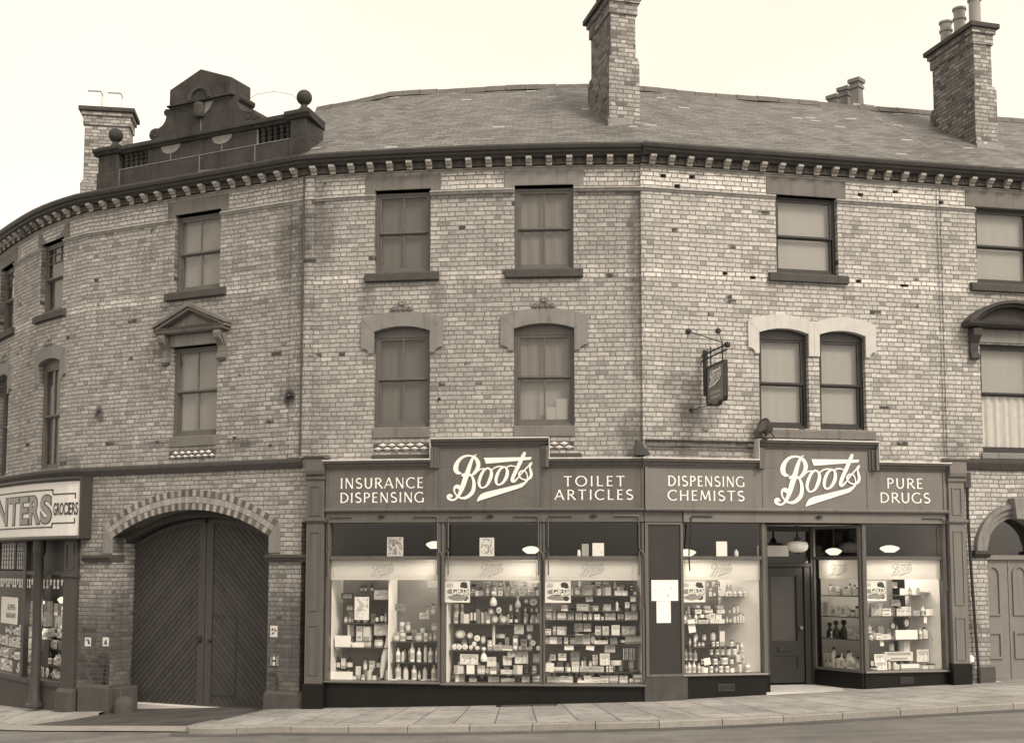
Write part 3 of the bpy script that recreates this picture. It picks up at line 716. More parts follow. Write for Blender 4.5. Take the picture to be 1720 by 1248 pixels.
# flared capitals: strokes in a unit-high box; 1 = thick, 0 = thin
def arcq(cx, cy, rx, ry, a0, a1, n=16): return [(cx + rx * math.cos(math.radians(a0 + (a1 - a0) * i / n)), cy + ry * math.sin(math.radians(a0 + (a1 - a0) * i / n))) for i in range(n + 1)]
CAPS = {
 'A': (.86, [[(.03, 0), (.43, 1)], [(.43, 1), (.83, 0)], [(.19, .33), (.67, .33)]]), 'C': (.84, [arcq(.5, .5, .46, .48, 48, 312)]),
 'D': (.84, [[(.12, 0), (.12, 1)], [(.08, .96)] + arcq(.28, .5, .50, .46, 90, -90) + [(.08, .04)]]), 'E': (.58, [[(.12, 0), (.12, 1)], [(.08, .955), (.54, .955)], [(.08, .52), (.48, .52)], [(.08, .045), (.56, .045)]]),
 'G': (.90, [arcq(.5, .5, .46, .48, 48, 300) + [(.8, .12)], [(.83, .02), (.83, .43)]]), 'H': (.86, [[(.12, 0), (.12, 1)], [(.74, 0), (.74, 1)], [(.12, .51), (.74, .51)]]),
 'I': (.26, [[(.13, 0), (.13, 1)]]), 'L': (.58, [[(.12, 0), (.12, 1)], [(.08, .045), (.56, .045)]]),
 'M': (1.0, [[(.08, 0), (.18, 1)], [(.18, 1), (.5, .12)], [(.5, .12), (.82, 1)], [(.82, 1), (.92, 0)]]), 'N': (.86, [[(.12, 0), (.12, 1)], [(.12, 1), (.74, 0)], [(.74, 0), (.74, 1)]]),
 'O': (1.0, [arcq(.5, .5, .45, .475, 90, 450, 28)]), 'P': (.64, [[(.12, 0), (.12, 1)], [(.08, .96)] + arcq(.26, .72, .32, .24, 90, -90) + [(.08, .48)]]),
 'R': (.74, [[(.12, 0), (.12, 1)], [(.08, .96)] + arcq(.27, .73, .32, .23, 90, -90) + [(.1, .50)], [(.34, .50), (.76, 0)]]),
 'S': (.64, [arcq(.33, .735, .25, .225, 42, 225, 10) + [(.33, .50)] + arcq(.32, .265, .27, .225, 45, -145, 12)]), 'T': (.74, [[(.37, 0), (.37, 1)], [(.02, .955), (.72, .955)]]),
 'U': (.82, [[(.12, 1), (.12, .38)] + arcq(.41, .36, .29, .33, 180, 360, 12) + [(.70, .38), (.70, 1)]]),
}
THIN = {('A', 0), ('A', 2), ('N', 0), ('N', 2), ('M', 0), ('M', 2), ('H', 2), ('U', 9), ('E', 1), ('E', 2), ('E', 3), ('L', 1), ('T', 1)}
def caps(g, text, s0, s1, z0, z1, d, gap=.20, place=None):
    """a line of capitals filling s0..s1"""
    h = z1 - z0; adv = sum(CAPS[c][0] for c in text) + gap * (len(text) - 1); kx = (s1 - s0) / adv; x = 0; n = 0
    pl = place or (lambda a, b, l: (a, d + l, b))
    for c in text:
        w, S = CAPS[c]
        for i, P in enumerate(S):
            th = .085 if (c, i) in THIN else .128
            m = len(P); Q = []
            if m == 2: P = [P[0], (P[0][0] * .5 + P[1][0] * .5, P[0][1] * .5 + P[1][1] * .5), P[1]]; m = 3
            for j, (px, py) in enumerate(P):
                t = j / (m - 1); fl = 1 + .26 * abs(2 * t - 1) ** 2
                if m > 6 and c in 'CGODPRS': # stress on the bowls
                    a, b = P[max(0, j-1)], P[min(m-1, j+1)]; v = abs(b[1]-a[1]) / (math.hypot(b[0]-a[0], b[1]-a[1]) or 1); fl = .70 + .42 * v; 
                    if c == 'S': fl = 1.02
                Q.append((s0 + (x + px) * kx, z0 + py * h, th * fl * h))
            ribbon(g, Q, pl, .0006 * (n % 5), smooth=False, roundends=False); n += 1
        x += w + gap
def type_text(g, text, s0, s1, z0, z1, place, bold=0.):
    """block letters from the built-in face, fitted to a box"""
    cu = bpy.data.curves.new('type', 'FONT'); cu.body = text; cu.offset = bold; o = bpy.data.objects.new('type', cu); COL.objects.link(o)
    dg = bpy.context.evaluated_depsgraph_get(); me = o.evaluated_get(dg).to_mesh()
    V = [(v.co.x, v.co.y) for v in me.vertices]; F = [list(p.vertices) for p in me.polygons]
    x0, x1 = min(v[0] for v in V), max(v[0] for v in V); y0, y1 = min(v[1] for v in V), max(v[1] for v in V)
    for f in F: g.face([place(s0 + (V[i][0] - x0) / (x1 - x0) * (s1 - s0), z0 + (V[i][1] - y0) / (y1 - y0) * (z1 - z0)) for i in f], [(0, 0)] * len(f))
    o.evaluated_get(dg).to_mesh_clear(); bpy.data.objects.remove(o); bpy.data.curves.remove(cu)

# ------------------------------------------------------------------ ground
def sheet(name, rows, mat, kind='structure', uvs=None):
    """grid of world points -> one mesh"""
    g = MB(False)
    for i in range(len(rows) - 1):
        for j in range(len(rows[0]) - 1):
            q = [(i, j), (i + 1, j), (i + 1, j + 1), (i, j + 1)]
            g.face([rows[a][b] for a, b in q], [uvs[a][b] for a, b in q] if uvs else [(rows[a][b][0], rows[a][b][1]) for a, b in q])
    return tag(g.build(name, mat), kind=kind)
xs = [-400, -120, -60, -30, -15, -12, -10, -9, -8, -7, -6, -5, -4.4, -3.7, -3, -2, 0, 2, 4, 6, 8, 10, 14, 20, 30, 60, 120, 400]
ys = [-300, -100, -40, -15, -5, 2, 6, 10, 13, 15, 17, 18, 19, 20, 21, 22, 23, 24, 26, 30, 40, 100, 600]
road = sheet('road', [[(x, y, gz(x) - .105) for y in ys] for x in xs], 'road')
KERB = [(-5.02, 20.3), (-5.22, 20.02), (-5.33, 19.82), (-5.3, 19.6), (-5.12, 19.4), (-4.7, 19.2), (-4.31, 19.07), (-3.33, 18.79), (-2.4, 18.55), (-1.47, 18.36), (-.5, 18.25), (.34, 18.19), (1.2, 18.11), (2.13, 18.05), (3.01, 18.07), (4.0, 18.18), (4.85, 18.33), (6.41, 18.62), (7.8, 18.85), (10, 19.28), (13, 19.9), (17, 20.7), (24, 22.1)]
GATE_R = [(-4.42, 21.3), (-5.02, 20.3)]
def dens(P, st=.35):
    out = []
    for (a, b) in zip(P, P[1:]):
        n = max(1, int(math.hypot(b[0] - a[0], b[1] - a[1]) / st))
        out += [(a[0] + (b[0] - a[0]) * k / n, a[1] + (b[1] - a[1]) * k / n) for k in range(n)]
    return out + [P[-1]]
def facade_at(X):
    lo, hi = -12., 22.
    for _ in range(40):
        m = (lo + hi) / 2
        if PT(m, 0, 0)[0] < X: lo = m
        else: hi = m
    return lo
def offset_in(P, w):
    out = []
    for i, p in enumerate(P):
        a, b = P[max(0, i - 1)], P[min(len(P) - 1, i + 1)]; dx, dy = b[0] - a[0], b[1] - a[1]; l = math.hypot(dx, dy)
        out.append((p[0] - dy / l * w, p[1] + dx / l * w))
    return out
K = dens(KERB); KI = offset_in(K, .15)
rows, uvs = [], []; L = 0; nv = 7
for i, p in enumerate(KI):
    if i: L += math.hypot(p[0] - KI[i-1][0], p[1] - KI[i-1][1])
    s = max(-.95, facade_at(p[0] * .80 - (.15 if p[0] < -3 else 0)))
    q = PT(s, -.9 if s < 0 else (-1.25 if 8.1 < s < 10.2 else -.3), 0)
    if s > 0: q = PT(s, -.25, 0)
    D = math.hypot(q[0] - p[0], q[1] - p[1])
    rows.append([(p[0] + (q[0] - p[0]) * k / nv, p[1] + (q[1] - p[1]) * k / nv, gz(p[0] + (q[0] - p[0]) * k / nv) + .0) for k in range(nv + 1)])
    uvs.append([(L, D * k / nv) for k in range(nv + 1)])
sheet('pavement', rows, 'pavement', uvs=uvs)
# kerb stones, each about 0.95 m, with a thin joint between them
acc = [0]
for a, b in zip(K, K[1:]): acc.append(acc[-1] + math.hypot(b[0] - a[0], b[1] - a[1]))
def at_len(P, l):
    for i in range(len(P) - 1):
        if acc[i + 1] >= l: t = (l - acc[i]) / (acc[i + 1] - acc[i]); return (P[i][0] + (P[i+1][0] - P[i][0]) * t, P[i][1] + (P[i+1][1] - P[i][1]) * t)
    return P[-1]
g = MB(False); l = 0
while l < acc[-1] - .2:
    a, b = l + .006, min(l + .95, acc[-1]) - .006; n = 3; dz = RND.uniform(-.006, .006)
    for k in range(n):
        p, q = at_len(K, a + (b - a) * k / n), at_len(K, a + (b - a) * (k + 1) / n); pi, qi = at_len(KI, a + (b - a) * k / n), at_len(KI, a + (b - a) * (k + 1) / n)
        z = lambda w, e=.004: gz(w[0]) + e + dz
        mv = lambda u, v, f: (u[0] + (v[0] - u[0]) * f, u[1] + (v[1] - u[1]) * f)
        p2, q2 = mv(p, pi, .12), mv(q, qi, .12)
        g.face([(*p, gz(p[0]) - .13), (*q, gz(q[0]) - .13), (*q, z(q, -.012)), (*p, z(p, -.012))]); g.face([(*p, z(p, -.012)), (*q, z(q, -.012)), (*q2, z(q2)), (*p2, z(p2))]); g.face([(*p2, z(p2)), (*q2, z(q2)), (*qi, z(qi)), (*pi, z(pi))])
        if k == 0: g.face([(*p, gz(p[0]) - .13), (*p, z(p, -.012)), (*p2, z(p2)), (*pi, z(pi)), (*pi, gz(pi[0]) - .13)])
        if k == n - 1: g.face([(*q, gz(q[0]) - .13), (*qi, gz(qi[0]) - .13), (*qi, z(qi)), (*q2, z(q2)), (*q, z(q, -.012))])
    l += .95
tag(g.build('kerb', 'kerb'), kind='structure')
KO = offset_in(K, -.26)
sheet('gutter_channel', [[(*p, gz(p[0]) - .100) for p in offset_in(K, .02)], [(*p, gz(p[0]) - .098) for p in offset_in(K, -.13)], [(*p, gz(p[0]) - .101) for p in KO]], 'channel')
# yard crossing in front of the gate, its flush edging stones, and the grocer's pavement
ed = [(-14.5, 27.0), (-12.0, 24.4), (-10.4, 23.0), (-9.15, 21.85), (-8.2, 21.25), (-7.3, 20.8), (-6.4, 20.32), (-5.6, 19.88), (-5.25, 19.66)]
eo = offset_in(ed, .30)
sheet('edging', [[(*p, gz(p[0]) - .085) for p in ed], [(*p, gz(p[0]) - .045) for p in eo]], 'kerb')
inr = [eo[3], (-8.6, 22.2), (-7.75, 22.88)]
cx = [[(-7.75, 22.9), *[PT(s, -.52, 0)[:2] for s in (-4.42, -3.2, -2.0, -.7)]], [(-8.15, 22.5), (-7.3, 22.1), (-6.5, 21.7), (-5.7, 21.3), (-4.9, 20.9)], [(-8.65, 22.3), (-7.6, 21.7), (-6.7, 21.2), (-5.9, 20.7), (-5.1, 20.35)], [eo[3], eo[4], eo[5], eo[6], eo[7]], ]
cx[3][4] = (-5.2, 19.95)
sheet('crossing', [[(x, y, gz(x) - (.035, .05, .06, .063)[i]) for (x, y) in r] for i, r in enumerate(cx)], 'crossing')
lp = [[(-17, 34), (-14, 30.2), (-12.0, 27.6), (-10.4, 25.4), (-9.0, 24.0), PT(-4.45, -.3, 0)[:2]], [(-15.6, 30), (-13.2, 27.0), (-11.2, 24.9), (-9.9, 23.6), (-8.9, 23.1), PT(-4.42, .06, 0)[:2]], [(-14.6, 27.4), eo[1], eo[2], eo[3], (-8.62, 22.32), (-7.8, 22.8)]]
lpz = [[(x, y, gz(x) + (.004 if i < 2 or j > 3 else -.038)) for j, (x, y) in enumerate(r)] for i, r in enumerate(lp)]
sheet('pavement', lpz, 'pavement')
sheet('kerb', [lpz[-1], [(x, y, z - .2) for x, y, z in lpz[-1]]], 'kerb')

# ------------------------------------------------------------------ buildings
def at0(s, d=0): return PT(s, d, gs(s))
def roof(parent, s0, s1, prof, name='roof', ridge=True, d0=0):
    g = MB(); ss = splits(s0, s1, .4); L = [0]
    for p, q in zip(prof, prof[1:]): L.append(L[-1] + math.hypot(q[0] - p[0], q[1] - p[1]))
    for a, b in zip(ss, ss[1:]):
        for i in range(len(prof) - 1):
            p, q = prof[i], prof[i + 1]
            sag = lambda s, k: .018 * math.sin(s * 1.9 + k) + .012 * math.sin(s * 4.3)
            g.face([(a, p[0], p[1] + sag(a, i)), (b, p[0], p[1] + sag(b, i)), (b, q[0], q[1] + sag(b, i + 1)), (a, q[0], q[1] + sag(a, i + 1))], [(a, L[i]), (b, L[i]), (b, L[i+1]), (a, L[i+1])])
    o = g.build(name, 'slate', parent)
    if ridge:
        g = MB(); d, z = prof[-1]; n = int((s1 - s0) / .46)
        for k in range(n):
            a, b = s0 + (s1 - s0) * k / n + .006, s0 + (s1 - s0) * (k + 1) / n - .006; e = RND.uniform(-.006, .006) + .012 * math.sin(a * 1.9 + 1)
            g.sweep([(d + .15, z - .09 + e), (d + .09, z + .035 + e), (d, z + .075 + e), (d - .09, z + .035 + e), (d - .15, z - .09 + e), (d, z + .03 + e)], a, b, 1)
        g.build('ridge_tiles', 'ridge', o)
    return o
SLOPE = [(.28, 9.80), (-.6, 10.40), (-1.5, 11.00), (-2.4, 11.60), (-3.15, 12.10), (-3.8, 12.52)]

# the grocer's curved end of the row
grocer = thing('terrace_building', 'curving buff brick end of the terrace above the grocer shop', 'building', at0(-8))
H = [(-7.15, -6.13, 7.66, 9.18, None), (-9.95, -8.84, 7.66, 9.18, None), (-7.03, -6.08, 4.40, 6.60, 6.69), (-9.72, -8.95, 4.40, 6.60, 6.69), (-12.4, -11.4, 7.66, 9.18, None), (-12.4, -11.4, 4.4, 6.6, 6.69)]
HOLES[grocer.name] = H
g = MB(); wall(g, -14, -5.3, 2.98, 9.64, 0, H); g.box(-5.3 + .004, -5.12, -.3, -.002, -1, 2.98) if False else None
g.build('wall', 'brick', grocer)
eaves(grocer, -14, -5.3)
for (a, b, c, e, cr) in H:
    if cr is None:
        f = window(grocer, a, b, c, 9.15, None, 0, 'sash', 'blind_dim', False, True); sill(f, a, b); lintel(f, a, b)
    else:
        f = window(grocer, a, b, c, e, cr, 0, 'sash', 'blind_dim', True); hoodmould(f, a, b, 0, wl=.19, wr=.19)
g = MB(); g.sweep([(0.002, 4.20), (.05, 4.20), (.10, 4.30), (.10, 4.35), (0.002, 4.385)], -14, -5.3, .4); g.build('string_course', 'stone_sill', grocer)
roof(grocer, -14, -5.3, [(.28, 9.80), (-2, 10.1), (-5, 10.4)], ridge=False)
g = MB(); g.box(-14, -5.3, -5.1, -5.0, 6, 10.4); g.box(-14, -13.95, -5, -.3, 0, 10); g.build('rear_wall', 'brick', grocer)

# the gateway bay
gate_b = thing('gateway_building', 'narrow brick bay over a wide arched gateway, with carved stone parapet', 'building', at0(-2.5))
H = [(-3.06, -1.95, 7.66, 9.18, None), (-3.06, -1.955, 4.88, 6.60, None), (-4.40, -.70, -1., 2.98, 3.49)]
HOLES[gate_b.name] = H
g = MB(); wall(g, -5.3, 0, -1., 9.64, 0, H, .34)
g.box(-5.3, -4.404, -.75, -.345, -1, 3.0); g.box(-.696, -.02, -.75, -.345, -1, 3.0)
g.build('wall', 'brick_dim', gate_b)
eaves(gate_b, -5.3, 0)
f = window(gate_b, -3.06, -1.95, 7.66, 9.15, None, 0, 'sash', 'blind_mid', True); sill(f, -3.06, -1.95); lintel(f, -3.06, -1.95)
f = window(gate_b, -3.06, -1.955, 4.88, 6.585, None, 0, 'sash', 'blind_mid', True)
stone_box(f, 'sill', 'stone_lintel', -3.06, -1.955, -.2, .03, 4.68, 4.878)
stone_box(f, 'lintel', 'stone_mid', -3.10, -1.91, -.3, .035, 6.60, 6.83)
tile_strip(gate_b, -3.055, -1.96, 4.46, 4.60)
for i, e in enumerate((-3.175, -1.845)):                                                          # scrolled consoles
    g = MB(); P = [(.0, 6.28), (.07, 6.27), (.10, 6.31), (.09, 6.37), (.05, 6.40), (.06, 6.55), (.13, 6.63), (.19, 6.68), (.21, 6.76), (.19, 6.82), (0, 6.83)]
    g.sweep(P, e - .07, e + .07, 1); g.sweep([(.001, 6.30), (.085, 6.31), (.06, 6.38), (.03, 6.42), (.03, 6.53), (.1, 6.66), (.165, 6.75), (.001, 6.80)], e - .10, e + .10, 1); g.build('console', 'stone_lintel', f)
g = MB(); c = -2.51                                                                                # pediment
g.sweep([(.0, 6.832), (.16, 6.832), (.19, 6.86), (.20, 6.90), (.245, 6.93), (0, 6.95)], c - .82, c + .82, .9)
for sg in (-1, 1):
    for d, h0, h1 in ((.24, .09, 0), (.20, .15, .09)):
        P = [(c + sg * .86, 6.95 - h0 + .09 - (0 if h1 == 0 else .0)), (c + sg * .86, 7.02 - h1), (c, 7.40 - h1), (c, 7.40 - h0)]
        g.prism(P if sg > 0 else P[::-1], 0, d)
g.prism([(c - .66, 6.95), (c + .66, 6.95), (c, 7.27)], 0, .05); g.prism([(c - .42, 6.975), (c + .42, 6.975), (c, 7.19)], .05, .085)
g.build('pediment', 'stone_lintel', f, bevel=.006)
g = MB(); g.sweep([(0.002, 4.19), (.045, 4.19), (.09, 4.29), (.09, 4.345), (0.002, 4.375)], -5.3, 0, .5); g.build('string_course', 'stone_sill', gate_b)
# arch of alternating dark and pale bricks in two rings
inner = arc_pts(-4.40, -.70, 2.98, 3.49, 46); outer = arc_pts(-4.60, -.50, 3.255, 3.865, 46)
gd, gp = MB(), MB()
for i in range(46):
    def P(t, k): (a, b) = (inner, outer); x = a[k][0] + (b[k][0] - a[k][0]) * t; z = a[k][1] + (b[k][1] - a[k][1]) * t; return x, z
    e = .004
    for t0, t1, dark in ((0, .33, i % 2), (.34, .66, 2), (.67, 1, i % 2)):
        q = [P(t0, i), P(t0, i + 1), P(t1, i + 1), P(t1, i)]; cxm, czm = sum(p[0] for p in q) / 4, sum(p[1] for p in q) / 4
        q = [(cxm + (p[0] - cxm) * .94, czm + (p[1] - czm) * .96) for p in q]
        (gd if dark == 1 else gp).prism(q, -.05, .02 if dark == 1 else .022)
ar = gp.build('arch', 'pale_brick', gate_b); gd.build('dark_voussoirs', 'dark_brick', ar)
for sg, e in ((-1, -4.40), (1, -.70)):
    g = MB(); q = [(e, 2.672), (e, 2.975), (e + sg * .2, 3.25), (e + sg * .245, 3.22), (e + sg * .245, 2.672)]; g.prism(q if sg > 0 else q[::-1], -.3, .03); g.build('skewback', 'stone_mid', gate_b, bevel=.01)
for p, q in ((-5.12, -4.385), (-.72, .13)):
    g = MB(); g.sweep([(-.3, 2.515), (.05, 2.515), (.07, 2.56), (.10, 2.60), (.10, 2.645), (-.3, 2.668)], p, q, .5); g.build('impost', 'stone_sill', gate_b)
for p, q, z in ((-5.10, -4.32, .17), (-.70, .12, .24)):
    g = MB(); g.box(p, q, -.5, .11, -1, z - .05); g.sweep([(-.3, z - .05), (.11, z - .05), (.04, z), (-.3, z)], p + .01, q - .01, .5); g.build('plinth', 'grocer_stone', gate_b, bevel=.015)
g = MB(); g.box(-4.44, -4.12, -.5, -.02, -.9, .13); g.build('plinth', 'grocer_stone', gate_b, bevel=.02)
# rear arch ring and the two boarded leaves
g = MB(); rin = arc_pts(-4.38, -.72, 2.88, 3.36, 24); rout = arc_pts(-4.398, -.702, 2.975, 3.484, 24)
for i in range(24):
    q = [rin[i], rin[i+1], rout[i+1], rout[i]]; g.prism(q, -.54, -.345)
g.build('rear_arch', 'stone_dark', gate_b)
def clip(poly, nx, nz, c):
    out = []
    for i in range(len(poly)):
        p, q = poly[i], poly[(i + 1) % len(poly)]; a, b = p[0]*nx + p[1]*nz - c, q[0]*nx + q[1]*nz - c
        if a >= 0: out.append(p)
        if a * b < 0: t = a / (a - b); out.append((p[0] + (q[0]-p[0])*t, p[1] + (q[1]-p[1])*t))
    return out
top = arc_pts(-4.38, -.72, 2.87, 3.35, 40)
mid = -2.60
for sg in (-1, 1):
    arc = [p for p in top if (p[0] < mid - .02) == (sg < 0) and abs(p[0] - mid) > .02]
    ztop = max(p[1] for p in arc)
    x0, x1 = (-4.37, mid - .008) if sg < 0 else (mid + .008, -.73); zb = -.27 if sg < 0 else -.20
    leaf = [(x0, zb), (x1, zb)] + ([(x1, ztop)] + arc[::-1] + [(x0, arc[0][1])] if sg < 0 else [(x1, arc[-1][1])] + arc[::-1] + [(x0, ztop)])
    o_ = MB(); o_.prism(leaf, -.66, -.61); lf = o_.build('gate_leaf', 'gate', gate_b)
    gb = MB(); c45 = math.sqrt(.5); w = .092; ins = [(x0 + .02, zb + .02), (x1 - (.16 if sg < 0 else .02), zb + .02)]
    inner_leaf = clip(leaf, -1 if sg < 0 else 1, 0, -(x1 - .17) if sg < 0 else x0 + .17)
    nx, nz = (c45, -c45) if sg < 0 else (c45, c45)
    vals = [p[0]*nx + p[1]*nz for p in inner_leaf]; v = min(vals)
    while v < max(vals):
        q = clip(clip(inner_leaf, nx, nz, v + .005), -nx, -nz, -(v + w - .005))
        if len(q) > 2: gb.prism(q, -.612, -.588 + RND.uniform(-.002, .002))
        v += w
    gb.build('boarding', 'gate_board', lf, bevel=.004)
    gb = MB(); xa, xb = (x1 - .16, x1) if sg < 0 else (x0, x0 + .16); gb.box(xa, xb, -.612, -.575, zb + .01, ztop - .09)
    tt = arc if sg < 0 else arc
    for (ax, az), (bx, bz) in zip(tt, tt[1:]): gb.prism([(ax, az - .10), (bx, bz - .10), (bx, bz - .005), (ax, az - .005)], -.60, -.57)
    gb.build('batten', 'gate_edge', lf)
    if sg > 0:                                                                                    # wicket door in the right leaf
        a, b, c, e = -2.42, -1.86, .02, 1.50; gb = MB()
        for q in ((a - .012, a, c, e), (b, b + .012, c, e), (a, b, e, e + .012), (a, b, c - .012, c)): gb.box(q[0], q[1], -.60, -.578, q[2], q[3])
        gb.build('wicket_door', 'iron', lf)
        gb = MB(); gb.lathe(PT(-2.46, -.57, 1.03), [(.0, 0), (.035, .002), (.03, .03), (0, .035)], 10, (*normal(-2.5), 0)); gb.build('handle', 'iron', lf)
    else:
        gb = MB(); gb.box(-2.74, -2.66, -.575, -.55, 1.0, 1.12); gb.lathe(PT(-2.7, -.55, 1.03), [(.0, 0), (.03, .002), (.03, .04), (0, .045)], 10, (*normal(-2.5), 0)); gb.build('lock', 'iron', lf)
g = MB(); g.box(-4.38, -.72, -.72, -.50, -.9, -.20); g.box(-4.2, -1.1, -.5, -.38, -.9, -.265) if False else None
g.build('threshold', 'threshold', gate_b, bevel=.02)
g = MB(); g.box(-4.9, -.3, -1.3, -1.2, -1, 4); g.build('sky_screen', 'dark_room', gate_b)  # dark panel added behind the gate to block the sky showing through
# parapet with pierced panels, piers, balls and scrolled centrepiece
par = MB(); par.sweep([(-.35, 9.80), (.10, 9.80), (.10, 9.93), (.06, 9.95), (.06, 10.26), (.03, 10.28), (-.35, 10.28)], -5.03, -.02, .6)
par.sweep([(-.33, 10.60), (.05, 10.60), (.08, 10.64), (.12, 10.66), (.12, 10.74), (-.35, 10.76)], -4.47, -.36, .6)
par.box(-3.78, -1.12, -.3, .02, 10.28, 10.60); par.box(-5.0, -.05, -.3, -.2, 10.28, 10.62)
pp = par.build('parapet', 'stone_soot', gate_b, bevel=.008)
for a, b in ((-4.44, -3.80), (-1.10, -.40)):
    g = MB(); n = 5
    for k in range(n):
        c = a + (b - a) * (k + .5) / n
        g.lathe(PT(c, -.06, 10.28), [(.062, 0), (.062, .04), (.035, .07), (.062, .13), (.032, .165), (.062, .20), (.035, .25), (.062, .28), (.062, .32)], 10)
    g.build('balustrade', 'stone_soot', pp, smooth=True)
for a, b, lab in ((-5.04, -4.47, 0), (-.36, .02, 1)):
    g = MB(); bk = -.36 if not lab else -.62
    g.box(a, b, bk, .085, 9.80, 10.28); g.box(a + .02, b - .02, bk, .07, 10.281, 10.62)
    pr = g.build('pier', 'stone_soot', pp, bevel=.01)
    g = MB(); g.sweep([(bk - .05, 10.622), (.10, 10.622), (.14, 10.67), (.17, 10.69), (.17, 10.76), (bk - .05, 10.79)], a - .06, b + .07, 1); g.build('pier', 'stone_soot', pp, bevel=.008)
    c = (a + b) / 2; g = MB(); p = PT(c, -.12, 10.77)
    g.lathe(p, [(.19, 0), (.19, .03), (.13, .06), (.07, .13), (.055, .17), (.07, .19)] + [(.145 * math.sin(t), .315 - .145 * math.cos(t)) for t in [math.pi * k / 12 for k in range(2, 13)]], 24); g.build('ball_finial', 'stone_soot', pp, smooth=True)
c = -2.45
half = [(0, 10.76), (1.18, 10.76), (1.27, 10.80), (1.30, 10.88), (1.26, 10.97), (1.17, 11.00), (1.06, 10.985), (.96, 11.03), (.90, 11.10), (.87, 11.19), (.93, 11.24), (.94, 11.30), (.89, 11.345), (.82, 11.33), (.76, 11.33)]
P = [(c + x, z) for x, z in half] + [(c - x, z) for x, z in half[:0:-1]]
g = MB(); g.prism(P, -.42, .04)
g.prism([(c - .75, 11.331), (c + .75, 11.331), (c + .75, 11.68), (c, 11.97), (c - .75, 11.68)], -.50, .09); g.prism([(c - .80, 11.33), (c + .80, 11.33), (c + .80, 11.365), (c - .80, 11.365)], -.47, .12)
g.build('gable_stone', 'stone_soot', pp, bevel=.01)
g = MB()                                                                                          # carved arch, urn, scrolls
for k in range(10):
    t0, t1 = math.pi * k / 10, math.pi * (k + 1) / 10; f2 = lambda r, t: (c - r * math.cos(t), 11.37 + r * math.sin(t))
    g.prism([f2(.20, t1), f2(.20, t0), f2(.28, t0), f2(.28, t1)], .08, .125)
g.build('carved_arch', 'stone_dark', pp)
for e in (-1, 1):
    g = MB()
    for k in range(14):
        t = k * .55; r = .10 - .006 * k; g.lathe(PT(c + e * (1.13 + r * math.cos(t) * .8), .03, 10.875 + r * math.sin(t) * .9), [(.022, 0), (.02, .02), (0, .028)], 8, (*normal(c), 0))
    g.build('carved_scroll', 'stone_dark', pp)
g = MB(); g.lathe(PT(c - .02, .06, 11.0), [(.02, 0), (.10, .03), (.12, .1), (.12, .25), (.10, .3)], 12)
g.build('carved_urn', 'stone_dark', pp)
g = MB(); g.prism([(c + .08, 11.30), (c + .03, 11.02), (c + .22, 11.18), (c + .30, 11.31)], .03, .052); g.build('spalled_patch', 'stone_worn', pp)
for a in (-3.2, -1.95):
    g = MB(); g.prism([(a - .24, 10.595)] + [(a - .24 * math.cos(t), 10.59 - .16 * math.sin(t)) for t in [math.pi * k / 8 for k in range(1, 8)]] + [(a + .24, 10.595)], 0, .028); g.build('spalled_patch', 'stone_worn', pp)
g = MB()
for s_, z0, z1, d in ((-4.46, 9.96, 10.26, .063), (-2.45, 9.96, 10.26, .063), (-1.14, 9.96, 10.26, .063), (-3.2, 10.29, 10.59, .023), (-1.95, 10.29, 10.59, .023), (-1.12, 10.29, 10.58, .023), (c, 10.77, 11.3, .043)): g.box(s_ - .009, s_ + .009, -.01, d, z0, z1)
g.sweep([(.055, 10.268), (.066, 10.268), (.066, 10.283), (.03, 10.288)], -5.0, -.03, .6); g.box(c - .74, c + .7, .03, .046, 11.318, 11.329)
g.build('lime_joint', 'stone_mid', pp)
gr = roof(gate_b, -5.3, 0, [(-.36, 9.85), (-3, 10.4), (-6, 10.6)], ridge=False)
# end wall of the higher roof next door shows over the parapet, so no more of this roof is seen

# the chemist's two houses
chem = thing('terrace_building', 'two buff brick houses over the chemist shop, with grey slate roof and tall chimney', 'building', at0(4))
chem_H = [(1.30, 2.325, 7.66, 9.18, None), (3.835, 4.88, 7.66, 9.18, None), (1.312, 2.33, 4.885, 6.60, 6.69), (3.825, 4.885, 4.885, 6.60, 6.69)]
H2 = [(8.595, 9.80, 7.69, 9.13, None), (8.22, 9.17, 4.88, 6.59, 6.675), (9.378, 10.28, 4.88, 6.59, 6.675)]
RD = .06
LOST = [(6.42, 6.53, 9.30, 9.37), (6.68, 6.79, 9.125, 9.20), (6.96, 7.07, 9.32, 9.385), (7.56, 7.66, 7.60, 7.66), (8.08, 8.19, 7.55, 7.61), (10.14, 10.25, 7.585, 7.645), (11.02, 11.19, 7.55, 7.60), (10.22, 10.33, 9.20, 9.265), (10.92, 11.03, 9.30, 9.36), (11.85, 11.95, 9.16, 9.22)]
HOLES[chem.name] = chem_H + H2
g = MB(); wall(g, 0, 6.06, 3.22, 9.64, 0, chem_H); g.build('wall', 'brick', chem)
g = MB(); wall(g, 6.06, 12.3, 3.22, 9.64, RD, H2 + [(*q, None) for q in LOST]); g.box(12.12, 12.3, -.24, RD, -.5, 3.22); g.build('wall', 'brick_bright', chem)
for a, b, c, e in LOST:
    g = MB(); g.box(a - .01, b + .01, RD - .32, RD - .09, c - .01, e + .01); g.build('wall_core', 'frieze_dark', chem)
eaves(chem, 0.002, 6.058); eaves(chem, 6.06, 12.3, RD)
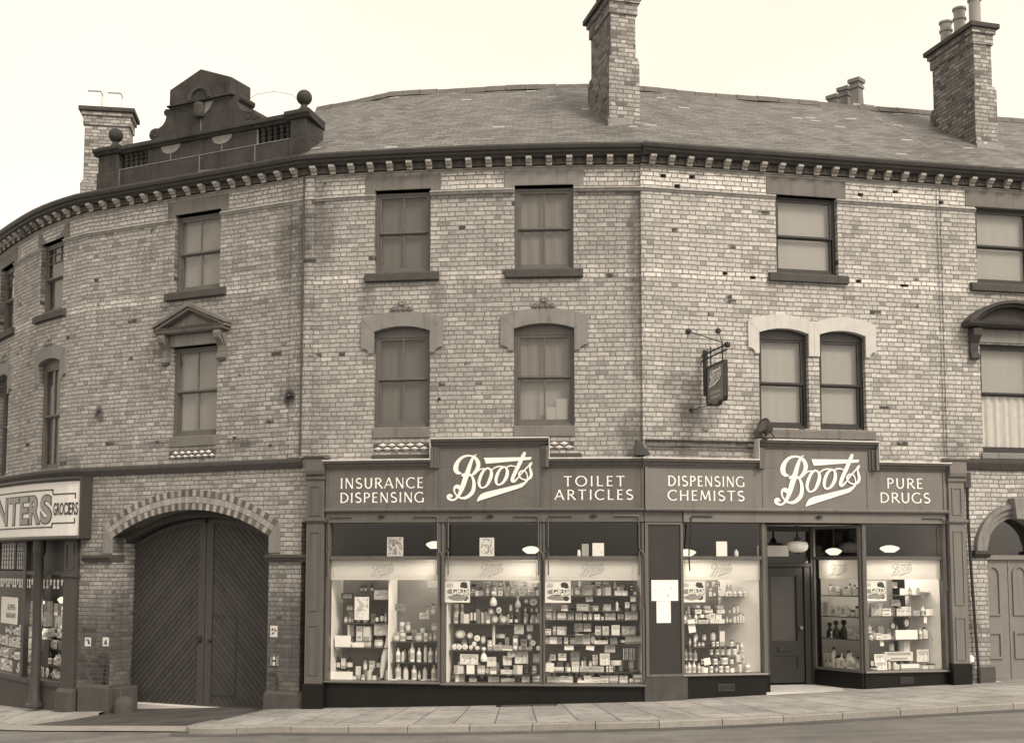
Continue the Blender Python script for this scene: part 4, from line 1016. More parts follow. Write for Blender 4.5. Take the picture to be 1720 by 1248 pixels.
for (a, b, c_, e, cr), bl in zip(chem_H, ('blind_dim', 'net', 'blind_dim', 'net')):
    if cr is None:
        f = window(chem, a, b, c_, 9.15, None, 0, 'sash', bl, True); sill(f, a, b); lintel(f, a, b, mat='stone_lintel' if a < 3 else 'stone_mid')
    else:
        f = window(chem, a, b, c_, e, cr, 0, 'sash', bl, True, drop=5.70 if a > 3 else None, lining='back_dark' if a > 3 else 'dark_room'); hoodmould(f, a, b); stone_box(f, 'sill', 'stone_lintel', a - .01, b + .01, -.2, .03, 4.69, 4.882)
        tile_strip(chem, a + .01, b - .01, 4.47, 4.60)
        stone_box(chem, 'stone_band', 'stone_sill', a - .02, b + .12, -.05, .03, 4.30, 4.40)
f = window(chem, *H2[0][:3], 9.13, None, RD, 'sash_dark', 'blind_light', False, meet=8.38); sill(f, H2[0][0], H2[0][1], RD, z=7.685); lintel(f, H2[0][0], H2[0][1], RD, notch=.0, z0=9.13, z1=9.455, over=.175)
for i in (1, 2):
    a, b = H2[i][:2]; f = window(chem, a, b, 4.88, 6.59, 6.675, RD, 'sash_dark', 'blind_light', False, meet=5.68)
    hoodmould(f, a, b, RD, 6.59, 6.675, 'stone_pale', False, wl=.205 if i == 1 else .104, wr=.104 if i == 1 else .205, shoulder=6.80, top=6.925)
g = MB(); g.sweep([(-.15, 4.70), (RD + .07, 4.70), (RD + .08, 4.84), (RD - .03, 4.878), (-.15, 4.878)], 8.12, 10.42, .8); g.build('sill', 'stone_lintel', chem, bevel=.008)
rf = roof(chem, -2.4, 12.3, SLOPE)
g = MB(); ss = [-2.4, -2.4]; g.face([(-2.4, p[0], p[1]) for p in SLOPE] + [(-2.4, -3.8, 9.8)]); g.build('gable_wall', 'brick', chem)
def rotn(deg): return (math.sin(math.radians(deg)), -math.cos(math.radians(deg)))
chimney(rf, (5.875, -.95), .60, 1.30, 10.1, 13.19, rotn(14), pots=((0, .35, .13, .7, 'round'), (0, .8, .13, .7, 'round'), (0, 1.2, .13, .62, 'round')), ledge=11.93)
g = MB(); g.box(5.55, 6.22, -.93, -.88, 10.55, 10.72); g.build('flashing', 'lead', rf)
g = MB(); g.box(-.06, .16, -.30, .035, 4.36, 9.62); g.box(-.3, -.06, -.3, .02, 4.38, 9.62); g.build('corner_pier', 'brick_dim', chem)

# the house at the right end
house = thing('terrace_building', 'buff brick house at the right edge with round arched street door', 'building', at0(13.4))
H = [(12.60, 13.80, 7.69, 9.18, None), (12.595, 13.80, 4.52, 6.55, None), (12.60, 13.80, -.5, 2.72, 3.32)]
HOLES[house.name] = H
g = MB(); wall(g, 12.3, 17, -.5, 9.64, RD, H); g.build('wall', 'brick_bright', house)
eaves(house, 12.3, 17, RD)
f = window(house, 12.60, 13.80, 7.69, 9.15, None, RD, 'sash_dark', 'blind_light', False); sill(f, 12.60, 13.80, RD, z=7.69); lintel(f, 12.60, 13.80, RD, z0=9.15, z1=9.49, notch=0, over=.2)
f = window(house, 12.595, 13.80, 4.52, 6.55, None, RD, 'sash_dark', 'blind_light', False, meet=5.62, drop=5.62, curtain=5.6)
stone_box(f, 'sill', 'stone_mid', 12.55, 13.85, -.1, RD + .05, 4.40, 4.518); stone_box(f, 'lintel', 'stone_mid', 12.56, 13.84, -.24, RD + .03, 6.57, 6.83)
for e in (12.455, 13.945):
    g = MB(); P = [(RD, 6.24), (RD + .08, 6.23), (RD + .11, 6.27), (RD + .09, 6.34), (RD + .06, 6.38), (RD + .07, 6.54), (RD + .14, 6.62), (RD + .19, 6.68), (RD + .2, 6.80), (RD, 6.83)]
    g.sweep(P, e - .085, e + .085, 1); g.build('console', 'stone_dark', f, bevel=.008)
g = MB(); A0, A1, A2 = (arc_pts(12.24 + k, 14.16 - k, 6.93, 7.34 - k * .55, 24) for k in (0, .10, .2))
for i in range(24):
    g.prism([A1[i], A1[i+1], A0[i+1], A0[i]], 0, RD + .27); g.prism([A2[i], A2[i+1], A1[i+1], A1[i]], 0, RD + .19)
g.sweep([(0, 6.84), (RD + .2, 6.84), (RD + .25, 6.88), (RD + .27, 6.928), (0, 6.928)], 12.24, 14.16, .6); g.prism([(12.45, 6.93), (13.95, 6.93)] + [p for p in A2[::-1] if 12.45 < p[0] < 13.95], 0, RD + .06)
g.build('pediment', 'stone_dark', f)
g = MB(); g.sweep([(0.01, 4.20), (RD + .05, 4.20), (RD + .10, 4.32), (RD + .10, 4.395), (0.01, 4.398)], 12.16, 17, .6); g.build('string_course', 'stone_dark', house)
g = MB(); N_ = 20
for r0, r1, d in ((.60, .68, .06), (.68, .78, .10), (.78, .86, .15)):
    for k in range(N_):
        t0, t1 = math.pi * k / N_, math.pi * (k + 1) / N_; f2 = lambda r, t: (13.2 - r * math.cos(t), 2.72 + r * math.sin(t)); g.prism([f2(r0, t1), f2(r0, t0), f2(r1, t0), f2(r1, t1)], -.1, RD + d - .04)
g.prism([(13.11, 3.30), (13.29, 3.30), (13.33, 3.68), (13.07, 3.68)], 0, RD + .2); g.build('door_arch', 'stone_mid', house)
for a, b in ((12.30, 12.62), (13.78, 14.1)):
    g = MB(); g.sweep([(-.1, 2.59), (RD + .05, 2.59), (RD + .12, 2.66), (RD + .12, 2.718), (-.1, 2.718)], a, b, 1); g.build('impost', 'stone_dark', house)
    g = MB(); g.box(a + .03, b + (.04 if a < 13 else 0), -.2, RD + .07, -.4, .63); g.build('plinth', 'grocer_stone', house, bevel=.015)
g = MB(); g.box(12.61, 13.79, -.3, -.2, .36, 2.56); dr = g.build('door', 'house_paint', house)
for x in (12.72, 13.27):
    g = MB(); w = .30
    pan = [(x, 1.53), (x + w, 1.53), (x + w, 2.30)] + [(x + w / 2 + w / 2 * math.cos(t), 2.30 + w / 2 * math.sin(t)) for t in [math.pi * k / 8 for k in range(1, 8)]] + [(x, 2.30)]
    ins = [(x + w / 2 + (p[0] - x - w / 2) * .74, 1.93 + (p[1] - 1.93) * .93) for p in pan]
    for i in range(len(pan)): j = (i + 1) % len(pan); g.prism([pan[i], pan[j], ins[j], ins[i]], -.2, -.17)
    pan = [(x, .74), (x + w, .74), (x + w, 1.24), (x, 1.24)]; ins = [(x + .045, .785), (x + w - .045, .785), (x + w - .045, 1.195), (x + .045, 1.195)]
    for i in range(4): j = (i + 1) % 4; g.prism([pan[i], pan[j], ins[j], ins[i]], -.2, -.17)
    g.build('panel', 'house_paint', dr)
g = MB(); g.box(12.61, 13.79, -.28, -.13, 2.56, 2.64); g.box(13.185, 13.215, -.21, -.185, .36, 2.555); g.build('transom', 'house_paint', dr)
g = MB(); P = [(12.6, 2.64), (13.8, 2.64)] + [(13.2 + .6 * math.cos(t), 2.72 + .6 * math.sin(t)) for t in [math.pi * k / 14 for k in range(15)]]; g.prism(P, -.27, -.262); g.build('fanlight', 'glass', dr)
g = MB(); g.box(12.55, 13.85, -.7, -.6, 0, 3.5); g.build('hall', 'dark_room', house)
g = MB(); g.box(12.62, 13.78, -.3, RD + .04, -.2, .355); g.build('door_step', 'threshold', house, bevel=.015)
rf2 = roof(house, 12.305, 17, SLOPE)
chimney(rf2, (13.79, -1.25), .52, 1.5, 10.2, 13.42, rotn(15), pots=((0, .25, .125, .95, 'round'), (0, .75, .125, .66, 'round'), (0, 1.22, .125, .58, 'round')), ledge=12.12)
g = MB(); g.box(13.5, 14.1, -1.22, -1.15, 10.72, 10.86); g.build('flashing', 'lead', rf2)

# stacks that belong to houses behind
far = thing('chimney', 'distant stack with three square capped pots, just showing over the slate ridge', 'chimney', (8.1, 28, 10))
g = MB(False)
B0 = Vector((8.21, 27.5, 0)); B1 = Vector((7.95, 28.5, 0))
st = MB(False); t_ = (B1 - B0).normalized(); n_ = Vector((-t_.y, t_.x, 0)) * .28
C = [B0 - t_ * .3 + n_, B0 - t_ * .3 - n_, B1 + t_ * .3 - n_, B1 + t_ * .3 + n_]
for i in range(4): p, q = C[i], C[(i+1) % 4]; st.face([(p.x, p.y, 9), (q.x, q.y, 9), (q.x, q.y, 13.25), (p.x, p.y, 13.25)], [(0, 9), ((q-p).length, 9), ((q-p).length, 13.25), (0, 13.25)])
st.face([(p.x, p.y, 13.25) for p in C]); st.build('stack', 'brick_stack', far)
for k in (0, .5, 1):
    p = B0.lerp(B1, k); g = MB(False); g.lathe((p.x, p.y, 13.24), [(.17, 0), (.15, .48), (.19, .49), (.19, .55), (.16, .56), (.17, .62), (.215, .63), (.215, .72), (.13, .72), (.11, .5), (0, .5)], 4); g.build('chimney_pot', 'stone_mid', far)
lc = thing('chimney', 'brick stack with two pale square pots rising behind the left end of the stone parapet', 'chimney', (-9.0, 27.5, 9))
def pt_world(x, y):
    return x, y
_o = Vector((-9.50, 27.4, 0)); best = min(((s_, d_) for s_ in [-12 + .05 * k for k in range(160)] for d_ in [-.2 * k for k in range(40)]), key=lambda q: (PT(q[0], q[1], 0)[0] - _o.x) ** 2 + (PT(q[0], q[1], 0)[1] - _o.y) ** 2)
chimney(lc, best, 1.12, .7, 8, 13.22, rotn(9), side='brick_stack', pots=((-.33, .3, .145, .46, 'square'), (.13, .3, .145, .44, 'square')), ledge=11.45)

# ------------------------------------------------------------------ the chemist's shopfront
shop = thing('shopfront', 'long painted chemist shopfront with stepped name board, pilasters and six display windows', 'shopfront', at0(6))
GT, SB = 3.17, 2.55                                                                               # head of the glass, transom bar
def outline(g, a, b, c, e, d, w=.03, t=.02):
    """raised moulding round a panel"""
    g.box(a, b, d, d + t, e - w, e); g.box(a, b, d, d + t, c, c + w); g.box(a, a + w, d, d + t, c + w, e - w); g.box(b - w, b, d, d + t, c + w, e - w)
def pilaster(a, b, d, zb, panels, paint, base_z):
    g = MB(); g.box(a, b, -.1, d, zb, 4.02)
    g.sweep([(-.1, 3.20), (d + .02, 3.20), (d + .05, 3.235), (d + .05, 3.275), (-.1, 3.285)], a - .035, b + .035, 1)
    g.sweep([(-.1, 3.955), (d + .02, 3.955), (d + .035, 3.985), (d + .035, 4.018), (-.1, 4.018)], a - .02, b + .02, 1)
    o = g.build('pilaster', paint, shop, bevel=.005)
    g = MB(); g.sweep([(-.1, 4.02), (d + .02, 4.02), (d + .07, 4.06), (d + .085, 4.12), (d + .085, 4.33), (-.1, 4.33)], a - .01, b + .01, 1)
    g.sweep([(-.1, 4.332), (d + .10, 4.332), (d + .12, 4.36), (d + .12, 4.385), (-.1, 4.41)], a - .04, b + .04, 1); g.build('console_block', paint, o, bevel=.006)
    g = MB()
    for c, e in panels: outline(g, a + .06, b - .06, c, e, d, .022, .016)
    g.build('panel_moulding', paint, o)
    g = MB(); g.box(a - .03, b + .03, -.1, d + .03, base_z - .6, zb - .002); g.build('plinth_block', 'riser', o, bevel=.01)
    return o
pilaster(.155, .475, .17, .40, [(.55, 1.42), (1.66, 3.05), (3.33, 3.86)], 'trim', 0)
pilaster(11.78, 12.10, .20, .70, [(.76, 1.53), (1.74, 3.08), (3.36, 3.86)], 'fascia_bright', .33)
# name board
def cornice(g, z, d=.12, a=0, b=0):
    g.sweep([(d - .12, z - .145), (d + .02, z - .145), (d + .035, z - .11), (d + .06, z - .10), (d + .07, z - .06), (d + .12, z - .045), (d + .135, z - .005), (d + .13, z + .012), (d - .12, z + .03)], a, b, .5)
FA = [(.48, 6.055, 2.395, 4.44, 'fascia', 'trim'), (6.065, 11.775, 8.10, 10.375, 'fascia_bright', 'fascia')]
fascias = []
for a, b, r0, r1, paint, tr in FA:
    D = .12 if a < 3 else .16
    g = MB(); g.box(a, b, -.12, D, 3.40, 4.16); g.box(r0 + .05, r1 - .05, -.12, D + .003, 4.161, 4.52)
    fb = g.build('name_board', paint, shop); fascias.append(fb)
    g = MB(); cornice(g, 4.285, D, a - .02, r0 + .0); cornice(g, 4.285, D, r1, b + .03); cornice(g, 4.645, D, r0, r1)
    for p, q in ((r0, r0 + .14), (r1 - .14, r1)):                                                  # upright mouldings of the step
        s_ = 1 if p == r0 else -1; x = p if p == r0 else q
        for k0, k1, dd in ((0, .05, .135), (.05, .10, .075), (.10, .14, .035)):
            u, v = sorted((x + s_ * k0, x + s_ * k1)); g.box(u, v, -.05, D + dd, 4.142, 4.503)
    g.build('cornice', tr, fb)
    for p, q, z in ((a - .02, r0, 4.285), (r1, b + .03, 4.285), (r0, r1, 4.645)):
        g = MB(); g.sweep([(-.05, z + .034), (D + .135, z + .008), (D + .142, z - .006), (D + .146, z - .004), (D + .142, z + .018), (-.05, z + .046)], p, q, .5); g.build('cornice_highlight', 'edge_highlight', fb)  # pale strip painting the highlight along the cornice lip
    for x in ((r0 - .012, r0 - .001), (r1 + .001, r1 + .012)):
        g = MB(); g.box(x[0], x[1], -.04, D + .142, 4.30, 4.66); g.build('cornice_highlight', 'edge_highlight', fb)  # the same painted highlight, upright at the step
    g = MB(); g.sweep([(-.1, 3.385), (D + .03, 3.385), (D + .05, 3.41), (D + .05, 3.43), (D + .02, 3.45), (-.1, 3.45)], a, b, .5)
    for x in ([2.535, 4.31] if a < 3 else [8.21, 10.205]): g.box(x - .012, x + .012, D - .02, D + .012, 3.452, 4.135)
    x0, x1 = (a + .02, b) if a < 3 else (a, b - .05)
    g.box(x0, x0 + .03, D - .02, D + .02, 3.452, 4.138); g.box(x1 - .03, x1, D - .02, D + .02, 3.452, 4.138)
    g.box(a + .05, b - .05, D - .01, D + .0018, 3.632, 3.638)
    g.build('board_moulding', 'fascia' if a < 3 else 'fascia_bright', fb)
for fb, text, s0, s1, z0, z1, sz in ((0, 'INSURANCE', .755, 2.245, 3.80, 3.985, 0), (0, 'DISPENSING', .755, 2.26, 3.55, 3.728, 0), (0, 'TOILET', 4.69, 5.74, 3.815, 3.99, 0), (0, 'ARTICLES', 4.535, 5.88, 3.58, 3.755, 0),
        (1, 'DISPENSING', 6.46, 7.86, 3.82, 4.0, 0), (1, 'CHEMISTS', 6.455, 7.86, 3.572, 3.75, 0), (1, 'PURE', 10.585, 11.29, 3.83, 4.015, 0), (1, 'DRUGS', 10.445, 11.43, 3.572, 3.755, 0)):
    g = MB(); caps(g, text, s0, s1, z0, z1, (.125 if fb == 0 else .165), gap=.27 if text in ('TOILET', 'ARTICLES') else .20); g.build('lettering', 'letter', fascias[fb])
for fb, s0, zt in ((0, 2.663 - 143 / 924., 3.668 + 831 / 930.), (1, 8.412 - 143 / 826., 3.672 + 840 / 905.)):
    g = MB(); script_logo(g, s0, zt, 1720 / 922. if fb == 0 else 1720 / 832. , .130 if fb == 0 else .170); g.build('script_lettering', 'letter', fascias[fb])
# blind boxes under the board, with slot and hooks
for a, b, paint in ((.48, 6.05, 'trim'), (6.06, 6.74, 'trim'), (6.75, 11.76, 'fascia_bright')):
    g = MB(); D = .10 if a != 6.75 else .13; g.box(a, b, -.15, D, 3.205, 3.384); g.box(a, b, D, D + .015, 3.20, 3.235); bb = g.build('blind_box', paint, shop, bevel=.005)
    if a != 6.06:
        g = MB()
        for x in ((1.50, 3.42, 5.2) if a < 3 else (9.27,)): g.box(x - .06, x + .06, D, D + .03, 3.295, 3.315); g.box(x - .02, x + .02, D, D + .045, 3.28, 3.33)
        g.build('latch', 'iron', bb)
# windows: posts, transom bar, sill; glass; frosted pelmet with the script etched on it
def pelmet(parent, pl, L, d_of, s_of, name_only=False): pass
SILLZ = {'a': .445, 'b': .43, 'c': .43, 'd': .585, 'e': .575}
WINS = [('a', .56, 2.50), ('b', 2.62, 4.27), ('c', 4.365, 6.02), ('d', 6.755, 8.20), ('e', 10.19, 11.69)]
LOGO_C = {'a': 1.505, 'b': 3.435, 'c': 5.178, 'd': 7.476, 'e': 10.93}
wobj = {}
for k, a, b in WINS:
    zs = SILLZ[k]; pt = 'trim' if k in 'abc' else 'trim'
    g = MB(); l = {'a': .08, 'b': .06, 'c': .047, 'd': .05, 'e': .07}[k]; r = {'a': .06, 'b': .047, 'c': .045, 'd': .07, 'e': .09}[k]
    g.box(a - l, a, -.06, .07, zs, 3.204); g.box(b, b + r, -.06, .07, zs, 3.204)
    g.box(a - l + .015, a - .005, .07, .095, zs + .02, 3.19); g.box(b + .005, b + r - .015, .07, .095, zs + .02, 3.19)
    g.box(a, b, -.03, .085, SB, SB + .065); g.sweep([(-.06, zs - .03), (.11, zs - .03), (.125, zs - .015), (.11, zs + .012), (-.06, zs + .02)], a - l, b + r, .5); g.box(a, b, -.05, .05, GT, 3.204)
    w = g.build('display_window', pt, shop, bevel=.004); wobj[k] = w
    for z0, z1 in ((zs + .01, SB + .02), (SB + .05, GT + .02)):
        g = MB()
        for x, y in zip(splits(a - .01, b + .01, .25), splits(a - .01, b + .01, .25)[1:]): g.face([(x, .022, z0), (y, .022, z0), (y, .022, z1), (x, .022, z1)])
        g.build('pane', 'shopglass', w)
    g = MB(); g.box(a + .002, b - .002, -.03, -.008, 2.205, SB - .002); g.box(a + .002, b - .002, -.03, -.002, 2.20, 2.222)
    outline(g, a + .05, b - .05, 2.25, SB - .03, -.009, .012, .006); g.build('pelmet', 'pelmet', w)
    g = MB(); script_logo(g, LOGO_C[k] - .26, SB - .012, .52, -.007); g.build('pelmet_lettering', 'pelmet_mark', w)
# plain mullion covers between the first three windows carry on down to the black base
g = MB(); g.box(.48, 6.06, -.06, .045, -.35, .40); g.box(.48, 6.06, .045, .06, .37, .402); g.build('stall_riser', 'riser', shop, bevel=.006)
g = MB(); g.box(6.75, 8.275, -.06, .06, -.3, .553); rs = g.build('stall_riser', 'riser', shop, bevel=.006)
g = MB(); g.box(10.12, 11.745, -.06, .06, -.2, .543); rs2 = g.build('stall_riser', 'riser', shop, bevel=.006)
for o_, a, b, z0, z1 in ((rs, 7.36, 7.66, .30, .42), (rs2, 10.80, 11.05, .36, .47)):
    g = MB(); outline(g, a, b, z0, z1, .061, .014, .012)
    for i in range(4): z = z0 + .025 + i * .022; g.box(a + .015, b - .015, .061, .068, z, z + .010)
    g.build('vent', 'riser_grey', o_)
# black notice panel between the two halves
g = MB(); g.box(6.07, 6.745, -.08, .075, .56, 3.204); npn = g.build('notice_panel', 'black_panel', shop)
g = MB(); outline(g, 6.07, 6.745, .565, 3.20, .075, .045, .025); g.build('panel_moulding', 'fascia', npn)
g = MB(); g.box(6.045, 6.80, -.1, .11, -.4, .555); g.build('plinth_block', 'riser_grey', npn, bevel=.012)
# display cases behind the glass
def lining(parts, mat, name='display_lining'):
    g = MB()
    for f in parts: f(g)
    return g.build(name, mat, shop)
lining([lambda g: g.slab((.585, -.62), (.545, -.05), .44, 2.54, -.02), lambda g: g.slab((2.635, -.3), (2.615, -.05), .43, 2.54, -.02), lambda g: g.slab((1.60, -.60), (1.60, -.06), .44, 2.2, .022)], 'white_ply')
lining([lambda g: g.slab((2.66, -.62), (2.64, -.05), .43, 2.54, .02) , lambda g: g.slab((6.0, -.62), (6.03, -.05), .43, 2.54, .02)], 'white_ply')
lining([lambda g: g.slab((7.70, -.70), (8.20, -.05), .58, 2.54, -.02), lambda g: g.slab((10.42, -.62), (10.20, -.05), .57, 2.54, .02), lambda g: g.slab((11.40, -.72), (11.70, -.05), .57, 2.54, -.02)], 'white_ply')
lining([lambda g: g.box(.56, 2.53, -.68, -.64, .44, 2.56), lambda g: g.box(2.53, 6.04, -.68, -.64, .43, 2.56), lambda g: g.box(6.74, 7.72, -.76, -.72, .58, 2.56)], 'back_dark', 'display_back')
lining([lambda g: g.box(9.95, 11.42, -1.28, -1.24, .57, 2.56)], 'back_mid', 'display_back')
lining([lambda g: g.box(.5, 6.05, -.66, -.03, .40, .433), lambda g: g.box(6.75, 8.2, -.76, -.03, .55, .583), lambda g: g.box(10.2, 11.7, -.76, -.03, .54, .573)], 'back_mid', 'display_floor')
# the unlit shop behind
g = MB(); g.box(.2, 12.1, -6.2, -6.0, .2, 3.5); g.box(.2, 12.1, -6.0, -.14, 3.30, 3.40); g.box(.2, 8.26, -6.0, -.16, .10, .2); g.box(10.2, 12.1, -6.0, -.16, .10, .2); g.box(8.26, 10.2, -6, -1.3, .10, .26)
g.box(.16, .3, -6.0, -.14, .2, 3.3); g.box(12.0, 12.11, -6, -.25, .2, 3.3); g.build('shop_room', 'shop_dark', shop)
# lobby: splayed side windows, door, fanlight, step, ceiling
for (p, q, tag_) in (((10.12, .04), (9.70, -1.0), 'r'), ((8.27, .04), (8.70, -1.0), 'l')):
    th = .05 if tag_ == 'r' else -.05
    L = math.hypot(q[0] - p[0], q[1] - p[1]); at = lambda t: (p[0] + (q[0] - p[0]) * t, p[1] + (q[1] - p[1]) * t)
    g = MB(); g.slab(at(0), at(.05), .55, 3.17, th); g.slab(at(.96), at(1), .55, 3.17, th); g.slab(at(.05), at(.96), SB, SB + .065, th); g.slab(at(.05), at(.96), .555, .60, th * 1.3); g.slab(at(.05), at(.96), 3.12, 3.17, th)
    w = g.build('lobby_window', 'trim', shop); wobj['f' if tag_ == 'r' else 'g'] = w
    g = MB(); g.slab(at(.05), at(.96), .60, SB, th * .2); g.slab(at(.05), at(.96), SB + .065, 3.12, th * .2); g.build('pane', 'shopglass', w)
    P0, P1 = Vector(PT(*at(.08), 0)), Vector(PT(*at(.93), 0)); dr_ = (P1 - P0); ln = dr_.length; dr_ = dr_ / ln; nn = Vector((-dr_.y, dr_.x, 0)) * (-1 if tag_ == 'r' else 1)
    g = MB(); g.slab(at(.055), at(.955), 2.21, SB - .002, th * 1.0) if False else None
    A0, A1 = P0 + nn * .05, P1 + nn * .05
    g = MB(False)
    for z0, z1 in ((2.21, SB - .002),):
        for off in (0, .02):
            a_, b_ = A0 + nn * off, A1 + nn * off; g.face([(a_.x, a_.y, z0), (b_.x, b_.y, z0), (b_.x, b_.y, z1), (a_.x, a_.y, z1)], [(0, 0)] * 4)
        b0, b1 = A0 + nn * .02, A1 + nn * .02
        g.face([(A0.x, A0.y, z0), (A1.x, A1.y, z0), (b1.x, b1.y, z0), (b0.x, b0.y, z0)], [(0, 0)] * 4)
    g.build('pelmet', 'pelmet', w)
    g = MB(False); k = .50 / 1720; mid_ = (A0 + A1) / 2
    flip = dr_ if tag_ == 'l' else -dr_
    def place(x, y, l, k=k, mid_=mid_, flip=flip, nn=nn):
        v = mid_ + flip * ((x - 860) * k) - nn * (.004 + l); return (v.x, v.y, SB - .02 - y * k)
    script_logo(g, 0, 0, .5, 0, place); g.build('pelmet_lettering', 'pelmet_mark', w)
    g = MB(); g.slab(at(0), at(1), -.2, .553, th * 1.2); g.build('stall_riser', 'riser', w)
g = MB(); g.box(8.66, 8.72, -1.06, -.97, .26, 3.17); g.box(9.62, 9.72, -1.06, -.97, .26, 3.17); g.box(8.72, 9.62, -1.06, -.965, 2.42, 2.50); g.box(8.72, 9.62, -1.06, -.98, 3.08, 3.17); g.box(9.50, 9.62, -1.06, -1.0, .26, 2.42)
df = g.build('door_frame', 'door', shop, bevel=.006)
g = MB(); g.box(8.725, 8.84, -1.09, -1.04, .30, 2.41); g.box(9.38, 9.495, -1.09, -1.04, .30, 2.41); g.box(8.84, 9.38, -1.09, -1.04, 2.28, 2.41); g.box(8.84, 9.38, -1.09, -1.04, .82, 1.04); g.box(8.84, 9.38, -1.09, -1.04, .30, .50); g.box(8.84, 9.38, -1.085, -1.06, .50, .82)
outline(g, 8.84, 9.38, .50, .82, -1.06, .025, .018); outline(g, 8.84, 9.38, 1.04, 2.28, -1.06, .02, .015); dr = g.build('door', 'door', shop, bevel=.005)
g = MB(); g.box(8.98, 9.24, -1.04, -1.025, .885, .955); outline(g, 8.97, 9.25, .875, .965, -1.04, .012, .022); g.build('letterbox', 'iron', dr)
g = MB(); g.lathe(PT(9.42, -1.04, 1.30), [(.02, 0), (.02, .03), (.035, .045), (.03, .07), (0, .075)], 12, (*normal(9), 0)); g.build('handle', 'stone_mid', dr)
g = MB(); g.face([(8.83, -1.075, 1.03), (9.39, -1.075, 1.03), (9.39, -1.075, 2.29), (8.83, -1.075, 2.29)]); g.build('pane', 'shopglass', dr)
g = MB(); g.box(8.83, 9.39, -1.12, -1.10, 1.03, 2.29); g.build('blind', 'blind_brown', dr)
g = MB(); g.face([(8.72, -1.03, 2.50), (9.62, -1.03, 2.50), (9.62, -1.03, 3.08), (8.72, -1.03, 3.08)]); g.build('pane', 'shopglass', df)
g = MB(); P = [(8.24, .10), (10.15, .10), (10.15, .02), (9.70, -1.06), (8.70, -1.06), (8.24, .02)]
g.face([(p[0], p[1], .262) for p in P]); g.face([(p[0], p[1], .02) for p in P[::-1]])
for i in range(6): p, q = P[i], P[(i + 1) % 6]; g.face([(p[0], p[1], .02), (q[0], q[1], .02), (q[0], q[1], .262), (p[0], p[1], .262)])
g.build('door_step', 'threshold', shop)
g = MB(); g.face([(8.26, .05, 3.172), (10.13, .05, 3.172), (9.72, -1.05, 3.172), (8.68, -1.05, 3.172)]); g.face([(8.26, .05, 3.2), (10.13, .05, 3.2), (9.72, -1.05, 3.2), (8.68, -1.05, 3.2)]); g.build('lobby_ceiling', 'stone_mid', shop)
g = MB(); g.box(8.205, 8.275, -.05, .09, .55, 3.2); g.box(10.115, 10.185, -.05, .09, .545, 3.2); g.build('corner_post', 'fascia', shop, bevel=.006)
# iron arms of the sun blinds
def armp(pts, mat='trim'):
    g = MB(); g.tube([PT(*p) for p in pts], .012, 8); return g.build('blind_arm', mat, shop, smooth=True)
for a, b, dd in ((.50, 2.56, .125), (2.64, 4.31, .125), (4.37, 6.03, .125)):
    for x, sg in ((a + .055, 1), (b - .055, -1)):
        armp([(x + sg * .42, dd, 3.305), (x + sg * .02, dd, 3.305), (x, dd, 3.28), (x, dd, 2.76), (x - sg * .03, dd, 2.70), (x - sg * .075, dd, 2.66), (x - sg * .085, dd, 2.55), (x - sg * .085, dd, 1.78)])
        armp([(x, dd, 2.70), (x, dd, 2.29)])
armp([(7.27, .155, 3.305), (6.90, .155, 3.305), (6.875, .155, 3.28), (6.87, .155, 3.0), (6.835, .15, 2.72), (6.83, .15, 2.62)], 'iron'); armp([(6.83, .15, 2.60), (6.85, .13, 2.36)], 'iron')
armp([(11.28, .155, 3.305), (11.66, .155, 3.30), (11.70, .155, 3.24), (11.70, .155, 2.6), (11.72, .15, 2.0)])

# ------------------------------------------------------------------ grocer's shopfront
groc = thing('shopfront', 'dark grocer shopfront under a cream sign board, with iron column and leaded lights', 'shopfront', at0(-6.5))
g = MB(); g.box(-11, -5.0, -.1, .27, 3.03, 4.09); gbd = g.build('name_board', 'creamboard', groc)
g = MB(); g.box(-4.998, -4.965, -.1, .31, 2.97, 4.17); g.sweep([(-.1, 4.092), (.29, 4.092), (.33, 4.13), (.33, 4.17), (-.1, 4.185)], -11, -5.0, .4); g.sweep([(-.1, 2.95), (.30, 2.95), (.32, 2.98), (.30, 3.028), (-.1, 3.028)], -11, -5.0, .4); g.build('board_frame', 'grocer_paint', gbd, bevel=.006)
BD = .276
g = MB()
for z0, z1 in ((3.93, 3.955), (3.19, 3.215)): g.box(-11, -5.80, .26, BD, z0, z1, .4)
for x0, x1, z0, z1 in ((-5.80, -5.775, 3.86, 3.955), (-5.80, -5.775, 3.19, 3.29), (-5.775, -5.13, 3.835, 3.86), (-5.775, -5.13, 3.265, 3.29), (-5.15, -5.125, 3.75, 3.86), (-5.15, -5.125, 3.265, 3.37)): g.box(x0, x1, .26, BD, z0, z1)
g.build('board_line', 'blackletter', gbd)
for ch, s0, s1 in (('N', -8.50, -7.82), ('T', -7.72, -7.17), ('E', -7.10, -6.71), ('R', -6.655, -6.225), ('S', -6.205, -5.82)):
    for mat, d, bo in (('blackletter', .273, .052), ('greyletter', .279, .028)):
        g = MB(); k = .022 if bo > .05 else 0
        type_text(g, ch, s0 - k, s1 + k, 3.28 - k, 3.84 + k, lambda x, z: (x, d, z), bo); g.build('lettering', mat, gbd)
g = MB(); type_text(g, 'GROCERS', -5.745, -5.06, 3.43, 3.68, lambda x, z: (x, .278, z), .018); g.build('lettering', 'blackletter', gbd)
g = MB(); g.box(-5.60, -5.235, -.15, .10, -.4, 2.95); g.sweep([(-.1, 2.20), (.11, 2.20), (.14, 2.23), (.14, 2.27), (-.1, 2.28)], -5.62, -5.21, 1); pl_ = g.build('pilaster', 'grocer_paint', groc, bevel=.006)
g = MB(); outline(g, -5.54, -5.29, 2.36, 2.88, .10, .03, .02); g.build('panel_moulding', 'grocer_paint', pl_)
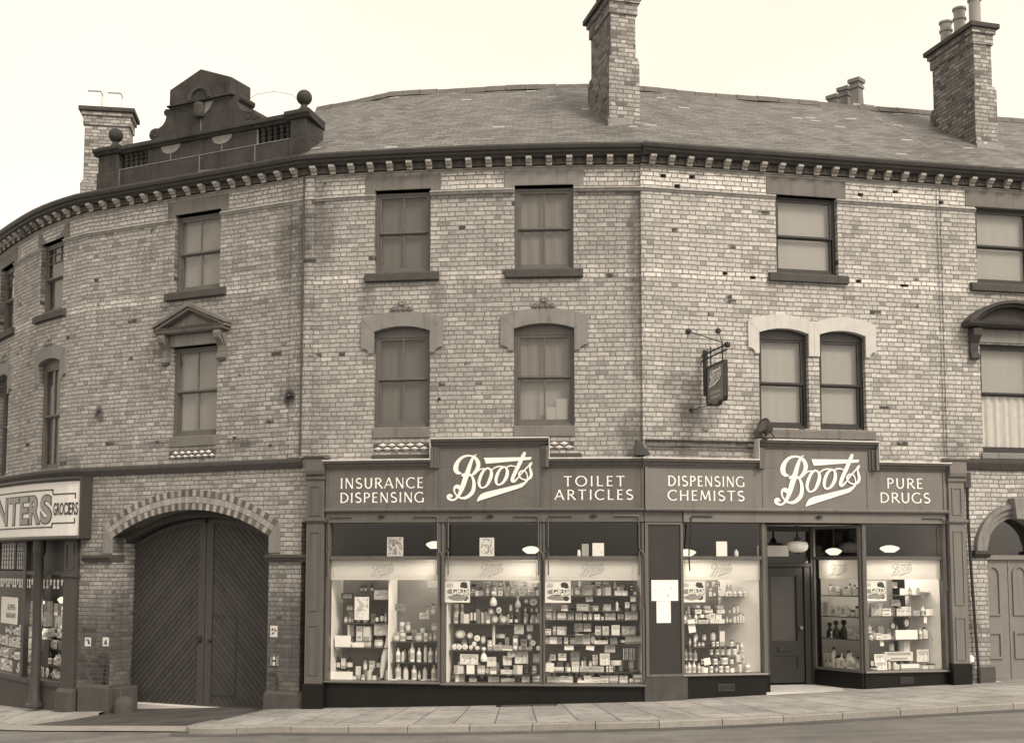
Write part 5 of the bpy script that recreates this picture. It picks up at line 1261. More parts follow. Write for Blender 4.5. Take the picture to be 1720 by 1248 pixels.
g = MB(); g.box(-5.66, -5.16, -.1, .17, -.5, .0); g.sweep([(-.1, .0), (.17, .0), (.10, .07), (-.1, .07)], -5.65, -5.17, 1); g.build('plinth_block', 'grocer_stone', pl_, bevel=.02)
g = MB(); c = PT(-6.52, .10, -.36); g.lathe(c, [(.17, 0), (.17, .05), (.13, .08), (.115, .2), (.10, .30), (.095, .34), (.088, 3.0), (.10, 3.02), (.12, 3.08), (.12, 3.34)], 16); g.build('iron_column', 'grocer_paint', groc, smooth=True)
g = MB(); g.box(-11, -5.6, -.14, -.04, 2.26, 2.33); g.box(-7.66, -7.50, -.14, -.03, .15, 2.95); g.box(-11, -5.6, -.2, .02, .06, .15); g.box(-6.86, -6.80, -.14, -.03, .15, 2.26); gw = g.build('display_window', 'grocer_paint', groc)
g = MB(); g.box(-11, -5.6, -.2, -.03, -.6, .06); g.build('stall_riser', 'grocer_stone', groc)
for a, b in ((-9.4, -8.44), (-8.28, -7.66)):
    lt = MB(); lt.box(a, b, -.12, -.10, 2.36, 2.94); l_ = lt.build('leaded_light', plain('leaded glass', .42, .3, .6, 7, 0), gw)
    lt = MB()
    n = 5
    for k in range(n + 1): x = a + (b - a) * k / n; lt.box(x - .008, x + .008, -.10, -.09, 2.36, 2.94)
    for k in range(7): z = 2.36 + .58 * k / 6; lt.box(a, b, -.10, -.092, z - .007, z + .007)
    lt.build('leadwork', 'iron', l_)
g = MB(); g.box(-7.50, -5.62, -.13, -.11, 2.33, 2.95); g.build('transom_panel', 'shop_wood', gw)
for x, y in ((-11, -7.66), (-7.50, -6.86), (-6.80, -5.6)):
    g = MB(); q = splits(x, y, .4)
    for u, v in zip(q, q[1:]): g.face([(u, -.09, .15), (v, -.09, .15), (v, -.09, 2.26), (u, -.09, 2.26)])
    g.build('pane', 'shopglass', gw)
g = MB()
for u in range(26):                                                                               # pierced border hung across the head of the panes
    x = -9.4 + u * .145
    if x > -5.7: break
    for dz, r in ((2.13, .042), (2.07, .03)): g.lathe(PT(x, -.075, dz), [(r, 0), (r * .8, .008), (r * .3, .010)], 8, (*normal(x), 0))
    if u % 3: g.box(x - .03, x + .04, -.08, -.07, 1.98, 2.04)
g.build('pane_border', 'enamel', gw)
g = MB(); g.box(-11, -5.42, -1.42, -1.36, -.4, 3.02); g.box(-11.1, -11, -1.42, -.1, -.4, 3.02); g.box(-5.42, -5.36, -1.42, -.1, -.4, 3.02); g.box(-11, -5.42, -1.36, -.15, 3.0, 3.02); g.box(-11, -5.42, -1.36, -.2, -.36, -.3); g.build('shop_room', 'shop_dark', groc)
g = MB(); g.box(-10.95, -5.65, -.55, -.16, .10, .16); g.box(-10.95, -5.65, -.95, -.55, .16, .36); g.box(-10.95, -5.65, -1.3, -.95, .16, .62); g.build('display_step', 'shop_wood', groc)
for d_, z0_, z1_ in ((-.36, .161, .40), (-.45, .40, .64), (-.54, .64, .88)):
    g = MB(); g.box(-10.95, -7.7, -.68, d_, z0_, z1_); g.build('display_step', 'shop_wood', groc)
g = MB(); g.box(-10.95, -5.65, -1.34, -1.3, .16, 1.7); g.build('display_back', 'shop_wood', groc)

# ------------------------------------------------------------------ things fixed to the walls
def post_thing(name, label, cat, at, group=None): return thing(name, label, cat, at, group)
# hanging sign
hs = thing('hanging_sign', 'chemist sign board hanging at right angles from an iron bracket on the brick wall', 'sign', PT(7.15, RD, 5.2))
SP = lambda d, z, l=0.: (PT(7.16, d, 0)[0] + l * T7.x, PT(7.16, d, 0)[1] + l * T7.y, z)
_n7 = normal(7.16); T7 = Vector((-_n7[1], _n7[0], 0))
g = MB(); P = [(.30, 5.27), (.34, 5.20), (.52, 5.21), (.60, 5.165), (.72, 5.15), (.84, 5.165), (.92, 5.21), (1.10, 5.20), (1.14, 5.27), (1.14, 5.885), (.30, 5.885)]
g2 = MB(False)
for l in (-.02, .02): g2.face([SP(d, z, l) for d, z in P], [(d, z) for d, z in P])
for i in range(len(P)): p, q = P[i], P[(i + 1) % len(P)]; g2.face([SP(*p, -.02), SP(*q, -.02), SP(*q, .02), SP(*p, .02)], [(0, 0)] * 4)
bd_ = g2.build('board', 'fascia_bright', hs)
g2 = MB(False)
for i in range(len(P)):                                                                           # raised border
    p, q = P[i], P[(i + 1) % len(P)]; cx_, cz_ = .72, 5.53; sh = lambda w, f: (cx_ + (w[0] - cx_) * f, cz_ + (w[1] - cz_) * f)
    for l in (-.035, .035): g2.face([SP(*p, l), SP(*q, l), SP(*sh(q, .93), l), SP(*sh(p, .93), l)], [(0, 0)] * 4)
    g2.face([SP(*p, -.035), SP(*q, -.035), SP(*q, .035), SP(*p, .035)], [(0, 0)] * 4)
g2.build('border', 'iron', bd_)
for l, sg in ((-.021, 1), (.021, -1)):
    g2 = MB(False); k = .74 / 1720
    pl = lambda x, y, e, l=l, sg=sg: SP(.72 + sg * (x - 860) * k, 5.865 - y * k * .92, l + (-1 if l < 0 else 1) * (.001 + e))
    script_logo(g2, 0, 0, 1, 0, pl)
    for tx, z0, z1, hw in (('DISPENSING', 5.375, 5.425, .25), ('CHEMISTS', 5.29, 5.34, .21)):
        caps(g2, tx, -hw, hw, z0, z1, 0, .2, (lambda a, b, e, l=l, sg=sg: SP(.72 + sg * a, b, l + (-1 if l < 0 else 1) * (.001 + e))))
    g2.build('lettering', 'letter', bd_)
g = MB()
for z in (6.135, 6.045): g.tube([SP(RD, z), SP(1.2, z)], .016)
for d in (.46, 1.0): g.tube([SP(d, 5.88), SP(d, 6.22)], .013)
g.tube([SP(.20, 5.40), SP(.20, 6.20)], .045, 8); g.lathe(SP(1.22, 6.12), [(0, -.05), (.045, -.04), (.055, 0), (.045, .04), (0, .05)], 10)
for s_, z in ((6.90, 6.56), (7.46, 6.59)):
    g.tube([PT(s_, RD, z), SP(1.0, 6.20)], .009, 6); g.lathe(PT(s_, RD, z), [(.05, 0), (.05, .02), (.02, .04), (0, .04)], 8, (*_n7, 0))
g.tube([PT(6.93, RD, 5.16), SP(.5, 5.21)], .007, 6); g.lathe(PT(6.93, RD, 5.16), [(.035, 0), (.035, .02), (0, .03)], 8, (*_n7, 0))
g.build('bracket', 'iron', hs)
# flood lamps
def floodlamp(label, foot, aim, r):
    t = thing('floodlight', label, 'lamp', foot); a = Vector(aim).normalized(); c = Vector(foot) + Vector((0, 0, .20))
    g = MB(False); g.lathe(c - a * .16, [(.03, 0), (r * .45, .03), (r * .8, .10), (r, .20), (r * 1.06, .21), (r * 1.06, .235), (r * .96, .235), (r * .7, .12), (.02, .06)], 20, a); hd = g.build('lamp_head', 'flood', t, smooth=True)
    g = MB(False); g.lathe(c - a * .16, [(0, .215), (r * .95, .216), (r * .95, .222), (0, .222)], 20, a); g.build('lens', 'sash', hd)
    g = MB(False); g.tube([c - a * .1, Vector(foot) + Vector((0, 0, .06)), foot], .018); g.tube([c - a * .1 , Vector(foot) + Vector((.16, .02, .02))], .012); g.lathe(foot, [(.06, -.01), (.06, .015), (0, .02)], 10); g.build('bracket', 'iron', t)
floodlamp('dark round floodlight tilted up on the raised board cornice, beside the paired windows', PT(8.20, .34, 4.66), (-.72, -.45, .42), .135)
t = thing('floodlight', 'wedge shaped floodlight hood on the board cornice at the joint of the two houses', 'lamp', PT(6.0, .22, 4.31))
g = MB(); P = [(5.90, 4.33), (6.08, 4.33), (6.10, 4.36), (5.945, 4.60), (5.92, 4.60)]; g.prism(P, .10, .34); g.build('hood', 'flood', t, bevel=.006)
g = MB(); g.box(5.96, 6.0, .15, .19, 4.29, 4.34); g.build('bracket', 'iron', t)
# pipes, cables
def run_tube(name, label, cat, pts, r, mat='iron', group=None):
    g = MB(); g.tube([PT(*p) for p in pts], r, 8); o = g.build(name, mat, smooth=True, origin=PT(*pts[0])); return tag(o, label, cat, group)
o = run_tube('drainpipe', 'thin dark drainpipe bending down beside the right hand pilaster', 'pipe', [(12.225, .13, 4.02), (12.20, .13, 3.75), (12.19, .14, 3.4), (12.22, .14, 2.4), (12.27, .14, 1.2), (12.31, .15, .33)], .028)
g = MB(); g.box(12.14, 12.27, RD, .16, 3.86, 4.14); o = g.build('rainwater_head', 'gutter', bevel=.008, origin=PT(12.2, .1, 3.9)); tag(o, 'small dark box on the wall above the thin drainpipe', 'box')
run_tube('cable', 'left of two thin cables hanging down the right hand brick wall', 'cable', [(11.80, RD + .02, 9.45), (11.80, RD + .02, 7.4), (11.795, RD + .02, 4.45)], .005, group=None)
run_tube('cable', 'right of two thin cables hanging down the right hand brick wall', 'cable', [(11.87, RD + .02, 9.45), (11.86, RD + .02, 7.2), (11.85, RD + .02, 4.45)], .005, group=None)
run_tube('cable', 'loose looping wire hung from the gutter of the curved end', 'cable', [(-7.9, .36, 9.55), (-7.6, .36, 9.42), (-7.3, .34, 9.36), (-7.1, .34, 9.40), (-7.0, .3, 9.42)], .012)
run_tube('aerial_wire', 'fine wire arching from the carved gable stone to the right ball finial', 'wire', [(-1.6, -.2, 11.30), (-1.3, -.2, 11.38), (-.9, -.2, 11.36), (-.5, -.18, 11.22), (-.25, -.15, 11.0)], .004)
o = run_tube('drainpipe', 'dark pipe down the joint between the gateway bay and the chemist houses', 'pipe', [(-.015, .06, 9.62), (-.015, .06, 7.0), (-.015, .06, 4.40)], .016, 'gutter')
o = run_tube('drainpipe', 'lead pipe running level along the wall just above the DISPENSING CHEMISTS board', 'pipe', [(6.12, .10, 4.50), (7.0, .10, 4.51), (8.06, .10, 4.51)], .012, 'iron')
# shelf of lead over the lower right board
g = MB(); g.sweep([(RD - .02, 4.60), (RD + .05, 4.60), (RD + .06, 4.625), (RD - .02, 4.64)], 6.10, 8.08, .6); o = g.build('ledge', 'stone_dark', origin=PT(7, 0, 4.6)); tag(o, 'narrow dark ledge on the brick wall over the DISPENSING CHEMISTS board', 'ledge')
# plates on the gate piers
def plate(name, label, s, z, w, h, d, text=None, mat='enamel'):
    g = MB(); g.box(s - w / 2, s + w / 2, d - .01, d + .012, z - h / 2, z + h / 2); o = g.build(name, mat, bevel=.003, origin=PT(s, d, z)); tag(o, label, 'sign')
    g = MB()
    if text == 'H':
        for a, b, c, e in ((-.055, -.03, -.085, .085), (.03, .055, -.085, .085), (-.03, .03, -.012, .016)): g.box(s + a, s + b, d + .01, d + .016, z + c, z + e)
        for a, b, c, e in ((-w/2, w/2, h/2 - .012, h/2), (-w/2, w/2, -h/2, -h/2 + .012), (-w/2, -w/2 + .012, -h/2 + .012, h/2 - .012), (w/2 - .012, w/2, -h/2 + .012, h/2 - .012)): g.box(s + a, s + b, d + .01, d + .017, z + c, z + e)
    else:
        r = random.Random(int(abs(s) * 100))
        for k in range(7): a, c = r.uniform(-w / 2 + .02, w / 2 - .04), r.uniform(-h / 2 + .02, h / 2 - .05); g.prism([(s + a, z + c), (s + a + .03, z + c + .01), (s + a + r.uniform(-.01, .05), z + c + .05)], d, d + .015 + .0006 * k)
    g.build('lettering', 'blackletter', o); return o
plate('hydrant_sign', 'small square hydrant plate lettered H on the right gate pier', -.54, .76, .17, .19, .0, 'H')
plate('notice_plate', 'worn pale plate on the right gate pier, above the H plate', -.56, 1.28, .15, .20, .0)
plate('notice_plate', 'left of two worn pale plates on the left gate pier', -4.965, .97, .15, .17, .0)
plate('notice_plate', 'right of two worn pale plates on the left gate pier', -4.51, .985, .15, .17, .0)
# guard stone in the gate jamb
g = MB(False); c = PT(-4.02, -.03, -.5); g.lathe(c, [(.19, 0), (.19, .30), (.17, .40), (.12, .455), (.05, .475), (0, .478)], 18); o = g.build('guard_stone', 'grocer_stone', smooth=True, origin=c); tag(o, 'squat rounded guard stone at the left foot of the gateway', 'guard stone')
# grating in the pavement
gt = thing('pavement_grating', 'iron slatted grating let into the flagstones against the black shop base', 'grating', PT(4.05, .15, gs(4) + .006))
g = MB(); a, b = 3.55, 4.55
for s_ in (a, b): g.box(s_ - .012, s_ + .012, .07, .30, gs(s_, .2) - .02, gs(s_, .2) + .008)
g.build('frame', 'iron', gt)
g = MB()
for k in range(22): x = a + (b - a) * (k + .5) / 22; z = gs(x, .2); g.box(x - .012, x + .012, .075, .295, z - .03, z + .008)
g.build('bars', 'iron', gt)
g = MB(); g.box(a, b, .07, .30, gs(4.0) - .05, gs(4.0) - .012); g.build('well', 'dark_room', gt)
# posters on the black panel, and the gift cards in the windows
PM = [print_mat('poster print %d' % i, p, k, sc, am, bl) for i, (p, k, sc, am, bl) in enumerate(((.84, .12, 18, .585, .0), (.84, .10, 14, .63, .0), (.80, .14, 26, .50, .45), (.62, .12, 20, .47, .45)))]
def poster(name, label, s, z0, w, h, d, mat, tilt=0):
    g = MB(); g.box(s - w / 2, s + w / 2, d, d + .006, z0, z0 + h); o = g.build(name, mat, origin=PT(s, d, z0)); tag(o, label, 'poster'); return o
poster('poster', 'wide white bill pasted at the top of the black notice panel', 6.41, 1.85, .48, .355, .078, PM[0])
poster('poster', 'narrow white bill pasted below the wide one on the black notice panel', 6.385, 1.475, .255, .37, .078, PM[1])
def gift(label, s, z0, w=.45, h=.375, d=-.02, where=None):
    g = MB(); g.box(s - w / 2, s + w / 2, d - .01, d, z0, z0 + h); o = g.build('poster', 'paper', origin=PT(s, d, z0)); tag(o, label, 'poster')
    pl = lambda x, y, e=0: (s - w / 2 + x * w, d + .001 + e, z0 + y * h)
    g = MB(); r = random.Random(int(s * 50)); 
    g.cur = 0
    for (x, y, rx, ry, m) in ((.22, .80, .15, .10, 2), (.75, .80, .16, .15, 0), (.85, .68, .09, .2, 0), (.5, .22, .42, .14, 1), (.82, .2, .12, .14, 0), (.25, .5, .18, .12, 1), (.62, .55, .3, .10, 0)):
        g.cur = m; n = 11; e = .0007 * r.randint(1, 9) + .0004; g.face([pl(x + rx * math.cos(2 * math.pi * k / n) * r.uniform(.7, 1.1), y + ry * math.sin(2 * math.pi * k / n) * r.uniform(.7, 1.1), e) for k in range(n)], [(0, 0)] * n)
    g.build('printed_picture', ['blackletter', 'greyletter', 'stone_pale'], o)
    g = MB(); type_text(g, 'GIFTS', s - w * .20, s + w * .44, z0 + h * .36, z0 + h * .66, lambda x, z: (x, d + .010, z), .03); g.build('lettering', 'letter', o)
    g = MB(); type_text(g, 'GIFTS', s - w * .19, s + w * .455, z0 + h * .33, z0 + h * .64, lambda x, z: (x, d + .009, z), .05); g.build('letter_shadow', 'blackletter', o)
    g = MB(); 
    for q in ((0, 1, 0, .03), (0, 1, .97, 1), (0, .025, .03, .97), (.975, 1, .03, .97)): g.box(s - w / 2 + q[0] * w, s - w / 2 + q[1] * w, d, d + .0085, z0 + q[2] * h, z0 + q[3] * h)
    g.build('border', 'paper', o); return o
gift('white GIFTS poster at top left of the second display window', 2.83, 1.815)
gift('white GIFTS poster at top left of the third display window', 4.58, 1.815)
gift('white GIFTS poster at top left of the window just left of the shop door', 6.955, 1.82)
gift('white GIFTS poster at top left of the window right of the shop door', 10.40, 1.82, .43, .36)
# lamps seen through the transoms
def shade_lamp(label, s, d, z, r, w, cone=True):
    t = thing('pendant_lamp', label, 'lamp', PT(s, d, z)); p = PT(s, d, z)
    g = MB(False); g.lathe(p, [(0, -.05), (r * .45, -.05), (r * .8, -.01), (r, .02), (r * .85, .05), (r * .4, .075), (.03, .08)] if cone else [(r * .5, -.06), (r, 0), (r * .95, .05), (r * .3, .07), (.02, .08)], 20); g.build('lamp_shade', 'lampglass', t, smooth=True)
    g = MB(False); g.tube([(p[0], p[1], z + .07), (p[0], p[1], 3.30)], .006, 6); g.build('flex', 'iron', t)
    l = bpy.data.lights.new('bulb', 'POINT'); l.energy = w; l.color = SEPIA; l.shadow_soft_size = .22; lo = bpy.data.objects.new('bulb', l); COL.objects.link(lo); lo.parent = t; lo.location = (0, 0, -.28)
W_ = 26
shade_lamp('lit opal lamp at the right end of the first transom light', 2.36, -.33, 2.80, .15, W_ * .7)
shade_lamp('lit opal lamp low in the right corner of the second transom light', 4.10, -.40, 2.71, .16, W_ * .95)
shade_lamp('lit opal lamp at the left end of the transom left of the shop door', 6.98, -.40, 2.66, .18, W_)
shade_lamp('lit opal lamp behind the transom of the angled lobby window', 9.93, -1.0 + .35, 2.69, .15, W_ * .8)
shade_lamp('lit opal lamp hanging in the transom right of the shop door', 10.93, -.42, 2.74, .18, W_)
# opal globe in the lobby
t = thing('globe_lamp', 'large unlit opal bowl lamp hanging in the shop lobby before the door', 'lamp', PT(9.15, -.5, 2.7)); p = PT(9.15, -.5, 2.80)
g = MB(False); g.lathe(p, [(0, -.115), (.10, -.11), (.165, -.07), (.19, -.01), (.19, .03), (.16, .075), (.06, .085), (.05, .11)], 24); g.build('bowl', 'opal', t, smooth=True)
g = MB(False); g.lathe(p, [(.06, .08), (.055, .15), (.02, .17), (.015, .36), (.06, .365), (.06, .375), (0, .375)], 12); g.lathe(p, [(0, -.15), (.03, -.14), (.035, -.115), (0, -.11)], 10); g.build('fitting', 'iron', t)
# cards standing on the transom bars
def upright(name, label, cat, s, z, w, h, d, mat, t=.01):
    g = MB(); g.box(s - w / 2, s + w / 2, d - t, d, z, z + h); return tag(g.build(name, mat, origin=PT(s, d, z)), label, cat)
LZ = SB + .067
g = MB(); g.box(.6, 2.5, -.2, -.03, LZ - .02, LZ - .002); g.box(2.6, 6.02, -.2, -.03, LZ - .02, LZ - .002); g.box(6.76, 8.2, -.2, -.03, LZ - .02, LZ - .002); g.box(10.2, 11.69, -.2, -.03, LZ - .02, LZ - .002); g.build('transom_shelf', 'trim_dark', shop)
upright('show_card', 'pale picture card on the ledge of the first transom light', 'card', 1.70, LZ, .29, .335, -.10, PM[3])
upright('show_card', 'mottled picture card on the ledge of the second transom light', 'card', 3.34, LZ, .255, .32, -.10, PM[2])
upright('show_card', 'dark card beside a pale one on the ledge of the third transom light', 'card', 5.06, LZ, .12, .21, -.10, 'back_mid')
upright('show_card', 'pale card with an arched picture on the ledge of the third transom light', 'card', 5.285, LZ, .2, .225, -.09, PM[0])
upright('show_card', 'portrait card on the ledge of the transom left of the shop door', 'card', 7.53, LZ, .20, .255, -.10, PM[1])
upright('show_card', 'white notice in the fanlight over the shop door', 'card', 8.98, 2.62, .62, .20, -1.2, 'paper')
c = PT(7.80, -.1, LZ - .001); g = MB(False); g.lathe(c, [(.035, 0), (.04, .03), (.035, .08), (.015, .10), (.015, .12), (0, .12)], 12); tag(g.build('jar', 'enamel', smooth=True, origin=c), 'small pale jar on the ledge of the transom left of the shop door', 'jar')
c = PT(4.95, -.09, LZ - .001); g = MB(False); g.lathe(c, [(.028, 0), (.028, .075), (.02, .085), (.02, .11), (0, .11)], 12); tag(g.build('bottle', 'paper', smooth=True, origin=c), 'tiny white bottle beside the dark card on the third transom ledge', 'bottle')
c = PT(12.155, .23, .713); g = MB(); g.prism([(12.10, .715), (12.19, .715), (12.20, .80), (12.16, .85), (12.10, .83)], .0, .2); tag(g.build('parcel', 'paper', bevel=.015, origin=c), 'small white wrapped parcel on the plinth of the right hand pilaster', 'parcel')
# papers stacked inside an upper window
upright('paper_sheet', 'tall pale paper inside the lower right pane of an arched first floor window', 'paper', 4.66, 4.96, .20, .42, -.175, 'blind_light')
upright('paper_sheet', 'short pale paper beside a taller sheet in an arched first floor window', 'paper', 4.47, 4.96, .17, .27, -.18, 'blind_light')
# old iron fixings left in the brickwork
for s_, z, r, lab in ((-4.853, 5.483, .045, 'rusty iron stub in the brick left of the pedimented window'), (-.297, 5.505, .045, 'rusty iron stub in the brick right of the pedimented window'), (-3.35, 4.804, .03, 'small iron fixing low to the left of the pedimented window'), (-1.511, 4.802, .03, 'small iron fixing low to the right of the pedimented window'), (-.70, 4.624, .03, 'small iron fixing just above the string course near the joint of the bays'), (2.50, 5.38, .035, 'small square iron fixing between the two arched windows')):
    g = MB(); g.lathe(PT(s_, -.02, z), [(r * .9, 0), (r * .9, .025), (r * .5, .03), (r * .5, .08), (r * .3, .09), (0, .09)], 8, (*normal(s_), 0)); tag(g.build('iron_fixing', 'flood', origin=PT(s_, 0, z)), lab, 'fixing')

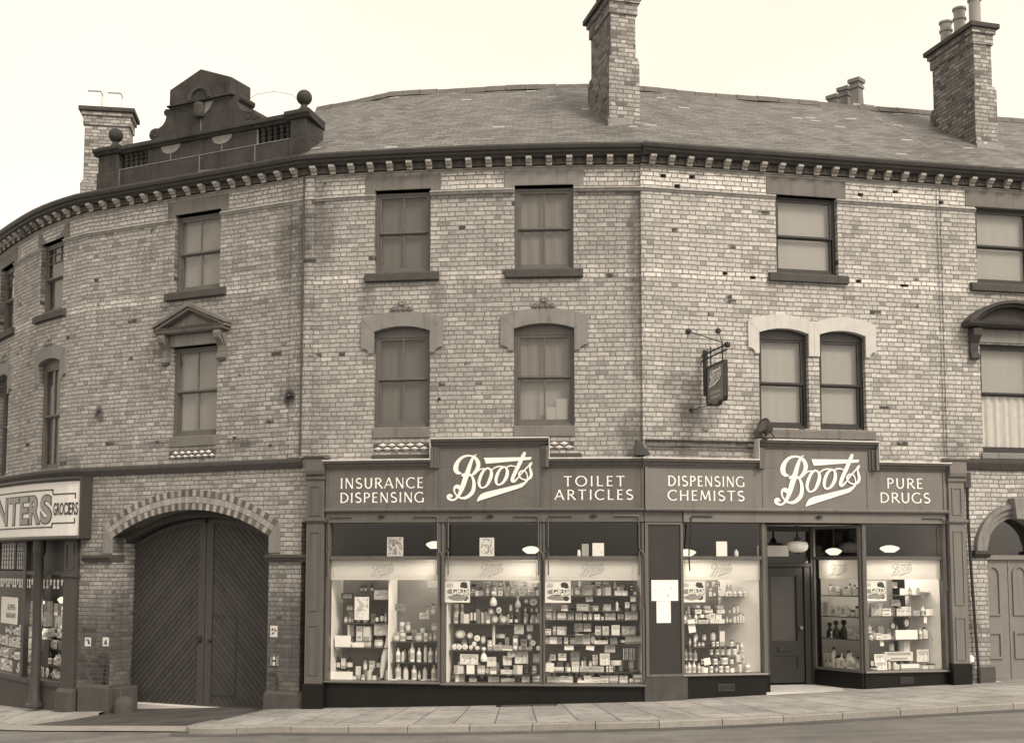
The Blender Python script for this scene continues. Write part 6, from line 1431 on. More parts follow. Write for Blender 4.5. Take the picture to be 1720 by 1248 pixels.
# ------------------------------------------------------------------ goods on show: one prototype of each kind, then copies
GOODS = """
a|k3,0.74,1.01,0.29,0.2;k3,0.73,0.39,0.4,0.2;p3,1.1,1.5,0.26,0.4;k2,1.44,1.87,0.26,0.16;k2,1.45,1.23,0.27,0.2;f0,0.81,1.86,0.22,0.11;b0,0.61,0.62,0.08,0.23;b0,0.82,0.63,0.11,0.22;b0,0.92,0.4,0.09,0.22;b0,1.37,0.63,0.09,0.22;b0,1.3,0.4,0.08,0.25;c2,0.71,0.63,0.08,0.18;c2,1.24,0.6,0.09,0.17;c2,1.21,0.4,0.08,0.2;c2,1,0.41,0.07,0.22;c2,1.53,0.41,0.07,0.17;b1,1.11,0.6,0.07,0.22;b1,1.1,0.4,0.07,0.17;b1,0.78,1.65,0.06,0.13;b1,0.85,1.65,0.06,0.13;b1,0.76,1.46,0.06,0.13;b1,0.84,1.46,0.05,0.13;b0,1.34,1.46,0.06,0.19;b0,1.43,1.47,0.07,0.24;b1,1.5,1.47,0.04,0.21;b0,1.02,1.98,0.05,0.14;b0,1.1,1.98,0.05,0.15;b0,1.22,1.98,0.05,0.15;c2,1.04,1.1,0.11,0.25;c2,1.18,1.1,0.12,0.25;c1,0.85,1.2,0.12,0.2;c2,1.1,1.01,0.28,0.1;j1,1.39,1.03,0.16,0.18;b2,0.87,1.02,0.07,0.11;k3,1.02,0.97,0.21,0.08;t1,1.71,1.14,0.1,0.14;t2,1.82,1.14,0.1,0.14;t0,1.93,1.14,0.1,0.14;t1,2.1,1.15,0.13,0.14;t2,2.24,1.15,0.08,0.14;t1,2.32,1.15,0.05,0.14;t1,2.4,1.15,0.08,0.15;t2,1.77,1.28,0.09,0.17;t1,1.89,1.29,0.08,0.17;t1,2.38,1.3,0.14,0.14;b3,1.74,0.78,0.08,0.24;b2,1.82,0.78,0.05,0.22;b3,1.99,0.77,0.09,0.33;b3,2.12,0.77,0.08,0.25;b2,2.23,0.78,0.06,0.34;b3,2.32,0.78,0.08,0.25;b3,2.43,0.78,0.04,0.25;b3,1.74,0.48,0.1,0.3;b2,1.88,0.48,0.09,0.26;b3,2.03,0.49,0.09,0.26;b2,2.22,0.49,0.08,0.26;b3,2.38,0.49,0.09,0.26;b1,2.12,0.49,0.05,0.2;c1,1.75,0.4,0.27,0.07;c3,1.98,0.4,0.13,0.05;c2,2.29,0.4,0.28,0.07;k1,1.78,1.66,0.18,0.12;k2,2.22,1.52,0.17,0.11;b1,2.25,1.59,0.05,0.15;b1,2.34,1.58,0.08,0.2;k3,2.37,2.07,0.19,0.12
b|c1,3.08,1.94,0.1,0.12;c1,3.21,1.93,0.14,0.09;c1,3.34,1.92,0.06,0.14;c2,3.46,1.92,0.07,0.15;c2,3.56,1.92,0.08,0.14;c2,3.69,1.92,0.06,0.14;c1,3.78,1.93,0.07,0.13;c2,3.94,1.93,0.1,0.08;c2,4.1,1.93,0.11,0.08;c2,4.21,1.93,0.08,0.09;c1,3.33,2.08,0.05,0.1;c1,3.45,2.08,0.06,0.1;c1,3.57,2.08,0.08,0.1;c1,3.69,2.08,0.08,0.09;c1,3.82,2.08,0.06,0.09;c1,3.99,2.08,0.07,0.09;c1,4.17,2.08,0.08,0.08;g2,3.45,1.75,0.13,0.25;g1,3.88,1.72,0.11,0.21;t2,2.77,1.61,0.09,0.17;t2,2.77,1.45,0.09,0.16;t2,2.87,1.61,0.05,0.17;c2,2.93,1.45,0.15,0.16;b0,3.05,1.46,0.04,0.37;b0,3.11,1.46,0.04,0.37;d1,3.4,1.6,0.09,0.11;d2,3.54,1.62,0.09,0.11;d2,4.15,1.76,0.13,0.12;d1,4.02,1.79,0.09,0.09;d1,3.47,1.46,0.12,0.13;d1,3.62,1.47,0.13,0.13;b0,3.75,1.45,0.06,0.15;b0,3.84,1.45,0.06,0.14;b1,4,1.64,0.04,0.11;b1,4.11,1.64,0.04,0.11;b1,4.2,1.64,0.04,0.11;b1,4,1.48,0.04,0.14;b1,4.11,1.48,0.04,0.14;b1,4.2,1.48,0.04,0.14;c1,3.74,1.64,0.06,0.15;c1,3.85,1.64,0.06,0.12;c1,3.19,1.48,0.04,0.21;c1,3.26,1.48,0.04,0.19;c1,3.35,1.48,0.06,0.19;d1,2.86,1.18,0.18,0.15;d1,3.03,1.18,0.11,0.11;d3,3.15,1.13,0.11,0.11;d1,3.26,1.09,0.09,0.14;d3,2.75,0.99,0.08,0.1;d3,2.84,0.98,0.09,0.1;d3,2.94,0.98,0.1,0.1;d3,3.04,1,0.07,0.08;d3,3.1,1.04,0.08,0.09;d3,3.16,1,0.08,0.07;c1,3.38,0.99,0.09,0.17;c2,3.53,0.99,0.14,0.09;c1,3.69,0.99,0.18,0.08;c1,3.82,1,0.08,0.22;c2,3.56,1.19,0.15,0.07;c2,3.44,0.99,0.05,0.43;k2,3.9,1.27,0.16,0.16;k2,4.09,1.32,0.1,0.11;d1,4.08,1.16,0.09,0.11;d3,4.14,1.06,0.09,0.1;d2,4.06,0.99,0.09,0.05;d3,4.23,0.99,0.07,0.08;d2,3.91,1,0.05,0.07;f2,3.02,0.74,0.32,0.18;f2,3.42,0.71,0.16,0.16;f2,3.69,0.73,0.15,0.16;f2,3.94,0.76,0.23,0.22;f1,4.2,0.78,0.12,0.15;g3,3.28,0.79,0.12,0.25;k2,3.77,0.87,0.12,0.1;c2,2.84,0.55,0.17,0.14;k3,3.05,0.56,0.14,0.15;f2,3.23,0.57,0.13,0.14;d3,3.34,0.57,0.09,0.1;c1,3.45,0.53,0.11,0.18;c2,3.68,0.59,0.23,0.07;c2,3.87,0.59,0.15,0.15;c1,2.85,0.4,0.16,0.14;c2,3.08,0.4,0.13,0.06;c2,3.44,0.4,0.19,0.09;c1,3.69,0.41,0.24,0.07;c2,4,0.41,0.13,0.1;c1,4.2,0.42,0.14,0.11;b1,3.62,0.47,0.05,0.1
c|c1,4.84,1.93,0.04,0.09;b1,4.92,1.93,0.07,0.17;f1,5.1,1.93,0.17,0.14;c3,5.29,1.93,0.09,0.11;c2,5.44,1.93,0.15,0.14;f2,5.68,1.93,0.22,0.08;c1,5.69,2.01,0.12,0.07;c0,5.88,2.01,0.05,0.1;c1,5.94,1.94,0.07,0.07;c1,5.29,2.1,0.1,0.07;c1,5.42,2.11,0.1,0.06;k2,5.13,1.83,0.12,0.09;k3,5.89,1.83,0.09,0.1;c1,4.41,1.69,0.14,0.07;c1,4.69,1.69,0.11,0.1;f1,5.01,1.67,0.21,0.12;f1,5.24,1.67,0.09,0.09;f1,5.44,1.67,0.13,0.11;b2,5.61,1.64,0.05,0.19;f2,5.79,1.72,0.08,0.1;f1,5.9,1.69,0.08,0.11;c3,4.42,1.51,0.09,0.14;c3,4.51,1.51,0.08,0.15;c2,4.64,1.52,0.15,0.12;f1,4.8,1.52,0.11,0.11;c2,4.94,1.51,0.11,0.12;c3,5.05,1.51,0.06,0.1;b2,5.14,1.52,0.08,0.14;f2,5.26,1.53,0.1,0.1;j3,5.35,1.51,0.06,0.07;c2,5.49,1.51,0.18,0.11;d2,5.64,1.52,0.05,0.11;d2,5.7,1.52,0.06,0.11;f2,5.86,1.53,0.22,0.14;c1,4.52,1.27,0.07,0.15;f2,4.64,1.26,0.15,0.14;r1,4.68,1.27,0.02,0.15;r1,4.72,1.27,0.02,0.15;r0,4.76,1.27,0.02,0.15;r0,4.8,1.27,0.02,0.15;r0,4.84,1.27,0.02,0.15;c2,4.95,1.31,0.14,0.14;c2,4.95,1.14,0.14,0.16;c1,5.1,1.31,0.13,0.14;c2,5.28,1.28,0.1,0.15;c2,5.4,1.28,0.11,0.15;f2,5.58,1.28,0.14,0.17;f1,5.81,1.27,0.24,0.15;c3,4.4,1.22,0.11,0.1;c3,4.45,1.1,0.21,0.12;c3,4.61,1.1,0.07,0.11;c3,4.72,1.1,0.07,0.11;c2,4.83,1.12,0.08,0.1;f3,5.08,1.11,0.12,0.15;d3,5.19,1.12,0.08,0.14;c3,5.32,1.11,0.24,0.06;k1,5.55,1.12,0.12,0.11;j0,5.71,1.12,0.1,0.12;c2,5.89,1.11,0.3,0.13;k3,4.77,1,0.16,0.08;k3,5.13,1,0.14,0.08;k2,5.48,0.96,0.18,0.13;k3,4.43,0.63,0.14,0.15;c3,4.58,0.66,0.17,0.07;c3,4.49,0.81,0.09,0.1;c3,4.65,0.81,0.14,0.12;c1,4.87,0.8,0.15,0.17;f2,4.88,0.63,0.13,0.17;b2,5,0.69,0.04,0.14;b1,5.14,0.71,0.05,0.12;c2,5.23,0.73,0.09,0.18;f2,5.39,0.74,0.17,0.2;j2,5.58,0.74,0.19,0.11;c3,4.75,0.62,0.09,0.07;c2,5.17,0.6,0.41,0.09;b3,5.43,0.6,0.04,0.13;b3,5.48,0.6,0.04,0.13;b3,5.52,0.6,0.04,0.13;r2,5.72,0.83,0.02,0.2;r2,5.76,0.83,0.02,0.2;r2,5.79,0.83,0.02,0.2;r2,5.83,0.83,0.02,0.2;r2,5.86,0.83,0.02,0.2;r2,5.9,0.83,0.02,0.2;c2,4.51,0.41,0.23,0.1;c2,4.73,0.42,0.21,0.11;j1,4.96,0.46,0.08,0.12;f2,5.09,0.42,0.12,0.12;c2,5.22,0.43,0.15,0.09;c2,5.39,0.42,0.14,0.12;c2,5.55,0.42,0.15,0.12;c2,5.72,0.43,0.14,0.12;c3,5.87,0.42,0.12,0.07;c1,5.96,0.44,0.16,0.15;k3,5,0.42,0.17,0.04
d|b2,7.37,1.91,0.05,0.1;b1,7.43,1.91,0.04,0.09;b2,7.54,1.91,0.06,0.13;b2,7.65,1.91,0.06,0.1;b3,7.73,1.91,0.06,0.1;b3,7.81,1.91,0.05,0.1;b3,7.91,1.91,0.08,0.1;b3,8,1.91,0.06,0.11;b3,8.09,1.91,0.07,0.1;b2,7.73,2.01,0.05,0.11;b2,7.79,2.01,0.05,0.1;b3,8,2.02,0.06,0.11;b3,8.08,2.01,0.05,0.09;c1,7.35,2.07,0.04,0.1;c1,7.52,2.07,0.1,0.1;c1,7.4,2.01,0.04,0.13;b3,6.88,1.45,0.07,0.14;b2,6.94,1.52,0.04,0.18;b3,7.01,1.51,0.05,0.11;b3,7.08,1.45,0.06,0.19;b2,6.98,1.61,0.05,0.17;c3,7.14,1.71,0.11,0.05;c3,7.16,1.61,0.12,0.07;c3,7.33,1.7,0.1,0.05;c3,7.36,1.62,0.14,0.06;c3,7.56,1.7,0.11,0.05;c3,7.59,1.61,0.13,0.07;c3,7.22,1.54,0.1,0.05;c3,7.34,1.53,0.07,0.06;c3,7.42,1.52,0.1,0.09;c3,7.54,1.52,0.11,0.07;c3,7.22,1.46,0.17,0.05;c3,7.46,1.44,0.28,0.07;b1,7.66,1.44,0.04,0.14;b1,7.72,1.44,0.04,0.11;b2,7.8,1.44,0.05,0.14;b2,7.86,1.44,0.04,0.15;b2,7.92,1.44,0.05,0.18;b2,7.97,1.44,0.04,0.15;b2,7.83,1.61,0.06,0.15;b2,7.9,1.62,0.04,0.14;b1,7.76,1.61,0.04,0.1;k3,6.99,1.29,0.13,0.23;b1,7.12,1.14,0.08,0.16;b1,7.26,1.14,0.07,0.14;b2,7.43,1.14,0.1,0.17;c2,7.56,1.04,0.09,0.26;j3,7.4,1.04,0.06,0.1;j3,7.48,1.04,0.06,0.1;b1,7.14,1.04,0.05,0.09;b1,7.21,1.04,0.06,0.09;b3,6.9,0.57,0.03,0.15;b3,6.96,0.57,0.07,0.18;b3,7.05,0.57,0.07,0.19;b3,7.12,0.57,0.05,0.16;b3,6.94,0.8,0.06,0.19;b3,7.02,0.8,0.07,0.19;b3,7.1,0.79,0.07,0.19;b3,7.01,0.99,0.05,0.19;b3,7.07,1,0.05,0.17;j2,7.19,0.57,0.07,0.14;k3,7.24,0.62,0.07,0.09;j3,7.35,0.57,0.07,0.14;j1,7.45,0.57,0.05,0.12;j3,7.54,0.57,0.08,0.14;j3,7.65,0.57,0.08,0.14;k3,7.73,0.61,0.07,0.07;j3,7.19,0.74,0.06,0.11;k3,7.26,0.73,0.12,0.12;j3,7.43,0.73,0.09,0.13;j3,7.6,0.73,0.13,0.15;j2,7.74,0.73,0.07,0.11;j3,7.36,0.9,0.06,0.12;j3,7.47,0.9,0.07,0.12;j3,7.56,0.9,0.06,0.12;j2,7.67,0.89,0.08,0.14;j2,7.79,0.89,0.09,0.14;j3,7.74,1.06,0.07,0.1;b2,7.89,0.55,0.07,0.16;b3,8.02,0.55,0.09,0.16;b3,8.12,0.55,0.05,0.15;b3,8.19,0.55,0.06,0.18;b2,7.89,0.75,0.09,0.17;b3,8,0.75,0.08,0.17;b2,7.88,0.94,0.05,0.15;b3,7.96,0.94,0.05,0.16;b3,8.01,0.93,0.04,0.16
e|c1,10.96,2.04,0.07,0.11;k3,11.01,1.91,0.1,0.12;b1,11.22,1.92,0.07,0.13;d1,11.37,1.91,0.07,0.13;c1,11.51,1.91,0.12,0.05;b2,11.6,1.91,0.04,0.07;b2,11.68,1.91,0.04,0.05;f1,10.52,1.55,0.22,0.23;c2,10.53,1.56,0.13,0.12;c3,10.72,1.54,0.19,0.13;c2,10.95,1.72,0.15,0.11;f2,10.96,1.56,0.11,0.13;c3,11.07,1.57,0.1,0.16;c2,11.18,1.57,0.09,0.16;c2,11.3,1.57,0.14,0.09;b3,11.46,1.55,0.1,0.17;k3,11.57,1.57,0.19,0.12;k3,11.44,1.41,0.06,0.14;b3,10.43,1.14,0.07,0.09;b3,10.46,1.23,0.06,0.16;c3,10.54,1.14,0.1,0.11;c3,10.69,1.13,0.18,0.09;c2,10.86,1.12,0.09,0.05;k3,10.96,1.15,0.22,0.17;k3,11.17,1.13,0.23,0.17;b3,11.38,1.13,0.07,0.19;b2,11.49,1.13,0.12,0.21;b2,11.63,1.13,0.1,0.18;d0,11.1,1.3,0.15,0.23;d0,10.83,1.28,0.13,0.16;k3,10.59,1.01,0.07,0.11;k2,11.56,1.03,0.04,0.09;f3,10.56,0.71,0.2,0.15;f3,10.58,0.55,0.23,0.15;c2,10.99,0.73,0.54,0.16;b2,10.88,0.91,0.09,0.16;c2,11.12,0.89,0.18,0.2;f2,11.42,0.71,0.24,0.22;j0,10.45,0.55,0.12,0.07;b2,10.77,0.55,0.06,0.17;b2,10.87,0.55,0.07,0.15;b2,10.93,0.55,0.06,0.11;c3,11.15,0.56,0.33,0.09;c2,11.42,0.55,0.15,0.06;j2,11.59,0.56,0.18,0.09
"""

def proto(name, build, mats):
    g = MB(False); build(g); o = g.build(name, mats, smooth=True); me = o.data; bpy.data.objects.remove(o); return me
TONE = [('ink bottle', .025), ('drab', .36), ('light', .70), ('white', .88)]
GM = [plain(n, v, .45, .12, 8, 0) for n, v in TONE]
CAPM = plain('dark cap', .03, .4, .1, 8, 0); LABEL = plain('paper label', .66, .7, .08, 12, 0); CREAM = plain('cream label', .5, .7, .1, 12, 0)
PRINT = [print_mat('carton print %d' % i, p, k, sc, am) for i, (p, k, sc, am) in enumerate(((.10, .4, 14, .55), (.26, .05, 18, .52), (.52, .10, 16, .53), (.80, .14, 18, .55)))]
def b_bottle(g):
    g.lathe((0, 0, 0), [(.46, 0), (.5, .02), (.5, .60), (.44, .70), (.2, .78), (.18, .86)], 14); g.cur = 1; g.lathe((0, 0, .86), [(.23, 0), (.23, .13), (.0, .14)], 12)
    g.cur = 2; g.lathe((0, 0, .14), [(.512, 0), (.512, .36)], 14)
def b_jar(g):
    g.lathe((0, 0, 0), [(.46, 0), (.5, .03), (.5, .68), (.4, .78)], 16); g.cur = 1; g.lathe((0, 0, .78), [(.43, 0), (.45, .02), (.45, .2), (0, .22)], 16); g.cur = 2; g.lathe((0, 0, .2), [(.511, 0), (.511, .36)], 16)
def b_tin(g):
    g.lathe((0, 0, 0), [(.5, 0), (.5, .9), (.46, .9), (.46, .99), (.44, 1), (0, 1)], 16); g.cur = 2; g.lathe((0, 0, .2), [(.511, 0), (.511, .45)], 16)
def cube(g, x0, x1, y0, y1, z0, z1):
    g.box(x0, x1, y0, y1, z0, z1)
def b_carton(g, v=0):
    cube(g, -.5, .5, -.5, .5, 0, 1); g.cur = 1
    F = [[(-.42, .42, .62, .90), (-.3, .3, .12, .34)], [(-.5, .5, .0, .3)], [(-.34, .34, .2, .78)], [(-.5, -.12, .0, 1.)], [(-.5, .5, .42, .56), (-.2, .2, .66, .88)], []][v]
    for a, b, c, e in F: g.face([(a, -.503, c), (b, -.503, c), (b, -.503, e), (a, -.503, e)], [(0, 0)] * 4)
def b_card(g): cube(g, -.5, .5, -.5, .5, 0, 1)
def b_frame(g):
    cube(g, -.5, .5, -.5, .5, 0, 1); g.cur = 1
    g.face([(-.40, -.52, .12), (.40, -.52, .12), (.40, -.52, .88), (-.40, -.52, .88)], [(0, 0)] * 4)
    g.cur = 0
    for q in ((-.5, .5, 0, .1), (-.5, .5, .9, 1), (-.5, -.4, .1, .9), (.4, .5, .1, .9)): cube(g, q[0], q[1], -.9, -.5, q[2], q[3])
def b_disc(g):
    g.lathe((0, .3, .5), [(0, 0), (.44, .0), (.5, .25), (.5, .6), (.42, .75), (0, .8)], 18, (0, -1, 0)); g.cur = 1; g.lathe((0, -.51, .5), [(.30, 0), (.30, .02), (0, .03)], 14, (0, -1, 0))
def b_rod(g):
    g.lathe((0, 0, 0), [(.3, 0), (.3, .7), (.5, .72), (.5, 1), (0, 1)], 8)
def b_bag(g):
    g.lathe((0, 0, 0), [(.2, 0), (.42, .03), (.5, .2), (.42, .42), (.2, .62), (.12, .7), (.3, .8), (.34, .9), (.2, 1), (0, 1)], 12)
rg = random.Random(11)
KIND = {'b': ('bottle', b_bottle), 'j': ('jar', b_jar), 't': ('tin', b_tin), 'c': ('carton', b_carton), 'k': ('show_card', b_card), 'p': ('show_card', b_card), 'f': ('picture_card', b_frame), 'd': ('powder_box', b_disc), 'r': ('brush', b_rod), 'g': ('sponge_bag', b_bag)}
ADJ = [['dark', 'dim', 'pale', 'white'], ['inky', 'drab', 'light', 'whitish']]
MESH = {}
def mesh_for(k, t):
    v = rg.randrange(6) if k == 'c' else 0; key = (k, t, v)
    if key not in MESH:
        n, f = KIND[k]
        if k in 'bj': mats = [GM[t], CAPM if t != 3 or k == 'j' else GM[2], [LABEL, GM[2], LABEL, CREAM][t]]
        elif k == 't': mats = [GM[t], CAPM, [CREAM, LABEL, GM[1], GM[1]][t]]
        elif k == 'c': mats = [PRINT[t] if v in (2, 5) else GM[t], GM[(3, 3, 1, 1)[t]]]; f = lambda g, v=v: b_carton(g, v)
        elif k == 'k': mats = [GM[3] if t == 3 else PRINT[t]]
        elif k == 'p': mats = [PRINT[t]]
        elif k == 'f': mats = [GM[max(0, t)], PRINT[min(3, t + 1)]]
        elif k == 'd': mats = [GM[t], GM[(1, 2, 1, 2)[t]]]
        else: mats = [GM[t]]
        MESH[key] = proto(n, f, mats)
    return MESH[key]
WNAME = {'a': 'first display window from the left', 'b': 'second display window from the left', 'c': 'third display window from the left', 'd': 'window just left of the shop door', 'e': 'window right of the shop door', 'f': 'angled lobby window'}
SHELF = {'a': [.455, .765, 1.014, 1.127, 1.439, 1.854], 'b': [.438, .576, .982, 1.444, 1.923], 'c': [.438, .622, 1.10, 1.252, 1.513, 1.666, 1.933], 'd': [.588, 1.041, 1.441, 1.909], 'e': [.578, 1.117, 1.539, 1.914], 'f': [.58, 1.12, 1.52, 1.90]}
LEVEL = {'a': ['floor', 'lowest shelf', 'second shelf up', 'middle shelf', 'fourth shelf up', 'top shelf'], 'b': ['floor', 'low step', 'lower shelf', 'middle shelf', 'top shelf'], 'c': ['floor', 'low step', 'lower shelf', 'small riser', 'middle shelf', 'upper riser', 'top shelf'], 'd': ['floor', 'low shelf', 'middle shelf', 'top shelf'], 'e': ['floor', 'lower shelf', 'middle shelf', 'top shelf'], 'f': ['floor', 'lower shelf', 'middle shelf', 'top shelf']}
PLUR = {'bottle': 'bottles', 'jar': 'jars', 'tin': 'tins', 'carton': 'cartons', 'show_card': 'show cards', 'picture_card': 'picture cards', 'powder_box': 'round powder boxes', 'brush': 'brushes', 'sponge_bag': 'sponge bags'}
def put(k, t, pos, ang_, w, h, dep, wn, lv, tilt=0, hang=False):
    n = KIND[k][0]; o = bpy.data.objects.new(n, mesh_for(k, t)); COL.objects.link(o)
    o.location = pos; o.rotation_euler = (0, tilt, ang_); o.scale = (w, dep, h)
    a = ADJ[0][t]; noun = n.replace('_', ' '); where = ('hanging in the ' if hang else 'on the ' + lv + ' of the ') + wn
    tag(o, '%s %s %s' % (a, noun, where), noun.split()[-1], '%s %s %s' % (a, PLUR[n], where)); return o
for line in GOODS.strip().split('\n'):
    w_, items = line.split('|'); fill = sorted(SHELF[w_])
    for it in items.split(';'):
        p = it.split(','); k, t = p[0][0], int(p[0][1]); s_, z, w, h = map(float, p[1:])
        lev = max([i for i, q in enumerate(fill) if q <= z + .05] or [0]); gap = z - fill[lev]
        if abs(gap) < .05: z = fill[lev] + .004; gap = 0
        d = {'b': -.24, 'j': -.24, 't': -.26, 'c': -.26, 'f': -.20, 'd': -.23, 'r': -.22, 'g': -.16, 'k': -.17, 'p': -.14}[k] + rg.uniform(-.03, .03)
        if gap > .03: d -= .10 if k in 'btc' else 0
        tl = rg.uniform(-.16, .16) if k in 'k' and w < .16 else rg.uniform(-.03, .03) if k in 'cf' else 0
        dep = {'b': w, 'j': w, 't': w, 'c': min(w, .12), 'f': .012, 'd': .03, 'r': w, 'g': w, 'k': .006, 'p': .008}[k]
        put(k, t, PT(s_, d, z), math.radians(ang(s_)) + (rg.uniform(-.25, .25) if k in 'cbjt' else 0), w, h, dep, WNAME[w_], LEVEL[w_][lev], tl, k == 'g')
# back rows on the shelves of the first five windows
for w_, lv, s0, s1, st in (('b', 4, 3.05, 4.25, .125), ('b', 3, 2.72, 4.25, .12), ('b', 2, 2.75, 4.25, .14), ('b', 1, 2.8, 4.2, .15), ('b', 0, 2.7, 4.25, .14), ('c', 6, 4.85, 5.95, .12), ('c', 4, 4.4, 5.95, .125), ('c', 2, 4.4, 5.95, .12), ('c', 1, 4.42, 5.9, .15), ('c', 0, 4.4, 5.95, .13), ('a', 1, 1.68, 2.45, .12), ('a', 3, 1.68, 2.45, .12), ('a', 0, .75, 2.45, .16), ('a', 2, .8, 1.55, .15), ('a', 4, .8, 1.55, .13), ('d', 0, 6.85, 7.6, .11), ('d', 2, 6.9, 7.6, .1), ('e', 0, 10.4, 11.4, .16), ('e', 1, 10.4, 11.4, .15), ('e', 2, 10.4, 11.4, .14)):
    x = s0
    while x < s1:
        k = rg.choice('cccctjbbk' if w_ != 'd' else 'bbjb'); t = rg.choice((1, 1, 2, 2, 2, 3)); w = rg.uniform(.06, .11); h = rg.uniform(.12, .25)
        dep = {'k': .006}.get(k, w)
        put(k, t, PT(x, -.48 + rg.uniform(-.04, .03), SHELF[w_][lv] + .003), math.radians(ang(x)) + rg.uniform(-.2, .2), w, h, dep, WNAME[w_], LEVEL[w_][lv], rg.uniform(-.06, .06) if k == 'k' else 0)
        x += st * rg.uniform(.85, 1.35)
# glass shelves
def shelf(label, a, b, z, d0=-.62, d1=-.12): 
    g = MB(); g.box(a, b, d0, d1, z - .012, z); tag(g.build('display_shelf', 'shelfglass', origin=PT((a + b) / 2, d1, z)), label, 'shelf')
for w_, zz, spans in (('a', 1, [(1.64, 2.49)]), ('a', 2, [(.62, 1.59)]), ('a', 3, [(1.64, 2.49)]), ('a', 4, [(.75, 1.59)]), ('a', 5, [(.75, 1.59)]), ('b', 2, [(2.68, 4.30)]), ('b', 3, [(2.68, 4.30)]), ('b', 4, [(2.9, 4.30)]), ('b', 1, [(2.75, 4.2)]),
        ('c', 6, [(4.6, 6.0)]), ('c', 5, [(4.36, 6.0)]), ('c', 4, [(4.36, 6.0)]), ('c', 3, [(4.36, 6.0)]), ('c', 2, [(4.36, 6.0)]), ('c', 1, [(4.36, 6.0)]), ('d', 3, [(6.78, 7.95)]), ('d', 2, [(6.78, 7.85)]), ('d', 1, [(6.95, 7.7)]), ('e', 3, [(10.4, 11.5)]), ('e', 2, [(10.35, 11.5)]), ('e', 1, [(10.35, 11.5)])):
    for a, b in spans:
        half = (' left half of the' if w_ == 'a' and b < 1.7 else ' right half of the' if w_ == 'a' else ' the')
        shelf('thin glass %s in%s %s' % (LEVEL[w_][zz] if 'shelf' in LEVEL[w_][zz] else LEVEL[w_][zz] + ' shelf', half, WNAME[w_].replace(' from the left', '')), a, b, SHELF[w_][zz], -.62, -.12 if zz else -.1)
# the angled lobby window: bottles, bags and boxes seen through the splayed pane
LV = SHELF['f']
def fpos(u, back, z): # u along the pane from the street end, back = distance behind it
    p, q = Vector(PT(10.12, .04, 0)), Vector(PT(9.70, -1.0, 0)); d = (q - p).normalized(); n = Vector((-d.y, d.x, 0)); n = n if n.dot(Vector(PT(11, -.5, 0)) - p) > 0 else -n
    v = p.lerp(q, u) + n * back; return (v.x, v.y, z), math.atan2(d.y, d.x) + math.pi
for u, lv, k, t, w, h in ((.14, 3, 'b', 1, .07, .13), (.22, 3, 'b', 2, .07, .15), (.30, 3, 'b', 1, .07, .17), (.40, 3, 'b', 2, .06, .15), (.48, 3, 'b', 1, .07, .16), (.60, 3, 'c', 1, .1, .12),
        (.16, 2, 'd', 1, .12, .12), (.30, 2, 'j', 1, .08, .13), (.42, 2, 'd', 1, .15, .15), (.55, 2, 'j', 1, .10, .15), (.70, 2, 'd', 2, .17, .17), (.86, 2, 'c', 2, .13, .26),
        (.15, 1, 'g', 1, .16, .30), (.34, 1, 'k', 2, .20, .14), (.50, 1, 'g', 0, .18, .34), (.66, 1, 'g', 0, .17, .32), (.82, 1, 'g', 0, .15, .28), (.22, 1, 'k', 3, .16, .08), (.6, 1, 'k', 2, .18, .16),
        (.12, 0, 'b', 2, .10, .30), (.22, 0, 'b', 1, .09, .24), (.32, 0, 'b', 3, .09, .22), (.42, 0, 'b', 2, .10, .34), (.53, 0, 'b', 2, .09, .22), (.63, 0, 'j', 2, .11, .24), (.74, 0, 'b', 2, .10, .38), (.86, 0, 'c', 2, .12, .25), (.47, 0, 'c', 3, .07, .12), (.27, 3, 'b', 2, .07, .2), (.35, 3, 'b', 2, .07, .22), (.68, 3, 'c', 2, .12, .16), (.8, 3, 'b', 2, .07, .2), (.24, 2, 'j', 2, .09, .2), (.48, 2, 'c', 3, .12, .2), (.62, 2, 'f', 2, .2, .18), (.08, 1, 'b', 2, .08, .22), (.42, 1, 'f', 2, .2, .18), (.74, 1, 'k', 3, .18, .12), (.17, 0, 'b', 2, .08, .3), (.37, 0, 'b', 3, .09, .3), (.57, 0, 'b', 3, .08, .28), (.69, 0, 'j', 3, .1, .2), (.8, 0, 'j', 1, .1, .14)):
    pos, an = fpos(u, .13 + rg.uniform(0, .06), LV[lv] + .004); dep = {'b': w, 'j': w, 'c': w * .7, 'd': .04, 'g': w * .6, 'k': .006, 'f': .012}[k]
    put(k, t, pos, an, w, h, dep, WNAME['f'], LEVEL['f'][lv], rg.uniform(-.1, .1) if k == 'k' else 0)
for lv in (1, 2, 3):
    g = MB(False); pts = [Vector(fpos(u, b, 0)[0]) for u, b in ((.06, .07), (.95, .07), (.95, .26), (.06, .26))]
    z1 = LV[lv]; top_ = [(p.x, p.y, z1) for p in pts]; bot = [(p.x, p.y, z1 - .012) for p in pts]; g.face(top_); g.face(bot[::-1])
    for i in range(4): g.face([bot[i], bot[(i + 1) % 4], top_[(i + 1) % 4], top_[i]], [(0, 0)] * 4)
    tag(g.build('display_shelf', 'shelfglass', origin=top_[0]), 'thin glass %s behind the angled lobby window' % LEVEL['f'][lv], 'shelf')
# stocking display leg in the first window
g = MB(False); c = [PT(1.58, -.2, 1.28), PT(1.55, -.2, 1.05), PT(1.50, -.2, .85), PT(1.46, -.2, .62), PT(1.45, -.2, .50), PT(1.40, -.16, .46)]
g.tube(c, [.035, .05, .06, .045, .03, .025], 12); tag(g.build('display_stocking', GM[2], smooth=True, origin=c[0]), 'pale stocking display leg against the divider of the first window', 'stocking')
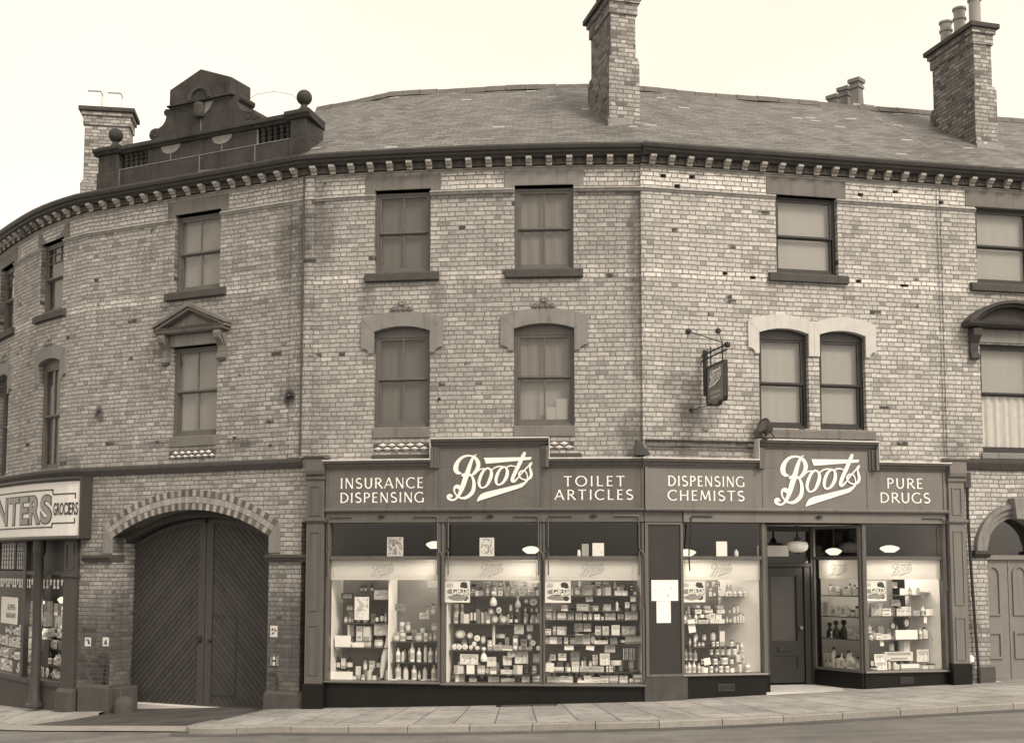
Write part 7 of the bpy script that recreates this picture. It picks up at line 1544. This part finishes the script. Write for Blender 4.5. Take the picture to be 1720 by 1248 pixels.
# the grocer's window: banks of tins, packets and jars on three steps
GR = 'grocer window'
n_ = 0
for (dp, z, a, b, st) in ((-.30, .164, -10.7, -5.75, .12), (-.72, .364, -10.8, -5.72, .12), (-1.10, .624, -10.9, -5.72, .13), (-1.12, .86, -10.9, -5.75, .15), (-1.14, 1.08, -10.9, -5.8, .17), (-1.16, 1.34, -10.9, -5.8, .26)):
    x = a
    while x < b:
        k = rg.choice('ttccbjd' if z < .9 else 'ccf'); t = rg.choice((1, 1, 2, 2, 3, 0)); w = rg.uniform(.09, .14); h = rg.uniform(.13, .23) if z < .9 else rg.uniform(.2, .32)
        if not (-7.66 < x < -7.48):
            put(k, t, PT(x, dp + rg.uniform(-.05, .05), z), math.radians(ang(x)) + rg.uniform(-.3, .3), w, h, {'d': .04, 'f': .012}.get(k, w), GR, 'front step' if z < .2 else 'middle step' if z < .5 else 'back step' if z < .7 else 'upper pile')
        x += st * rg.uniform(.85, 1.3)
for (dp, z, st) in ((-.24, .164, .12), (-.40, .404, .12), (-.49, .644, .13), (-.60, .884, .15)):
    x = -10.8
    while x < -7.75:
        k = rg.choice('ttccbj'); t = rg.choice((1, 2, 2, 3, 3, 0)); w = rg.uniform(.09, .14); h = rg.uniform(.15, .24)
        put(k, t, PT(x, dp + rg.uniform(-.02, .02), z), math.radians(ang(x)) + rg.uniform(-.3, .3), w, h, w, GR, 'tiers left of the mullion'); x += st * rg.uniform(.85, 1.3)
def gcard(label, s, z0, w, h, d, lines, mat='paper'):
    g = MB(); g.box(s - w / 2, s + w / 2, d - .008, d, z0, z0 + h); o = g.build('price_card', mat, origin=PT(s, d, z0)); tag(o, label, 'card')
    g = MB()
    for tx, a, b, c, e in lines: type_text(g, tx, s - w / 2 + a * w, s - w / 2 + b * w, z0 + c * h, z0 + e * h, lambda x, z: (x, d + .003, z), .02)
    if lines: g.build('lettering', 'blackletter', o)
gcard('large white SUPER BARGAINS card hung at the left of the grocer window', -8.78, 1.19, 1.15, .57, -.12, [('SUPER-', .42, .92, .52, .74), ('BARGAINS', .36, .92, .22, .42)])
gcard('tall narrow white card beside the mullion of the grocer window', -7.78, .95, .10, .62, -.14, [])
gcard('printed white card propped in the right hand pane of the grocer window', -6.18, 1.12, .20, .34, -.75, [('NEW', .2, .8, .62, .8), ('OFFER', .15, .85, .3, .48)] if False else [])
gcard('small tilted price card in the right hand pane of the grocer window', -6.38, .86, .17, .22, -.62, [])
gcard('tall pale packet card at the right end of the grocer window', -5.98, .78, .14, .55, -.66, [], GM[2])
shade_lamp('small lit lamp hanging in the grocer window beside the mullion', -7.80, -.45, 1.64, .11, 14) 
shade_lamp('lit lamp half hidden behind the iron column of the grocer shop', -6.72, -.5, 1.72, .09, 14)
